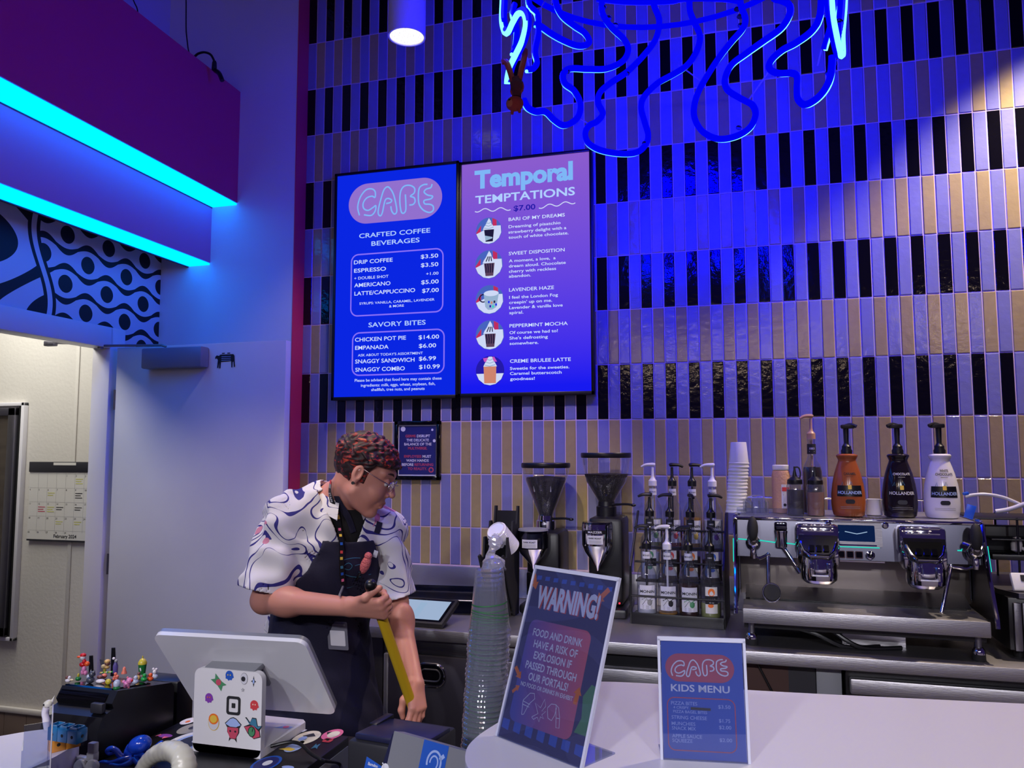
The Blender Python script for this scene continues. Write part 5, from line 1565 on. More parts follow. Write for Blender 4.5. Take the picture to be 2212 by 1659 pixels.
for pts in ([(532, 1240), (545, 1130), (600, 1075), (632, 1078), (635, 1120), (590, 1160), (548, 1240), (532, 1240)], [(545, 1135), (598, 1165)], [(540, 1160), (592, 1185)],
            [(612, 1260), (660, 1235), (640, 1150), (680, 1190), (715, 1122), (720, 1180), (690, 1215), (722, 1218), (690, 1245), (705, 1275), (680, 1260), (668, 1300), (655, 1262), (625, 1280), (612, 1262)], [(735, 1235), (735, 1190), (765, 1160), (800, 1165), (805, 1195), (790, 1250), (765, 1290), (738, 1270), (735, 1235)],
            [(800, 1165), (822, 1190), (830, 1270), (825, 1350), (800, 1345), (802, 1270), (800, 1190)], [(802, 1270), (830, 1275)]):
    b.line([S(*p) for p in pts], lw, M, .0008)
mk('lettering', b, t, 'white sign lettering and snack outlines')

# kids menu
O = V((2.075, -2.272, BT)); A = V((0.140, 0.019, 0)); w = 0.142; hg = .199
t, M, UV = holder('kids_menu', 'small blue KIDS MENU card with red CAFE plate in an acrylic holder on the bar', O, A, V((-.004, .018, .2)), w, hg, 0.06)
S = lambda x, y: UV(1360 + x / 5.2, 1340 + y / 5.2)
b = MB('print_blue'); b.poly([(.002, .002), (w - .002, .002), (w - .002, hg - .003), (.002, hg - .003)], M, 0); mk('poster', b, t, 'blue menu card')
l, r_, tp, bt = S(408, 500)[0], S(1182, 560)[0], S(750, 375)[1], S(750, 690)[1]
# same plate and neon word as the big screen, scaled to this card
k0, k1 = S(475, 605), S(1110, 440)
def US(x, y):
    return (k0[0] + (x - 196) / (706 - 196) * (S(1110, 640)[0] - k0[0]), S(480, 418)[1] + (y - 180) / (398 - 180) * (S(560, 628)[1] - S(480, 418)[1]))
b = MB('print_rose'); cafe(b, M, US, .0021, .0004, rrect(r_ - l, tp - bt, (tp - bt) / 2, 12, (l + r_) / 2, (tp + bt) / 2), 'print_rose', 'print_white')
b.m('print_rose'); ul, ur, vt, vb = S(428, 1150)[0], S(1203, 1200)[0], S(800, 868)[1], S(830, 1475)[1]
b.ring(rrect(ur - ul, vt - vb, .013, 8, (ul + ur) / 2, (vt + vb) / 2), rrect(ur - ul - .0035, vt - vb - .0035, .0112, 8, (ul + ur) / 2, (vt + vb) / 2), M, .0004)
b.m('print_white'); fit(b, "KIDS MENU", (470, 778), (1132, 825), .0115, S, M, .0006, .02)
b.m('print_lblue')
for (s, l, r, c) in (("PIZZA BITES", (470, 935), (765, 962), .0058), ("4 CRISPY", (495, 985), (670, 996), .0042), ("PIZZA BAGEL BITES", (495, 1028), (875, 1055), .0046), ("STRING CHEESE", (475, 1095), (872, 1125), .0058), ("MUNCHIES", (475, 1168), (742, 1187), .0058), ("SNACK MIX", (478, 1220), (748, 1240), .0058), ("APPLE SAUCE", (480, 1305), (817, 1332), .0058), ("SQUEEZE", (482, 1360), (710, 1376), .0058),
                     ("$3.50", (1000, 982), (1138, 992), .0058), ("$1.75", (1007, 1138), (1135, 1148), .0058), ("$2.00", (1008, 1212), (1146, 1223), .0058), ("$2.00", (1012, 1355), (1154, 1366), .0058)):
    fit(b, s, l, r, c, S, M, .0006, .01)
b.m('charcoal'); b.line([S(690, 985), S(915, 998)], .0042, M, .0008)
mk('print', b, t, 'rose plate, frame and white lettering')

# ================================================================ REGISTER AREA
DT = 1.0
dw = thing('cash_till', 'black cash drawer covered in round stickers under the register', 'cash drawer', (0.99, -2.115, WC))
b = MB('black'); b.bx(0, 0.41, -0.44, 0, 0.006, 0.100, 0.003); b.m('grey_plastic'); b.bx(0.408, 0.4115, -0.43, -0.006, 0.008, 0.082); mk('case', b, dw)  # grey slab paints the light falling on the drawer's black right side
b = MB('rubber'); b.bx(0.01, 0.40, -0.42, -0.02, 0, 0.006); mk('base_pad', b, dw)
DM = lambda u, v, h=0.0: V((u - 0.99, v + 2.115, 0.1003 + h))


def stk(lab, px, py, shapes, sc=0.00092):
    p = atz(px, py, DT); b = MB('ink'); k = 0.0
    for (mt, poly) in shapes:
        k += .0004; b.m(mt); b.poly([(p.x + x * sc, p.y + y * sc * 1.6) for x, y in poly], DM, k)
    mk('sticker', b, dw, lab)


stk('cream round sticker', 662, 1594, [('print_cream', disc(28, 24)), ('charcoal', [(-14, 4), (2, 18), (16, 8), (0, 0)]), ('print_lblue', disc(9, 12, -4, -6))])
stk('pink round face sticker', 718, 1587, [('print_pink', disc(22, 24)), ('print_cream', disc(13, 20, 3, 0)), ('ink', [(-18, 4), (-8, 9), (-10, -4)])])
stk('small red sticker', 708, 1600, [('print_red', rrect(22, 14, 5)), ('ink', disc(3, 8))])
stk('purple bug sticker', 357, 1590, [('print_purple', disc(18, 14, 0, 0, 7)), ('print_pink', [(-20, -6), (-10, 0), (-18, 4)]), ('print_pink', [(6, -12), (16, -4), (2, -4)])])
stk('large white and blue ring sticker', 408, 1603, [('print_white', disc(46, 32)), ('print_lblue', disc(38, 28, 5, -4)), ('charcoal', disc(26, 24, 4, 0)), ('print_white', disc(9, 16, 14, 6))])
stk('speckled grey sticker', 411, 1574, [('ink_grey', disc(24, 20)), ('charcoal', disc(8, 10, 3, 3))])
stk('small white oval sticker', 407, 1558, [('print_white', disc(16, 20)), ('print_orange', disc(5, 10, 2, -3))])
stk('navy ring sticker', 575, 1650, [('print_blue', disc(27, 24)), ('navy_print', disc(22, 24)), ('print_white', disc(9, 14, 2, 1))])
stk('tan and lilac sticker', 626, 1618, [('print_lblue', disc(18, 16, 4, 6)), ('print_yellow', [(-22, -6), (-6, 4), (14, 0), (10, -8)])])
stk('blue splash sticker', 684, 1612, [('print_teal', [(-8, 8), (-2, 2), (2, 10), (5, -2), (10, -10), (2, -6), (-4, -12), (-6, -2)])])
stk('white slip sticker', 648, 1580, [('print_white', [(-12, -6), (10, -2), (12, 8), (-6, 8)])])
stk('small white dot sticker', 650, 1605, [('print_white', disc(7, 14))])
stk('lilac leaf sticker', 622, 1658, [('print_lblue', disc(14, 14, 0, 0, 5))])

# register
ps = thing('cash_register', 'white tablet register with sticker covered stand seen from behind', 'register', (1.21, -2.27, DT))
b = MB('white'); M = plane((0, 0, 0), (1, 0, 0), (0, 0, 1), (0, -1, 0))
b.prism(rrect(0.158, 0.166, 0.016, 6, 0, 0.083), M, -0.010, 0.004)
mk('stand_panel', b, ps)
b = MB('white'); b.prism([(-.079, -.004), (.079, -.004), (.079, .165), (.066, .178), (-.066, .178), (-.079, .165)], lambda u, v, h: V((u, v, h)), 0.0, 0.016); mk('stand_base', b, ps)
b = MB('rubber'); b.lathe([(0.05, -0.0), (0.05, 0.003)], (0, 0.05, -0.001), seg=24); mk('swivel_foot', b, ps)
b = MB('white_gloss')
TL, BL = V((-.148, -.030, .238)), V((-.185, .125, .050))
A = V((.996, .07, 0)).normalized(); B = (TL - BL); B = (B - A * B.dot(A)); Lh = B.length; B.normalize()
C = (TL + BL) / 2 + A * .169; N = A.cross(B)
if N.y > 0: N = -N
MD = plane(C, A, B, N)
b.prism(rrect(.338, Lh, .020, 6), MD, -0.002, 0.007)
b.m('silver_paint'); b.prism(rrect(.338, Lh, .020, 6), MD, -0.010, -0.002); b.m('black_gloss'); b.prism(rrect(.328, Lh - .01, .018, 6), MD, -0.0125, -0.010); mk('display', b, ps, 'white backed tablet display leaning towards the customer')
b = MB('grey_plastic'); b.box((0, .024, .168), (.118, .05, .012), .003, rotx(.25)); b.prism(rrect(.12, .05, .006, 4, -.01, .0), MD, 0.006, 0.012); mk('display_mount', b, ps)
PU = puv(V((1.21, -2.27 - .0042, DT)), (1, 0, 0), (0, 0, 1)); S = lambda x, y: PU(420 + x / 7.54, 1420 + y / 7.54)
M2 = plane((0, -.0043, 0), (1, 0, 0), (0, 0, 1))


def pst(lab, x, y, shapes, sc=.000118):
    c = S(x, y); b = MB('ink'); k = 0
    for (mt, poly) in shapes:
        k += .0003; b.m(mt); b.poly([(c[0] + u * sc, c[1] + v * sc) for u, v in poly], M2, k)
    mk('sticker', b, ps, lab)


def spiky(r, n=18, a=1.25): return [((r * (a if i % 2 else 1) if math.sin(2 * PI * i / n) < -.15 else r) * math.cos(2 * PI * i / n), (r * (a if i % 2 else 1) if math.sin(2 * PI * i / n) < -.15 else r) * math.sin(2 * PI * i / n)) for i in range(n)]


rot2 = lambda p, a: [(x * math.cos(a) - y * math.sin(a), x * math.sin(a) + y * math.cos(a)) for x, y in p]
pst('green leafy flower sticker', 395, 405, [('print_green', [(q0 * math.cos(an) * 1.0, q0 * math.sin(an)) for an, q0 in ((2.9, 165), (2.5, 90), (2.0, 160), (1.2, 60), (0.2, 70), (-.2, 165), (-.6, 100), (-1.2, 155), (-1.9, 60), (-2.7, 70))]), ('print_rose', disc(52, 18))])
pst('green and blue spiky creature sticker', 570, 290, [('print_blue', spiky(76)), ('print_green', [(x, abs(y)) for x, y in disc(70, 20)]), ('print_yellow', disc(12, 8, -25, 5)), ('print_yellow', disc(12, 8, 25, 5))])
pst('grey clear round sticker', 812, 345, [('ink_grey', disc(70, 22, 0, 0, 98)), ('label_white', disc(64, 22, 0, 0, 90)), ('charcoal', disc(42, 18, -14, -6))])
pst('dark four pointed star sticker', 965, 392, [('ink', [(0, 92), (16, 20), (50, 0), (16, -20), (0, -92), (-16, -20), (-50, 0), (-16, 20)]), ('print_lblue', [(0, 45), (20, 0), (0, -45), (-20, 0)])])
pst('tiny grey star sticker', 790, 530, [('ink_grey', [(38 * (1 if i % 2 == 0 else .45) * math.sin(i * PI / 5), 38 * (1 if i % 2 == 0 else .45) * math.cos(i * PI / 5)) for i in range(10)]), ('label_white', disc(12, 8))])
pst('red spiky creature sticker', 238, 655, [('print_purple', spiky(76)), ('print_red', [(x, abs(y)) for x, y in disc(72, 20)]), ('print_orange', disc(12, 8, -22, 8)), ('print_orange', disc(12, 8, 24, 10))])
pst('yellow spiky creature sticker', 975, 775, [('print_red', spiky(78)), ('print_yellow', [(x, abs(y)) for x, y in disc(74, 20)]), ('print_cream', disc(12, 8, -22, 8)), ('print_cream', disc(12, 8, 24, 8))])
pst('tan ring sticker', 315, 1030, [('print_yellow', disc(110, 24, 0, -30, 135)), ('label_white', disc(100, 24, 0, -30, 124)), ('print_orange', disc(95, 24, 0, 30, 90)), ('print_yellow', disc(70, 20, 0, 30, 64))])
pst('pink face with lilac hat sticker', 630, 1180, [('ink', [(-165, 100), (-60, 190), (0, 210), (60, 190), (165, 100), (120, 30), (120, -40), (70, -120), (80, -200), (30, -150), (-40, -150), (-80, -190), (-65, -110), (-115, -40), (-115, 30)]), ('print_lblue', [(-150, 90), (-60, 175), (0, 195), (60, 175), (150, 90), (60, 50), (-60, 50)]), ('print_rose', [(-105, 40), (105, 40), (105, -40), (55, -140), (-50, -140), (-105, -40)]), ('charcoal', disc(18, 10, -50, -20)), ('charcoal', disc(18, 10, 50, -20))])
pst('pink eye with blue cowboy hat sticker', 955, 1180, [('ink', [(-180, 40), (-60, 90), (-160, 190), (-130, 195), (-60, 120), (-20, 200), (60, 195), (90, 70), (180, 80), (130, 0), (150, -110), (20, -150), (-100, -70)]), ('print_rose', [(-165, 35), (0, 70), (120, -20), (135, -100), (20, -138), (-90, -60)]), ('print_teal', [(-140, 180), (-60, 105), (-15, 185), (52, 182), (85, 60), (165, 75), (110, 20), (0, 70), (-70, 90)]), ('ink', disc(72, 20, -20, -30, 88)), ('print_green', disc(58, 20, -20, -30, 74)), ('ink', rot2(disc(8, 8, 0, 0, 36), -.2))])
cs = S(637, 785)
b = MB('ink'); b.ring(rrect(.0325, .0365, .006, 5, *cs), rrect(.0215, .0255, .003, 5, *cs), M2, .0004); b.poly(rrect(.0085, .0095, .001, 2, *cs), M2, .0004); mk('logo', b, ps, 'black rounded square logo')
p = atz(612, 1572, DT + .016) - V((1.21, -2.27, DT)); b = MB('print_lblue'); b.poly([(p.x - .02, p.y - .006), (p.x + .016, p.y - .003), (p.x + .02, p.y + .01), (p.x - .004, p.y + .012)], lambda u, v, h: V((u, v, .0163 + h)), 0); b.m('print_pink'); b.poly(disc(.007, 10, p.x + .004, p.y + .004), lambda u, v, h: V((u, v, .0167 + h)), 0); mk('sticker', b, ps, 'pastel sticker on the stand base')
b = MB('black'); pts = [atz(*q) for q in ((585, 1612, DT + .012), (625, 1603, DT + .02), (650, 1608, DT + .02), (672, 1628, DT + .01), (700, 1643, DT + .006), (735, 1652, DT - .03))]
pts += [V((1.46, -2.26, .96)), V((1.50, -2.2, .915))]
b.tube(catmull(pts, 6), .0035, 8); one('power_cord', b, 'black cable running from the register over the stickered drawer', 'cable')

# card printer and hearing loop box
rp = thing('receipt_printer', 'dark blue black receipt printer behind the silver hearing loop box', 'printer', (1.54, -2.15, WC), -.12)
b = MB('charcoal'); b.box((0, 0.0, .066), (.17, .15, .132), .008); mk('case', b, rp)
P('navy_plastic', (34, 36, 66), .3); b = MB('navy_plastic'); b.box((.005, -.008, .135), (.155, .12, .012), .004, rotx(-.06)); b.m('black'); b.box((-.07, .03, .136), (.02, .07, .014), .003); mk('lid', b, rp)
b = MB('grey_plastic'); q = [V((.075 + .045 * math.cos(a), -.03 + .0 * a, .07 + .06 * math.sin(a))) for a in [PI * i / 12 for i in range(8)]]
b.tube(q, .010, 8, flat=.3); mk('paper_guide', b, rp)
O = atz(796, 1659, WC + .09)
O = V((1.552, -2.32, WC + .005)); A = V((.175, -.062, 0)).normalized(); BB = V((.035, .06, .20)); BB = (BB - A * BB.dot(A)).normalized()
hl = thing('hearing_loop_box', 'silver hearing loop box with navy ear symbol labels at the bottom edge', 'hearing loop unit', O)
M = plane((0, 0, 0), A, BB); hgt = .182; wl = .192
b = MB('silver_paint'); b.prism([(0, 0), (wl, 0), (wl, hgt), (0, hgt)], M, -.03, 0)
b.m('navy_plastic'); b.prism([(-.03, 0), (0, 0), (0, hgt - .004), (-.005, hgt - .006)], M, -.03, -.002); mk('case', b, hl)
UVh = puv(O, A, BB); S = lambda x, y: UVh(680 + x / 3.96, 1240 + y / 3.96)
b = MB('print_blue'); l, r = S(925, 1480)[0], S(1120, 1510)[0]; b.poly([(l, .02), (r + .006, .02), (r + .006, hgt + .0005), (l, hgt + .0005)], M, .0006)
b.m('print_lblue'); c = S(1020, 1615); b.ring([(c[0] + .017 * math.cos(a), c[1] + .02 * math.sin(a)) for a in [-.9 + 4.6 * i / 20 for i in range(21)]][:21], [(c[0] + .0135 * math.cos(a), c[1] + .0165 * math.sin(a)) for a in [-.9 + 4.6 * i / 20 for i in range(21)]], M, .0010) if False else b.line([(c[0] + .016 * math.cos(a), c[1] + .019 * math.sin(a)) for a in [-.7 + 4.2 * i / 20 for i in range(21)]], .004, M, .0010)
b.line([(c[0] + .009 * math.cos(a), c[1] + .011 * math.sin(a)) for a in [-.7 + 4.0 * i / 16 for i in range(17)]], .003, M, .0010)
b.line([S(1070, 1590), S(1110, 1555)], .007, M, .0010); mk('label', b, hl, 'navy label with ear symbol')
b = MB('print_blue'); u0, v0 = S(440, 1590); u1 = S(760, 1650)[0]; b.poly([(u0, .02), (u1, .02), (u1, v0 - .012), (u0, v0 + .006)], M, .0006)
b.m('print_white'); a0 = S(460, 1612); b.text('Barndoo', a0[0], a0[1] - .004, .0075, M, .0010, bold=.02); b.line([(a0[0] + .034 + .006 * math.cos(a), a0[1] + .007 * math.sin(a)) for a in [-1.4 + 2.8 * i / 8 for i in range(9)]], .0022, M, .0010)
c = S(590, 1665); b.poly(disc(.01, 14, c[0] + .004, c[1]), M, .0010); mk('label', b, hl, 'navy label with white name')
b = MB('paper'); b.box((0, 0, .02), (.02, .002, .035)); one('paper_slip', b, 'small white paper slip leaning between drawer and hearing loop box', 'paper', (1.452, -2.19, WC))

# ---------------------------------------------------------------- stack of clear cups
P('cup_green', (42, 112, 62), .5)
b = MB('cup_clear')
b.lathe([(0, .132), (.026, .132), (.0305, .136), (.0320, .134), (.0345, .118), (.0345, .112), (.0455, .012), (.0465, .006), (.0488, .0045), (.0490, .001), (.0475, 0.0), (.0462, .003)], seg=32, caps=False)
cp = one('clear_cup', b, 'clear plastic cup upside down, topmost of the tall stack by the bar end', 'plastic cup', group='stacked clear plastic cups', sharp=25)
b = MB('cup_green')
for (z, tl, wdt) in ((.060, .10, .0026), (.040, -.16, .0018), (.034, -.2, .0012)):
    rr_ = lambda z: .0345 + (.112 - z) / .1 * .011 + .0004
    n = 32; lo = []; hi = []
    for i in range(n):
        a = 2 * PI * i / n; zz = z + tl * .034 * math.sin(a + .8)
        lo.append(V((rr_(zz) * math.cos(a), rr_(zz) * math.sin(a), zz))); zz += wdt; hi.append(V((rr_(zz) * math.cos(a), rr_(zz) * math.sin(a), zz)))
    b.add(lo + hi, [(i, (i + 1) % n, n + (i + 1) % n, n + i) for i in range(n)])
mk('green_print', b, cp, 'green printed lines')
NC_ = 28
for i in range(NC_):
    o = cp if i == 0 else dup(cp, (0, 0, 0), label='clear plastic cup in the upside down stack, below the topmost cup')
    k = NC_ - 1 - i
    o.location = (1.664 - .0007 * i + .0012 * math.sin(i * 1.3), -1.955, WC + .0112 * k + .0005)
    o.rotation_euler = (0, 0, i * .6 if i else 0)

# ---------------------------------------------------------------- label printer and router
LP = thing('label_printer', 'black desktop printer with tiny toys on top at the left', 'printer', (.905, -2.235, WC))
b = MB('black'); b.prism([(-.075, 0), (.095, 0), (.095, .177), (.085, .188), (-.075, .2165), (-.09, .195), (-.085, .185), (-.115, .175), (-.125, .15), (-.125, 0)], lambda u, v, h: V((h, u, v)), -.072, .070)
mk('body', b, LP)
b = MB('black_gloss'); b.prism([(-.072, .2165), (.04, .1965), (.04, .1985), (-.07, .2185), (-.088, .203), (-.09, .195)], lambda u, v, h: V((h, u, v)), -.068, .052); mk('lid', b, LP)
b = MB('charcoal'); b.box((.05, -.105, .190), (.03, .012, .02), .003); mk('latch', b, LP)
LZ = WC + .2195
def top_at(px, py):
    z = LZ
    for _ in range(6):
        p = atz(px, py, z); z = WC + .2190 - (p.y + 2.305) * .178
    return atz(px, py, z + .0005)
ro = thing('wifi_router', 'black router with two stub antennas behind the printer', 'router', (.86, -2.03, WC))
b = MB('black'); b.box((0, 0, .08), (.12, .06, .16), .006); mk('case', b, ro)
for (px, py0, py1) in ((197, 1468, 1416), (245, 1455, 1399)):
    a, c = aty(px, py0, -2.03) - ro.location, aty(px, py1, -2.03) - ro.location
    b = MB('black'); b.tube([V((a.x, 0, .15)), a, c], [.0085, .008, .0055], 8, flat=.6); mk('antenna', b, ro)

# ---------------------------------------------------------------- tiny toys on the printer
for k, c in dict(toy_red=(206, 30, 34), toy_orange=(236, 96, 44), toy_pink=(232, 140, 190), toy_rose=(226, 120, 140), toy_white=(226, 222, 230), toy_grey=(66, 70, 84), toy_green=(30, 120, 56), toy_lime=(36, 160, 70), toy_yellow=(206, 190, 60), toy_tan=(220, 180, 110), toy_purple=(92, 82, 150), toy_brown=(112, 66, 58), toy_salmon=(236, 128, 106), toy_cream=(230, 214, 170), toy_blue=(30, 78, 196), toy_teal=(30, 110, 160), toy_amber=(236, 156, 60), toy_silver=(150, 150, 158), toy_ivory=(220, 218, 200), toy_clear=(190, 200, 222)).items():
    P(k, c, .3, coat=.3)
u_ = .00100


def toy(name, lab, px, py, z=None):
    p = top_at(px, py); return thing(name, lab, 'toy', p, 0, None), MB()


def bal(b, m, x, z, r, y=0.0, s=(1, 1, 1)):
    b.m(m); b.ball((x * u_, y * u_, z * u_), (r * u_ * s[0], r * u_ * s[1], r * u_ * s[2]), 12, 8)


def duck(lab, px, py, m, k=1.0):
    t, b = toy('toy_duck', lab, px, py); bal(b, m, 0, 5 * k, 6.5 * k, 0, (1.15, 1, .85)); mk('body', b, t)
    b = MB(); bal(b, m, 1 * k, 13 * k, 4.6 * k); mk('head', b, t); b = MB(); bal(b, 'toy_orange', -4 * k, 12 * k, 1.8 * k); mk('beak', b, t)


t, b = toy('bird_figure', 'tiny white bird figure with red cap and red scarf on the printer', 181, 1457)
bal(b, 'toy_pink', -3, 5, 4.5, 0, (1, 1, 1.4)); bal(b, 'toy_pink', 5, 4, 4.5, 0, (1, 1, 1.2)); bal(b, 'toy_pink', 0, 12, 5, 0, (1, 1, 1.5)); mk('legs', b, t)
b = MB(); bal(b, 'toy_red', -5, 22, 7, 0, (1.1, .8, .8)); bal(b, 'toy_orange', 6, 24, 6.5, 2, (1, .8, .9)); bal(b, 'toy_red', 0, 29, 4.5, 0, (1, 1, 1.3)); mk('scarf', b, t)
b = MB(); bal(b, 'toy_white', -4, 38, 6.5); mk('head', b, t); b = MB(); bal(b, 'toy_red', -4, 43, 6.3, 0, (1.15, 1, .75)); mk('cap', b, t); b = MB(); bal(b, 'toy_orange', -14, 39, 4.0, -2, (1.3, .8, .6)); mk('beak', b, t)
t, b = toy('cat_figure', 'tiny dark grey cat figure on the front edge of the printer', 196, 1475)
bal(b, 'toy_grey', -1, 6, 8, 0, (1.15, 1, .85)); mk('body', b, t); b = MB(); bal(b, 'toy_grey', 3, 18, 6.8); b.lathe([(2.6 * u_, 0), (0, 6 * u_)], (-.5 * u_, 0, 23 * u_), seg=8); b.lathe([(2.6 * u_, 0), (0, 6 * u_)], (7.5 * u_, 0, 23 * u_), seg=8); mk('head', b, t)
t, b = toy('glass_bead', 'tiny clear bead beside the bird figure', 192, 1468); bal(b, 'toy_clear', 0, 5.5, 5.5); mk('bead', b, t)
t, b = toy('dome_figure', 'tiny green dome figure with yellow crest at the left of the printer top', 169, 1470); bal(b, 'toy_green', 0, 4, 6, 0, (1, 1, .8)); mk('body', b, t); b = MB(); bal(b, 'toy_yellow', 0, 11, 3, 0, (.7, 1, 1.5)); mk('crest', b, t)
t, b = toy('burger_figure', 'tiny burger headed figure with a fork beside the rear antenna', 228, 1452); bal(b, 'toy_cream', -7, 13, 5); bal(b, 'toy_tan', 3, 12, 6, 0, (1.2, 1, .7)); bal(b, 'toy_yellow', -3, 4, 4); mk('body', b, t)
b = MB(); bal(b, 'toy_brown', 5, 20, 6.5, 0, (1, 1, .6)); bal(b, 'toy_tan', 4, 25, 7, 0, (1, 1, .75)); mk('burger', b, t)
b = MB('toy_grey')
for k in range(3): b.tube([(-(9 + 4 * k) * u_ + .004, 0, 15 * u_), (-(15 + 3.2 * k) * u_ + .004, 0, 28 * u_)], .9 * u_, 5)
mk('fork', b, t)
t, b = toy('bottle_charm', 'tiny tall purple bottle charm beside the burger figure', 249, 1455); b.m('toy_purple'); b.lathe([(0, 0), (5.5 * u_, 0), (5.8 * u_, 18 * u_), (4 * u_, 23 * u_), (3 * u_, 27 * u_), (0, 28 * u_)], seg=12, caps=False); mk('bottle', b, t); b = MB(); bal(b, 'toy_white', -6, 34, 3, 0, (1.3, 1, 1)); bal(b, 'toy_silver', 1, 29, 4); mk('stopper', b, t)
t, b = toy('jelly_figure', 'tiny salmon pink jelly figure at the back of the printer top', 268, 1455); b.m('toy_salmon'); b.lathe([(0, 0), (6.5 * u_, 0), (6 * u_, 3 * u_), (4 * u_, 7 * u_), (3.6 * u_, 12 * u_), (2 * u_, 15 * u_), (0, 16 * u_)], seg=12, caps=False); mk('figure', b, t)
t, b = toy('mini_cup', 'tiny green drink cup with yellow dome lid at the back of the printer', 307, 1456); b.m('toy_green'); b.lathe([(0, 0), (7 * u_, 0), (9.5 * u_, 24 * u_), (0, 24 * u_)], seg=16, caps=False); mk('cup', b, t)
b = MB('toy_yellow'); b.lathe([(10 * u_, 23 * u_), (9.5 * u_, 28 * u_), (6 * u_, 34 * u_), (1.6 * u_, 36.5 * u_), (1.3 * u_, 42 * u_)], seg=16); mk('dome_lid', b, t)
b = MB('toy_white'); b.ball((1.5 * u_, -8.2 * u_, 13 * u_), (2.2 * u_, .6 * u_, 5 * u_), 8, 6, roty(-.4)); mk('emblem', b, t)
duck('tiny green duck on the printer in front of the mini cup', 311, 1472, 'toy_lime'); duck('tiny orange duck at the right of the printer top', 324, 1471, 'toy_orange'); duck('tiny white duck in the middle of the printer edge', 292, 1477, 'toy_clear', .98)
t, b = toy('balloon_dog', 'tiny white and lilac balloon dog at the right back of the printer top', 333, 1466); bal(b, 'toy_white', 0, 6, 5.5); bal(b, 'toy_clear', 4, 5, 5); mk('body', b, t); b = MB(); bal(b, 'toy_white', 1, 15, 5); bal(b, 'toy_white', -3, 21, 3); bal(b, 'toy_white', 5, 21, 3.2); mk('head', b, t)
t, b = toy('totem_figure', 'tiny brown gold figure between the white duck and the mini cup', 299, 1468); bal(b, 'toy_tan', 0, 5, 4.5, 0, (1, 1, 1.2)); bal(b, 'toy_brown', 1, 13, 3.6); mk('figure', b, t)
t, b = toy('bear_figure', 'tiny pink bear on the front right edge of the printer top', 274, 1486); bal(b, 'toy_pink', 0, 7, 7); bal(b, 'toy_pink', -8, 12, 3.4); bal(b, 'toy_rose', -5, 2, 2.8); bal(b, 'toy_rose', 4, 1.5, 2.8); mk('body', b, t); b = MB(); bal(b, 'toy_pink', 6, 15, 6.5); bal(b, 'toy_rose', 1, 21, 2.4); bal(b, 'toy_red', 12, 16, 2.8); mk('head', b, t)
t, b = toy('bead_cluster', 'cluster of tiny salmon beads behind the pink bear', 249, 1470); [bal(b, 'toy_salmon', x, z, 3.6) for x, z in ((-4, 3), (3, 3), (-1, 8), (0, 14), (5, 9))]; mk('beads', b, t)
t, b = toy('jar_figure', 'tiny clear green jar figure on the printer corner', 252, 1490); bal(b, 'toy_green', 0, 4, 7.5, 0, (1, 1, .6)); bal(b, 'toy_clear', 0, 12, 7, 0, (1, 1, 1.2)); mk('figure', b, t)
t, b = toy('dome_charm', 'tiny olive dome charm left of the salmon beads', 234, 1478); bal(b, 'toy_yellow', 0, 5, 7, 0, (1, .8, .9)); mk('dome', b, t)
t, b = toy('toy_pebble', 'tiny white pebble behind the grey cat figure', 217, 1475); bal(b, 'toy_white', 0, 3.5, 9, 0, (1.2, .9, .45)); mk('pebble', b, t)
t, b = toy('toy_acorn', 'tiny dark brown nut at the back of the printer top', 216, 1466); bal(b, 'toy_brown', 0, 4, 6, 0, (1.2, 1, .7)); mk('nut', b, t)
t, b = toy('dome_charm', 'tiny salmon dome beside the brown nut', 225, 1464); bal(b, 'toy_salmon', 0, 4, 6, 0, (1, 1, .9)); mk('dome', b, t)
t, b = toy('bead_string', 'string of tiny gold and green beads at the back of the printer top', 228, 1456)
for k in range(9): bal(b, ('toy_yellow', 'toy_cream', 'toy_lime')[k % 3], -14 + 4 * k, 1.8 + .9 * k * .6, 2.0)
mk('beads', b, t)
t, b = toy('goat_figure', 'tiny white and brown figure at the left end of the printer', 147, 1474); bal(b, 'toy_white', 0, 4, 5, 0, (1.3, 1, .8)); bal(b, 'toy_brown', -3, 10, 3.6); bal(b, 'toy_white', 3, 10, 3.4); bal(b, 'toy_cream', 9, 6, 3, 0, (1.6, 1, .6)); mk('figure', b, t)

# ---------------------------------------------------------------- blocks, octopus, worm and other desk toys
def cubes(lab, px, py, m, n, s, z, rz, yy=0.0):
    t = thing('linking_blocks', lab, 'toy blocks', atz(px, py, z), rz)
    b = MB(m)
    for i in range(n):
        x = i * s; b.box((x, 0, s / 2), (s * .985, s, s), .0012)
        b.box((x, s * .36, s + .0016), (s * .8, s * .08, .004)); b.box((x, -s * .36, s + .0016), (s * .8, s * .08, .004)); b.box((x - s * .36, 0, s + .0016), (s * .08, s * .8, .004)); b.box((x + s * .36, 0, s + .0016), (s * .08, s * .8, .004))
    mk('block', b, t)
    b = MB('ink')
    for i in range(n): b.lathe([(s * .13, 0), (0, .0002)], (i * s, -s * .501, s * .5), (0, -1, 0), 12)
    b.lathe([(s * .13, 0), (0, .0002)], ((n - 1) * s + s * .495, 0, s * .5), (1, 0, 0), 12); mk('peg_hole', b, t)


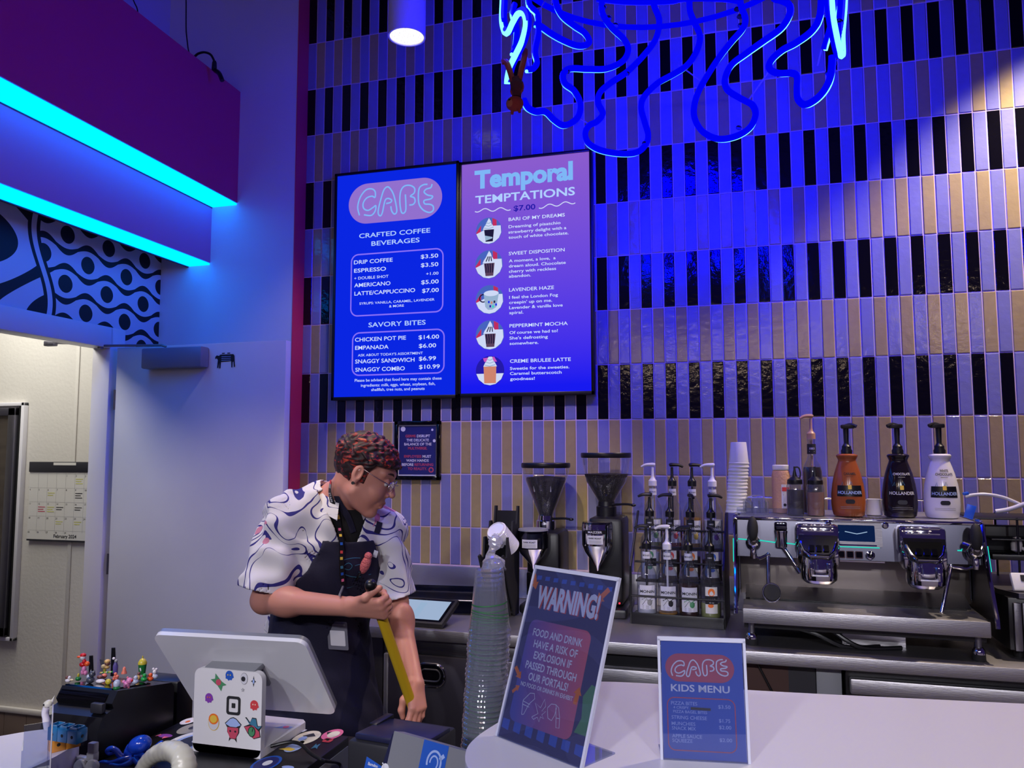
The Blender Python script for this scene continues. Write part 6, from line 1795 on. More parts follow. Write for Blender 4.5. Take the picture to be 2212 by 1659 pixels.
cubes('orange linking blocks on the bar beside the acrylic card holder', 122, 1620, 'toy_amber', 2, .024, BT, 1.05)
cubes('row of three blue linking blocks resting on the orange ones', 124, 1596, 'toy_teal', 3, .0225, BT + .0285, -.06)
oc = thing('octopus_toy', 'glossy blue octopus toy with curled arms on the drawer corner', 'toy', atz(292, 1645, DT), 0)
P('octo_blue', (24, 66, 190), .18, coat=.5)
def op(px, py, y=0.0): q = aty(px, py, oc.location.y + y) - oc.location; return q
b = MB('octo_blue'); h0, h1 = op(283, 1618), op(306, 1608, .004)
b.ball(op(302, 1608), (.024, .02, .017), 16, 12, roty(-.35)); b.tube(catmull([op(286, 1618), op(282, 1628), op(288, 1640)], 4), [.013] * 5 + [.012] * 4, 12); b.ball(op(279, 1612, -.006), (.005, .005, .005), 8, 6); mk('head', b, oc)
for pts in (((284, 1632, 0), (262, 1634, -.01), (252, 1622, -.012), (240, 1616, -.012), (231, 1622, -.012), (236, 1628, -.012), (246, 1626, -.012)), ((284, 1638, -.01), (262, 1642, -.02), (240, 1648, -.02), (222, 1646, -.02), (212, 1650, -.02)),
            ((290, 1640, -.012), (276, 1650, -.02), (258, 1654, -.024), (240, 1652, -.024), (236, 1660, -.024)), ((296, 1632, 0), (312, 1634, -.01), (322, 1644, -.012), (305, 1652, -.014), (290, 1656, -.014)),
            ((300, 1628, .008), (320, 1626, .012), (332, 1618, .012), (346, 1606, .012), (350, 1604, .012), (346, 1612, .012)), ((292, 1640, -.014), (300, 1648, -.02), (318, 1652, -.02), (330, 1660, -.02))):
    q = catmull([op(*p) for p in pts], 5); n = len(q); b = MB('octo_blue'); b.tube(q, [.0068 - .004 * i / n for i in range(n)], 10); mk('arm', b, oc)
wm = thing('grub_toy', 'arched ivory rubber grub toy in front of the octopus', 'toy', atz(360, 1672, DT), 0)
def wp(px, py, y=0.0): return aty(px, py, wm.location.y + y) - wm.location
q = catmull([wp(300, 1672, .01), wp(318, 1645, .008), wp(342, 1627, .004), (wp(370, 1622)), wp(392, 1634, -.006), wp(398, 1660, -.012), wp(392, 1690, -.014)], 8); n = len(q)
b = MB('toy_ivory'); b.tube(q, [(.012 + .013 * i / n) * (1 + .05 * (i % 3 == 0)) for i in range(n)], 16); mk('body', b, wm)
rb = thing('toy_robot', 'small grey toy with round wheels beside the blue octopus', 'toy', atz(186, 1668, DT + .03), 0)
def rp_(px, py, y=0.0): return aty(px, py, rb.location.y + y) - rb.location
b = MB('toy_silver'); b.box(rp_(201, 1618), (.015, .012, .024), .002); b.box(rp_(200, 1634), (.016, .014, .016), .002); b.box(rp_(182, 1638), (.03, .012, .008), .002); mk('body', b, rb)
b = MB('toy_grey'); b.tube([rp_(170, 1645), rp_(195, 1650)], .01, 10); mk('axle', b, rb)
for (px, py) in ((174, 1655), (199, 1656)):
    b = MB('toy_silver'); b.lathe([(.011, -.005), (.0125, 0), (.011, .004), (.004, .0045), (0, .003)], rp_(px, py, -.012), (0.2, -1, .1), 18, caps=False); mk('wheel', b, rb)
ah = thing('card_holder', 'empty clear acrylic card holder on the left bar edge', 'card holder', atz(100, 1672, BT), .80)
b = MB('acrylic'); b.bx(.0, .004, -.02, .03, 0, .10); b.bx(-.035, .002, .028, .030, 0, .075); b.bx(-.036, -.034, -.02, .03, 0, .05); b.bx(-.036, .004, -.02, .03, 0, .003); mk('holder', b, ah)
b = MB('toy_white'); b.bx(.0042, .0062, -.022, .032, 0, .102, .0008); mk('edge', b, ah)
cf = thing('lizard_figure', 'small white figurine peeking over the acrylic card holder', 'toy', aty(104, 1600, -2.44)); cf.location.z = BT
def cp_(px, py): return aty(px, py, -2.44) - cf.location
b = MB('toy_white'); q = catmull([V((0, 0, 0)), cp_(106, 1590), cp_(101, 1560), cp_(97, 1540), cp_(101, 1527)], 5); b.tube(q, [.009] * 6 + [.007] * 6 + [.006] * 9, 10); mk('body', b, cf)
b = MB('toy_ivory'); b.ball(cp_(104, 1520), (.010, .008, .007), 12, 8, roty(-.4)); b.lathe([(.003, 0), (0, .012)], cp_(113, 1514), (.5, 0, 1), 8); b.m('ink'); b.ball(cp_(102, 1520) + V((0, -.0075, 0)), .002, 8, 6); mk('head', b, cf)

# ================================================================ PERSON BEHIND THE COUNTER
from mathutils.bvhtree import BVHTree
npv = lambda v: np.array(v[:], dtype=np.float64)


def s_cap(a, b, ra, rb):
    a, b = npv(a), npv(b); ba = b - a; L2 = float(ba @ ba) or 1e-9

    def f(p):
        pa = p - a; h = np.clip(pa @ ba / L2, 0, 1)
        return np.sqrt(((pa - h[:, None] * ba) ** 2).sum(1)) - (ra + (rb - ra) * h)
    return f


def s_ell(c, r, axes=None):
    c = npv(c); r = np.array(r, float); Rm = np.eye(3) if axes is None else np.array([npv(x) for x in axes])

    def f(p):
        q = (p - c) @ Rm.T; k0 = np.sqrt(((q / r) ** 2).sum(1)); k1 = np.sqrt(((q / (r * r)) ** 2).sum(1)) + 1e-9
        return k0 * (k0 - 1.0) / k1
    return f


def blend(prims):
    def f(p):
        d = None
        for (fn, k, op) in prims:
            e = fn(p)
            if d is None: d = e; continue
            if op == '+':
                h = np.clip(.5 + .5 * (d - e) / k, 0, 1); d = d + (e - d) * h - k * h * (1 - h)
            else:
                h = np.clip(.5 - .5 * (d + e) / k, 0, 1); d = d + (-e - d) * h + k * h * (1 - h)
        return d
    return f


def nets(fn, lo, hi, h, name, mats, face_mat=None):
    """surface net of a distance field; fine samples only near the surface"""
    lo = np.array(lo, float); hi = np.array(hi, float)
    n = (np.ceil((hi - lo) / h / 4).astype(int)) * 4 + 1
    c = (n - 1) // 4 + 1
    ax = [lo[i] + 4 * h * np.arange(c[i]) for i in range(3)]
    P3 = np.stack(np.meshgrid(*ax, indexing='ij'), -1).reshape(-1, 3)
    C = np.concatenate([fn(q) for q in np.array_split(P3, max(1, len(P3) // 400000))]).reshape(c)
    near = np.abs(C) < 4 * h * 2.2
    cell = np.zeros(c - 1, bool)
    for i in (0, 1):
        for j in (0, 1):
            for k in (0, 1): cell |= near[i:c[0] - 1 + i, j:c[1] - 1 + j, k:c[2] - 1 + k]
    G = np.repeat(np.repeat(np.repeat(np.where(C[:-1, :-1, :-1] < 0, -1.0, 1.0).astype(np.float32), 4, 0), 4, 1), 4, 2)
    G = np.pad(G, ((0, 1), (0, 1), (0, 1)), mode='edge')
    act = np.repeat(np.repeat(np.repeat(cell, 4, 0), 4, 1), 4, 2); act = np.pad(act, ((0, 1),) * 3)
    act[1:] |= act[:-1].copy(); act[:, 1:] |= act[:, :-1].copy(); act[:, :, 1:] |= act[:, :, :-1].copy()
    idx = np.argwhere(act)
    vals = np.concatenate([fn(lo + h * q) for q in np.array_split(idx, max(1, len(idx) // 300000))])
    G[act] = vals
    S = G < 0
    m = np.zeros(n - 1, np.int8)
    offs = [(i, j, k) for i in (0, 1) for j in (0, 1) for k in (0, 1)]
    for o in offs: m += S[o[0]:n[0] - 1 + o[0], o[1]:n[1] - 1 + o[1], o[2]:n[2] - 1 + o[2]]
    mc = (m > 0) & (m < 8)
    ci = np.argwhere(mc)
    vid = -np.ones(n - 1, np.int64); vid[mc] = np.arange(len(ci))
    g = np.stack([G[ci[:, 0] + o[0], ci[:, 1] + o[1], ci[:, 2] + o[2]] for o in offs], 1)
    acc = np.zeros((len(ci), 3)); cnt = np.zeros(len(ci))
    for a in range(8):
        for b in range(a + 1, 8):
            if sum(abs(offs[a][q] - offs[b][q]) for q in range(3)) != 1: continue
            cr = (g[:, a] < 0) != (g[:, b] < 0)
            t = g[:, a] / np.where(cr, g[:, a] - g[:, b], 1.0)
            pt = np.array(offs[a]) + t[:, None] * (np.array(offs[b]) - np.array(offs[a]))
            acc[cr] += pt[cr]; cnt[cr] += 1
    V3 = lo + h * (ci + acc / cnt[:, None])
    F = []
    for d in range(3):
        u, w = [(1, 2), (2, 0), (0, 1)][d]
        sl = [slice(None)] * 3; s2 = [slice(None)] * 3; sl[d] = slice(0, -1); s2[d] = slice(1, None)
        e = np.argwhere(S[tuple(sl)] != S[tuple(s2)])
        e = e[(e[:, u] > 0) & (e[:, w] > 0) & (e[:, u] < n[u] - 1) & (e[:, w] < n[w] - 1)]
        def cc(du, dw):
            q = e.copy(); q[:, u] -= du; q[:, w] -= dw; return vid[q[:, 0], q[:, 1], q[:, 2]]
        quad = np.stack([cc(1, 1), cc(0, 1), cc(0, 0), cc(1, 0)], 1)
        flip = ~S[e[:, 0], e[:, 1], e[:, 2]]
        quad[flip] = quad[flip][:, ::-1]
        F.append(quad)
    F = np.concatenate(F); F = F[(F >= 0).all(1)]
    me = bpy.data.meshes.new(name)
    me.vertices.add(len(V3)); me.vertices.foreach_set('co', V3.astype(np.float32).ravel())
    me.loops.add(F.size); me.loops.foreach_set('vertex_index', F.astype(np.int32).ravel())
    me.polygons.add(len(F)); me.polygons.foreach_set('loop_start', np.arange(0, F.size, 4, dtype=np.int32)); me.polygons.foreach_set('loop_total', np.full(len(F), 4, np.int32))
    for k in mats: me.materials.append(MATS[k])
    if face_mat is not None:
        me.polygons.foreach_set('material_index', face_mat(V3[F].mean(1)).astype(np.int32))
    me.polygons.foreach_set('use_smooth', np.ones(len(F), bool))
    me.update(calc_edges=True); me.validate()
    return me, V3, F


def bvh_of(Vs, Fs): return BVHTree.FromPolygons([tuple(v) for v in Vs], [tuple(int(i) for i in f) for f in Fs])


# ---- skeleton
PEL = aty(688, 1428, -1.13); CHE = aty(722, 1200, -1.17); NEK = aty(735, 1085, -1.19)
RSH, LSH = aty(622, 1118, -1.30), aty(826, 1146, -1.07)
REL, RWR = aty(572, 1296, -1.36), aty(757, 1311, -1.44)
LEL, LWR = aty(855, 1300, -1.06), aty(897, 1478, -1.20)
GR_ = aty(815, 1306, -1.44)
GL_ = aty(893, 1532, -1.22)
PA = (GR_ - GL_).normalized()                       # pole axis, upwards
FT = V((.77, -.64, 0)).normalized(); RT = V((-.64, -.77, 0)).normalized()
UT = (NEK - PEL).normalized(); FT = (FT - UT * FT.dot(UT)).normalized(); RT = FT.cross(UT)
tilt = math.radians(26)
fl = V((.965, .26, 0)).normalized()
FH = (fl * math.cos(tilt) - V((0, 0, 1)) * math.sin(tilt)).normalized(); RH = FH.cross(V((0, 0, 1))).normalized(); UH = RH.cross(FH).normalized()
EAR = aty(774, 1024, -1.30)
HS = 1.06
HC = EAR + FH * (.004 * HS) - RH * (.074 * HS)


def hp(f, u, r): return HC + FH * (f * HS) + UH * (u * HS) + RH * (r * HS)


HA = (FH, UH, RH)
S_ = HS
head = [(s_ell(hp(-.012, .030, 0), (.098 * S_, .085 * S_, .075 * S_), HA), .02, '+'),
        (s_ell(hp(.030, -.025, 0), (.066 * S_, .088 * S_, .060 * S_), HA), .03, '+'),
        (s_cap(hp(.0, -.060, .040), hp(.062, -.100, .010), .026, .019), .02, '+'), (s_cap(hp(.0, -.060, -.040), hp(.062, -.100, -.010), .026, .019), .02, '+'),
        (s_ell(hp(.075, -.100, 0), (.020, .018, .022), HA), .015, '+'),
        (s_ell(hp(.062, -.035, .032), (.027, .030, .026), HA), .02, '+'), (s_ell(hp(.062, -.035, -.032), (.027, .030, .026), HA), .02, '+'),
        (s_cap(hp(.083, .036, .010), hp(.066, .034, .048), .012, .010), .016, '+'), (s_cap(hp(.083, .036, -.010), hp(.066, .034, -.048), .012, .010), .016, '+'),
        (s_ell(hp(.097, .012, .033), (.014, .011, .016), HA), .012, '-'), (s_ell(hp(.097, .012, -.033), (.014, .011, .016), HA), .012, '-'),
        (s_ell(hp(.077, .010, .032), (.013, .013, .013), HA), .004, '+'), (s_ell(hp(.077, .010, -.032), (.013, .013, .013), HA), .004, '+'),
        (s_cap(hp(.088, .020, 0), hp(.112, -.022, 0), .0085, .0115), .010, '+'),
        (s_ell(hp(.098, -.030, .012), (.010, .008, .008), HA), .006, '+'), (s_ell(hp(.098, -.030, -.012), (.010, .008, .008), HA), .006, '+'),
        (s_ell(hp(.086, -.060, 0), (.014, .022, .026), HA), .014, '+'),
        (s_cap(hp(.099, -.057, .0), hp(.088, -.062, .020), .0065, .0045), .004, '+'), (s_cap(hp(.099, -.057, .0), hp(.088, -.062, -.020), .0065, .0045), .004, '+'),
        (s_cap(hp(.096, -.070, .010), hp(.096, -.070, -.010), .0072, .0072), .005, '+'),
        (s_cap(hp(.106, -.0635, .018), hp(.106, -.0635, -.018), .0022, .0022), .004, '-')]
for sg in (1, -1):
    head += [(s_ell(hp(-.006, .002, .079 * sg), (.019, .031, .008), (FH, UH, RH)), .006, '+'), (s_ell(hp(-.002, .004, .086 * sg), (.009, .018, .007), HA), .005, '-'), (s_ell(hp(-.004, -.026, .078 * sg), (.009, .010, .007), HA), .005, '+')]
neck = [(s_cap(hp(-.030, -.045, 0), NEK - FT * .015 + UT * .0, .055, .062), .03, '+'), (s_cap(NEK - FT * .02, NEK - FT * .03 - UT * .06, .065, .08), .03, '+')]
torso = [(s_ell(CHE - FT * .01, (.165, .112, .19), (RT, FT, UT)), .05, '+'), (s_ell((CHE + PEL) / 2, (.150, .112, .19), (RT, FT, UT)), .06, '+'),
         (s_ell(PEL, (.172, .125, .15), (RT, FT, UT)), .06, '+'), (s_cap(RSH, LSH, .058, .058), .05, '+'),
         (s_cap(NEK - FT * .02, RSH, .055, .052), .04, '+'), (s_cap(NEK - FT * .02, LSH, .055, .052), .04, '+')]
UPZ = V((0, 0, 1)); RTh = V((RT.x, RT.y, 0)).normalized(); FTh = V((FT.x, FT.y, 0)).normalized()
hips = []; feet = []
legs = []
for sg in (1, -1):
    hpj = PEL + RTh * (.092 * sg) - UPZ * .05
    kn = V((hpj.x, hpj.y, .47)) + FTh * .02 + RTh * (.015 * sg); an = V((kn.x, kn.y, .085)) - FTh * .02
    legs += [(s_cap(hpj, kn, .085, .058), .04, '+'), (s_cap(kn, an, .055, .038), .03, '+'), (s_cap(an - UPZ * .035, an + FTh * .14 - UPZ * .05, .036, .026), .02, '+')]
    feet.append((hpj, kn, an))
arms = [(s_cap(RSH, REL, .056, .044), .03, '+'), (s_cap(REL, RWR, .045, .029), .015, '+'), (s_ell(REL + (RWR - REL) * .28, (.05, .046, .046), ((RWR - REL).normalized(), UPZ, V((0, 1, 0)))), .03, '+'),
        (s_cap(LSH, LEL, .055, .043), .03, '+'), (s_cap(LEL, LWR, .043, .028), .015, '+'), (s_ell(LEL + (LWR - LEL) * .28, (.05, .045, .045), ((LWR - LEL).normalized(), V((1, 0, 0)), V((0, 1, 0)))), .03, '+')]
# right hand: fist round the pole, back of the hand to the customer
ta = (V((.92, .38, 0)) - PA * V((.92, .38, 0)).dot(PA)).normalized(); ca = PA.cross(ta)
if ca.y > 0: ca = -ca
GP = GR_                                            # pole centre in the fist
def rp3(c, t, a): return GP + ca * c + ta * t + PA * a
hand = []
kn_s = (.030, .011, -.008, -.026)
for i, s in enumerate(kn_s):
    k = rp3(.031 - .002 * abs(i - 1), .016, s)
    hand.append((s_cap(RWR + PA * (s * .5) + ca * .0, k, .019, .0125), .012, '+'))
    sh = (0, .004, .002, -.006)[i]
    q = [k, rp3(.010, .034 + sh, s * .98 - .002), rp3(-.020, .026 + sh * .5, s * .96 - .004), rp3(-.0235, .0, s * .95 - .005)]
    rr = (.0108, .0110, .0105, .0092)[i]
    for j in range(3): hand.append((s_cap(q[j], q[j + 1], rr * (1 - .07 * j), rr * (1 - .07 * (j + 1))), .004, '+'))
q = [RWR + (GP - RWR) * .35 + PA * .018, rp3(.016, -.024, .046), rp3(.010, .002, .058), rp3(.004, .024, .060)]
for j in range(3): hand.append((s_cap(q[j], q[j + 1], (.0155, .0125, .0115)[j], (.0125, .0115, .0095)[j]), .007, '+'))
# left hand: reaching down, fingers curling round the lower end of the pole
hd = (GL_ + V((.012, -.012, -.01)) - LWR).normalized()
hn = (V((-.35, -.93, 0)) - hd * V((-.35, -.93, 0)).dot(hd)).normalized()     # across the knuckles, towards the customer
hq = hd.cross(hn)
if hq.x > 0: hq = -hq                                                     # curl direction, towards the pole
KB = LWR + hd * .082 - hq * .012
for i in range(4):
    s = (.028, .010, -.008, -.025)[i]; kk = KB + hn * s - hd * (.006 * abs(i - 1))
    hand.append((s_cap(LWR + hn * s * .5, kk, .019, .0122), .012, '+'))
    ln = (.036, .040, .037, .030)[i]
    q = [kk, kk + hd * ln * .92 + hq * ln * .30 + hn * (s * .12), kk + hd * ln * 1.45 + hq * ln * .86 + hn * s * .15, kk + hd * ln * 1.62 + hq * ln * 1.45 + hn * s * .15]
    rr = (.0105, .0108, .0103, .009)[i]
    for j in range(3): hand.append((s_cap(q[j], q[j + 1], rr * (1 - .07 * j), rr * (1 - .07 * (j + 1))), .004, '+'))
q = [LWR + hd * .022 + hn * .016 + hq * .006, LWR + hd * .048 + hn * .034 + hq * .020, LWR + hd * .078 + hn * .032 + hq * .032, LWR + hd * .098 + hn * .022 + hq * .036]
for j in range(3): hand.append((s_cap(q[j], q[j + 1], (.015, .0122, .011)[j], (.0122, .011, .009)[j]), .007, '+'))

P('skin', (206, 142, 124), .45, sss=.08, bump=(90, .03))
P('lip', (184, 110, 102), .4, sss=.05)
body_prims = torso + neck + head + legs + arms + hand
fb = blend(body_prims)
pts_ = [PEL, RSH, LSH, REL, LEL, GR_, GL_, HC]
lo = [min(p[i] for p in pts_) - .22 for i in range(3)]; hi = [max(p[i] for p in pts_) + .22 for i in range(3)]; lo[2] = -.005


def body_face(c):
    q = c - npv(hp(.098, -.064, 0)); f = q @ npv(FH); u = q @ npv(UH); r = q @ npv(RH)
    return ((np.abs(u) < .0105 - .006 * (np.abs(r) / .022) ** 2) & (np.abs(r) < .021) & (f > -.012)).astype(int)


pers = thing('person', 'person in white patterned shirt and navy apron bending over a yellow handle', 'person', (0, 0, 0))
me, Vb, Fb = nets(fb, lo, hi, .003, 'body', ['skin', 'lip'], body_face)
mk('body', me, pers)
bv_body = bvh_of(Vb, Fb)

# ---- hair: short, dark with red and orange streaks
m, nt, bs = newmat('hair'); L = nt.links.new
bs.inputs['Roughness'].default_value = .55
tc = nt.nodes.new('ShaderNodeTexCoord'); mp = nt.nodes.new('ShaderNodeMapping'); mp.inputs['Scale'].default_value = (1.0, 1.2, 2.2); nz = nt.nodes.new('ShaderNodeTexNoise'); nz.inputs['Scale'].default_value = 34; nz.inputs['Detail'].default_value = 4; nz.inputs['Distortion'].default_value = 1.2
cr = nt.nodes.new('ShaderNodeValToRGB'); el = cr.color_ramp.elements
el[0].position = .50; el[0].color = (*lin((34, 18, 20)), 1); el[1].position = .80; el[1].color = (*lin((214, 150, 60)), 1)
for pos, c in ((.57, (84, 24, 28)), (.64, (170, 46, 36)), (.70, (196, 80, 44))): e = el.new(pos); e.color = (*lin(c), 1)
L(tc.outputs['Object'], mp.inputs[0]); L(mp.outputs[0], nz.inputs['Vector']); L(nz.outputs[0], cr.inputs[0]); L(cr.outputs[0], bs.inputs['Base Color'])
P('hair_side', (62, 36, 32), .7)
cran = blend(head[:2])


def hairf(p):
    q = p - npv(HC); f = q @ npv(FH) / HS; u = q @ npv(UH) / HS; r = np.abs(q @ npv(RH)) / HS
    nse = .0035 * np.sin(f * 190 + 2.2 * np.sin(u * 120 + r * 60)) * np.sin(u * 170 + 1.5 * np.sin(r * 150)) + .0030 * np.sin(r * 210 + f * 90)
    th = np.clip((u - .015) / .05, 0, 1) * .016 + .004
    d = cran(p) - th - nse * np.clip((u + .0) / .06, .25, 1)
    line = np.where(f > .035, .048 + (f - .035) * .20, np.where(f > .008, -.018 + (f - .008) * 2.3, np.where(f > -.022, .012, -.050 + .0 * f)))   # hairline height along the side of the head
    line = np.where((f > .008) & (f < .024), -.022, line)
    return np.maximum(d, (line - u) * .8)


me, Vh, Fh_ = nets(hairf, [HC[i] - .17 for i in range(3)], [HC[i] + .17 for i in range(3)], .0026, 'hair', ['hair'])
mk('hair', me, pers, 'short dark hair streaked red and orange')
# ---- eyes, brow, glasses, earring
P('eye_white', (226, 222, 220), .2); P('iris', (60, 50, 44), .2); P('brow', (58, 34, 32), .8)
for sg in (1, -1):
    b = MB('eye_white'); b.ball(hp(.0795, .0075, .032 * sg), .0125, 14, 10); b.m('iris'); b.ball(hp(.0875, .0035, .031 * sg), .0052, 10, 8); mk('eye', b, pers)
    b = MB('skin'); b.X = None; b.ball(hp(.0785, .0115, .032 * sg), (.0145, .0115, .0145), 14, 10, Matrix((FH, RH, UH)).transposed().to_3x3()); mk('eyelid', b, pers)
    b = MB('brow'); b.tube(catmull([hp(.093, .033, .014 * sg), hp(.089, .041, .030 * sg), hp(.074, .037, .050 * sg)], 5), [.0022] * 4 + [.0034] * 4 + [.0018] * 3, 8); mk('eyebrow', b, pers)
P('gold_wire', (190, 180, 200), .2, 1.0)
gl = None
b = MB('gold_wire')
for sg in (1, -1):
    c = hp(.107, .004, .034 * sg); b.tube([c + UH * (.019 * math.sin(a)) + RH * (.024 * math.cos(a)) - FH * (.010 * (.5 + .5 * sg * math.cos(a))) for a in [2 * PI * i / 24 for i in range(24)]], .0011, 6, closed=True)
    b.tube([hp(.100, .010, .059 * sg), hp(.06, .014, .074 * sg), hp(.0, .022, .080 * sg), hp(-.012, .006, .082 * sg)], .0012, 6)
b.tube([hp(.113, .012, .010), hp(.116, .014, 0), hp(.113, .012, -.010)], .0012, 6)
gl = mk('glasses', b, pers, 'thin wire glasses')
for sg in (1, -1):
    b = MB('clear')
    c = hp(.107, .004, .034 * sg); b.add([c + UH * (.018 * math.sin(a)) + RH * (.023 * math.cos(a)) - FH * (.010 * (.5 + .5 * sg * math.cos(a))) for a in [2 * PI * i / 20 for i in range(20)]], [tuple(range(20))])
    mk('lens', b, gl)
b = MB('black'); b.lathe([(.0055, -.004), (.0055, .004)], hp(-.005, -.031, .083), RH, 14); mk('earring', b, pers, 'black ear plug')

# ---- shirt: loose, short sleeved, white with blue flowing lines
m, nt, bs = newmat('shirt'); L = nt.links.new; bs.inputs['Roughness'].default_value = .75
tc = nt.nodes.new('ShaderNodeTexCoord'); nz = nt.nodes.new('ShaderNodeTexNoise'); nz.inputs['Scale'].default_value = 6.5; nz.inputs['Detail'].default_value = 0.6; nz.inputs['Distortion'].default_value = .7
ma = nt.nodes.new('ShaderNodeMath'); ma.operation = 'MULTIPLY'; ma.inputs[1].default_value = 12.0
fr_ = nt.nodes.new('ShaderNodeMath'); fr_.operation = 'FRACT'; sb = nt.nodes.new('ShaderNodeMath'); sb.operation = 'SUBTRACT'; sb.inputs[1].default_value = .5; ab = nt.nodes.new('ShaderNodeMath'); ab.operation = 'ABSOLUTE'
n2 = nt.nodes.new('ShaderNodeTexNoise'); n2.inputs['Scale'].default_value = 11; mw_ = nt.nodes.new('ShaderNodeMath'); mw_.operation = 'MULTIPLY_ADD'; mw_.inputs[1].default_value = .38; mw_.inputs[2].default_value = -.105
lt = nt.nodes.new('ShaderNodeMath'); lt.operation = 'LESS_THAN'
mx = nt.nodes.new('ShaderNodeMix'); mx.data_type = 'RGBA'; mx.inputs['A'].default_value = (*lin((222, 220, 224)), 1); mx.inputs['B'].default_value = (*lin((46, 42, 128)), 1)
L(tc.outputs['Object'], nz.inputs['Vector']); L(nz.outputs[0], ma.inputs[0]); L(ma.outputs[0], fr_.inputs[0]); L(fr_.outputs[0], sb.inputs[0]); L(sb.outputs[0], ab.inputs[0])
L(tc.outputs['Object'], n2.inputs['Vector']); L(n2.outputs[0], mw_.inputs[0]); L(ab.outputs[0], lt.inputs[0]); L(mw_.outputs[0], lt.inputs[1]); L(lt.outputs[0], mx.inputs['Factor'])
n3 = nt.nodes.new('ShaderNodeTexNoise'); n3.inputs['Scale'].default_value = 9; n3.inputs['Detail'].default_value = 1; g3 = nt.nodes.new('ShaderNodeMath'); g3.operation = 'GREATER_THAN'; g3.inputs[1].default_value = .69
m3 = nt.nodes.new('ShaderNodeMix'); m3.data_type = 'RGBA'; m3.inputs['B'].default_value = (*lin((206, 132, 160)), 1)
L(tc.outputs['Object'], n3.inputs['Vector']); L(n3.outputs[0], g3.inputs[0]); L(g3.outputs[0], m3.inputs['Factor']); L(mx.outputs['Result'], m3.inputs['A'])
L(m3.outputs['Result'], bs.inputs['Base Color'])
RSE = RSH + (REL - RSH) * .90; LSE = LSH + (LEL - LSH) * .93
RSD = (REL - RSH).normalized(); LSD = (LEL - LSH).normalized()
shirt_in = blend([(s_ell(CHE - FT * .015 + UT * .02, (.188, .135, .20), (RT, FT, UT)), .05, '+'), (s_cap(CHE - UT * .06 - FT * .04, PEL + UT * .02 - FT * .085, .15, .170), .08, '+'),
                  (s_cap(RSH, LSH, .072, .070), .05, '+'), (s_cap(NEK - FT * .03 + UT * .012, RSH - UT * .004, .070, .068), .04, '+'), (s_cap(NEK - FT * .03 + UT * .012, LSH, .070, .064), .04, '+'),
                  (s_cap(RSH, RSE + RSD * .03, .074, .100), .03, '+'), (s_cap(LSH, LSE + LSD * .03, .070, .078), .03, '+')])
RSHn, LSHn, NEKn, CHEn, PELn = map(npv, (RSH, LSH, NEK, CHE, PEL)); FTn, RTn, UTn = npv(FT), npv(RT), npv(UT)


def folds(p):
    a = p @ np.array([31., 12., 44.]); b_ = p @ np.array([-22., 40., 17.]); c = p @ np.array([60., -35., -28.])
    return .0058 * np.sin(a + 1.7 * np.sin(b_)) + .0040 * np.sin(c + 1.4 * np.sin(a * .7)) + .0024 * np.sin(b_ * 2.3 + c)


def shirt_solid(p): return shirt_in(p) + folds(p)


def shirtf(p):
    d = shirt_solid(p); d = np.maximum(d, -(d + .0085))
    q = p - RSHn; along = q @ npv(RSD); side = np.sqrt(np.maximum((q * q).sum(1) - along ** 2, 0)); lenR = (RSE - RSH).length
    cutR = np.where((along > 0) & (side < .16) & (((p - CHEn) @ RTn) > .13), along - lenR, -1.0)
    q2 = p - LSHn; al2 = q2 @ npv(LSD); s2 = np.sqrt(np.maximum((q2 * q2).sum(1) - al2 ** 2, 0)); lenL = (LSE - LSH).length
    cutL = np.where((al2 > 0) & (s2 < .16) & (((p - CHEn) @ RTn) < -.13), al2 - lenL, -1.0)
    hem = (PELn - UTn * .005 - p) @ UTn + .045 + .10 * np.clip(((p - PELn) @ FTn) / .15 + .2, 0, 1)
    f = (p - NEKn) @ FTn; u = (p - NEKn) @ UTn; r = (p - NEKn) @ RTn
    hole = np.sqrt((r / .070) ** 2 + ((f + .018) / .070) ** 2 + (np.maximum(-(u - .02), 0) / .5) ** 2) - 1.0      # neck opening
    vee = np.maximum(np.abs(r) - (.020 + .42 * np.clip(u + .135, 0, 1)), np.maximum(-f, -(u + .135)))           # open front
    d = np.maximum(d, cutR); d = np.maximum(d, cutL); d = np.maximum(d, hem * .9)
    d = np.maximum(d, -hole * .06); d = np.maximum(d, -vee)
    return d


slo = [min(p[i] for p in (PEL, RSH, LSH, REL, LEL, NEK)) - .24 for i in range(3)]; shi = [max(p[i] for p in (PEL, RSH, LSH, REL, LEL, NEK)) + .24 for i in range(3)]
me, Vs, Fs = nets(shirtf, slo, shi, .0042, 'shirt', ['shirt'])
mk('shirt', me, pers, 'white short sleeved shirt with blue flowing lines')
bv_shirt = bvh_of(Vs, Fs)
# collar flaps
for sg in (1, -1):
    b = MB('shirt')
    base = [NEK + RT * (sg * .062 * math.cos(a)) + FT * (-.018 + .066 * math.sin(a)) + UT * (.022 + .012 * math.cos(a * 1.0)) for a in [math.radians(x) for x in (-80, -45, -10, 20, 45, 68)]]
    wv = [.050, .056, .06, .072, .090, .110]
    outv = []
    for p, w_ in zip(base, wv):
        q = p - (NEK - FT * .018); q = (q - UT * q.dot(UT)).normalized(); outv.append(p + q * (w_ * .62) - UT * (w_ * .55))
    n = len(base)
    topv = [p + UT * .012 for p in base]
    b.add(base + outv + topv + [p + (o - p) * .5 + UT * .014 for p, o in zip(base, outv)], [f for i in range(n - 1) for f in ((2 * n + i, 2 * n + i + 1, 3 * n + i + 1, 3 * n + i), (3 * n + i, 3 * n + i + 1, n + i + 1, n + i), (i, i + 1, 2 * n + i + 1, 2 * n + i))])
    mk('collar', b, pers)
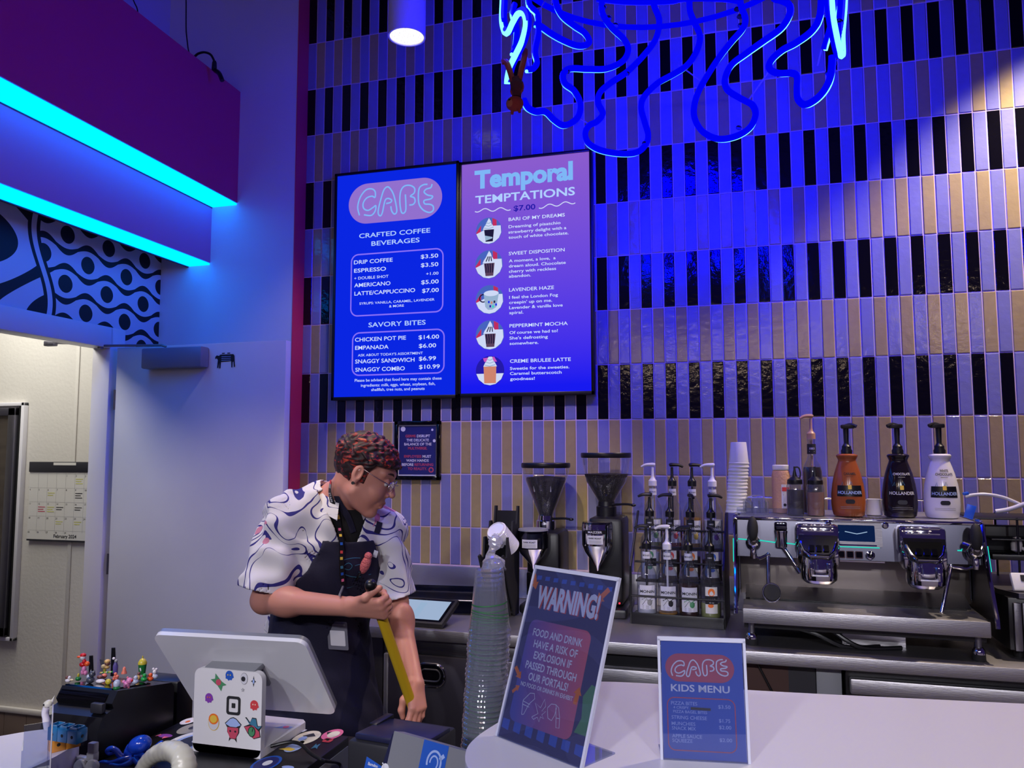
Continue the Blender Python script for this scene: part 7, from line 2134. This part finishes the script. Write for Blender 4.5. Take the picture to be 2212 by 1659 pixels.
# black undershirt in the open neck
P('undershirt', (16, 15, 20), .85)
und = blend(torso[:1] + torso[3:] + neck[1:])
def undf(p):
    d = und(p) - .008; u = (p - NEKn) @ UTn; f = (p - NEKn) @ FTn; r = (p - NEKn) @ RTn
    d = np.maximum(d, -(d + .008)); d = np.maximum(d, np.abs(r) - .10); d = np.maximum(d, -f + .0); d = np.maximum(d, u - .012 + .3 * f); return np.maximum(d, -(u + .20))
me, Vu, Fu = nets(undf, [NEK[i] - .26 for i in range(3)], [NEK[i] + .2 for i in range(3)], .004, 'undershirt', ['undershirt'])
mk('undershirt', me, pers, 'black undershirt')
bv_und = bvh_of(Vu, Fu)

# ---- trousers and shoes
P('trousers', (22, 20, 30), .85); P('shoe', (20, 20, 22), .5)
tl = [(s_ell(PEL, (.182, .138, .16), (RT, FT, UT)), .06, '+')]
for (h_, k_, a_) in feet: tl += [(s_cap(h_, k_, .098, .075), .05, '+'), (s_cap(k_, a_ - UPZ * .02, .075, .066), .03, '+')]
ft_ = blend(tl)
def trf(p): d = ft_(p) + .4 * folds(p); return np.maximum(d, .03 - p[:, 2])
me, _, _ = nets(trf, [PEL.x - .4, PEL.y - .4, 0.0], [PEL.x + .4, PEL.y + .4, PEL.z + .26], .007, 'trousers', ['trousers']); mk('trousers', me, pers, 'dark trousers')
for (h_, k_, a_) in feet:
    sf = blend([(s_cap(a_ - UPZ * .02, a_ + FTh * .15 - UPZ * .045, .05, .042), .02, '+'), (s_cap(a_ - FTh * .04 - UPZ * .045, a_ + FTh * .16 - UPZ * .055, .045, .042), .02, '+')])
    me, _, _ = nets(lambda p: np.maximum(sf(p), .001 - p[:, 2]), [a_.x - .26, a_.y - .26, -.01], [a_.x + .26, a_.y + .26, .18], .006, 'shoe', ['shoe']); mk('shoe', me, pers)

# ---- apron
P('apron', (19, 17, 46), .8, bump=(140, .08))
ap_in = blend([(s_ell(CHE - FT * .01 + UT * .0, (.192, .142, .21), (RT, FT, UT)), .05, '+'), (s_cap(CHE - UT * .06 - FT * .03, PEL + UT * .02 - FT * .03, .158, .178), .08, '+'), (s_ell(PEL - UPZ * .30, (.235, .19, .42), (RTh, FTh, UPZ)), .08, '+')])


def apf(p):
    d = ap_in(p) + .5 * folds(p) - .004; d = np.maximum(d, -(d + .009))
    q = p - CHEn; u = q @ UTn; f = q @ FTn; r = q @ RTn
    wd_ = np.where(u > -.16, np.interp(u, [-.16, .0, .11], [.215, .125, .082]), .30)
    d = np.maximum(d, np.abs(r - .0) - wd_); d = np.maximum(d, u - .088); d = np.maximum(d, np.where(u > -.16, -f - .02, -f - .12)); d = np.maximum(d, .34 - p[:, 2])
    return d


me, Va, Fa = nets(apf, [PEL.x - .42, PEL.y - .45, .30], [PEL.x + .45, PEL.y + .40, NEK.z + .1], .005, 'apron', ['apron'])
apo = mk('apron', me, pers, 'navy blue bib apron')
bv_ap = bvh_of(Va, Fa)


def hit(px, py, off=.003, trees=None):
    """point of the clothes that a photo point falls on, lifted a little off the cloth"""
    best = None; d = ray(px, py).normalized()
    for tr in (trees or (bv_ap, bv_shirt, bv_und, bv_body)):
        r = tr.ray_cast(CAMP, d)
        if r[0] is not None and (best is None or r[3] < best[1]): best = (r[0], r[3], r[1])
    if best is None: return aty(px, py, -1.3), V((0, -1, 0))
    nn = best[2]
    if nn.dot(d) > 0: nn = -nn
    return best[0] + nn * off, nn


def ribbon(b, pix, w, off=.006, n=6):
    P3 = [hit(*p, off) for p in pix]; c = catmull([p[0] for p in P3], n); nrm = catmull([p[1] for p in P3], n); vs = []
    for i, p in enumerate(c):
        t_ = (c[min(i + 1, len(c) - 1)] - c[max(i - 1, 0)]).normalized(); s_ = t_.cross(nrm[i]).normalized() * (w / 2); vs += [p - s_, p + s_]
    b.add(vs, [(2 * i, 2 * i + 1, 2 * i + 3, 2 * i + 2) for i in range(len(c) - 1)]); return c, nrm


for pix in (((762, 1150), (752, 1120), (738, 1095), (728, 1070)), ((812, 1152), (816, 1140), (819, 1128))):
    b = MB('apron'); ribbon(b, pix, .022, .005); mk('strap', b, apo)
b = MB('print_teal')
for pix in (((739, 1210), (760, 1206), (778, 1205)), ((742, 1222), (752, 1216), (760, 1222), (754, 1230), (744, 1228)), ((766, 1222), (778, 1220), (784, 1230), (774, 1236)), ((748, 1270), (775, 1262), (802, 1256)), ((742, 1240), (770, 1246), (800, 1240))):
    ribbon(b, pix, .0022, .003, 4)
mk('pocket_print', b, apo, 'teal line drawing and pocket stitching')
# ---- lanyard with badge
ly = MB('black')
c, nr = ribbon(ly, ((722, 1040), (719, 1062), (722, 1090), (726, 1112), (731, 1140), (735, 1175), (736, 1210), (737, 1245), (738, 1262)), .017, .012, 8)
lyo = mk('lanyard', ly, pers, 'black lanyard with coloured patches')
b = MB('print_red')
cols = ('print_red', 'ink_grey', '', '', '', 'print_green', 'print_red', 'print_yellow', '', 'print_pink', 'print_yellow', 'print_blue', 'print_red', 'print_yellow', 'print_teal', 'print_blue', 'print_pink')
for i, k in enumerate(cols):
    if not k: continue
    j = int(i * (len(c) - 4) / len(cols)) + 1; p = c[j]; t_ = (c[j + 1] - c[j - 1]).normalized(); s_ = t_.cross(nr[j]).normalized(); b.m(k)
    wv = .007 if i < 8 else .0045
    b.add([p + s_ * a * wv + t_ * e * wv * 1.05 + nr[j] * .0012 for a, e in ((-1, -1), (1, -1), (1, 1), (-1, 1))], [(0, 1, 2, 3)])
j = int(3.1 * (len(c) - 4) / len(cols)); p = c[j]; t_ = (c[j + 2] - c[j - 2]).normalized(); s_ = t_.cross(nr[j]).normalized()
if s_.z < 0: pass
b.m('label_white'); b.text('STAFF', 0, -.005, .013, lambda u, v, h: p + t_ * u - s_ * (v if (-s_).x > 0 else -v) + nr[j] * .0014, 0, 'CENTER', .02)
mk('patch_print', b, lyo)
b = MB('silver_paint'); p0, _ = hit(738, 1266, .01); p1, _ = hit(736, 1292, .012); b.tube([p0, (p0 + p1) / 2 + V((.002, -.004, 0)), p1], .004, 8); mk('clip', b, lyo)
G('badge_plastic', (190, 190, 205), 1.4, .08, .45, (150, 150, 165))
bc, bn = hit(727, 1371, .012); bA = (V((1, .28, -.06))).normalized(); bB = V((-.10, 0, 1)).normalized(); Mb = plane(bc, bA, bB)
b = MB('badge_plastic'); b.prism(rrect(.068, .092, .004, 3), Mb, -.0015, .0015); b.m('ink_grey'); b.poly(rrect(.056, .006, .002, 3, 0, .036), Mb, .002); b.m('label_white'); b.poly(rrect(.05, .05, .003, 3, 0, -.008), Mb, .0018); mk('badge', b, lyo, 'clear plastic badge wallet')
# ---- pink pouch charm and white tag on the bib
P('pouch_pink', (206, 104, 110), .45, bump=(220, .8)); p, nn = hit(783, 1220, .016)
b = MB('pouch_pink'); b.ball(p, (.017, .013, .034), 14, 10, roty(.42)); b.ball(p + V((.010, 0, .028)), (.014, .011, .014), 12, 8); ch = mk('pouch_charm', b, pers, 'quilted pink pouch charm')
b = MB('label_white'); q, nn = hit(803, 1196, .018); b.box(q, (.016, .002, .024), .001, roty(.3)); mk('tag', b, ch)
b = MB('black'); p0, _ = hit(806, 1242, .01); b.tube(catmull([p + V((-.014, -.004, -.02)), p + V((-.03, -.006, -.05)), p0 + V((-.07, -.01, -.03))], 5), .004, 6); mk('cord', b, ch)

# ---- yellow handled tool in both hands
PT, PB_ = GR_ + PA * .075, GL_ - PA * .03
t = thing('broom_handle', 'yellow handle with black grip held in both hands by the person', 'tool handle', (0, 0, 0))
P('tool_yellow', (214, 176, 34), .4)
b = MB('tool_yellow'); b.cyl(PB_, GR_ + PA * .02, .0165, seg=18); mk('shaft', b, t)
b = MB('black'); b.cyl(GR_ + PA * .018, PT, .0175, .019, seg=18); b.ball(PT, .019, 14, 8); mk('grip', b, t, 'black end grip')
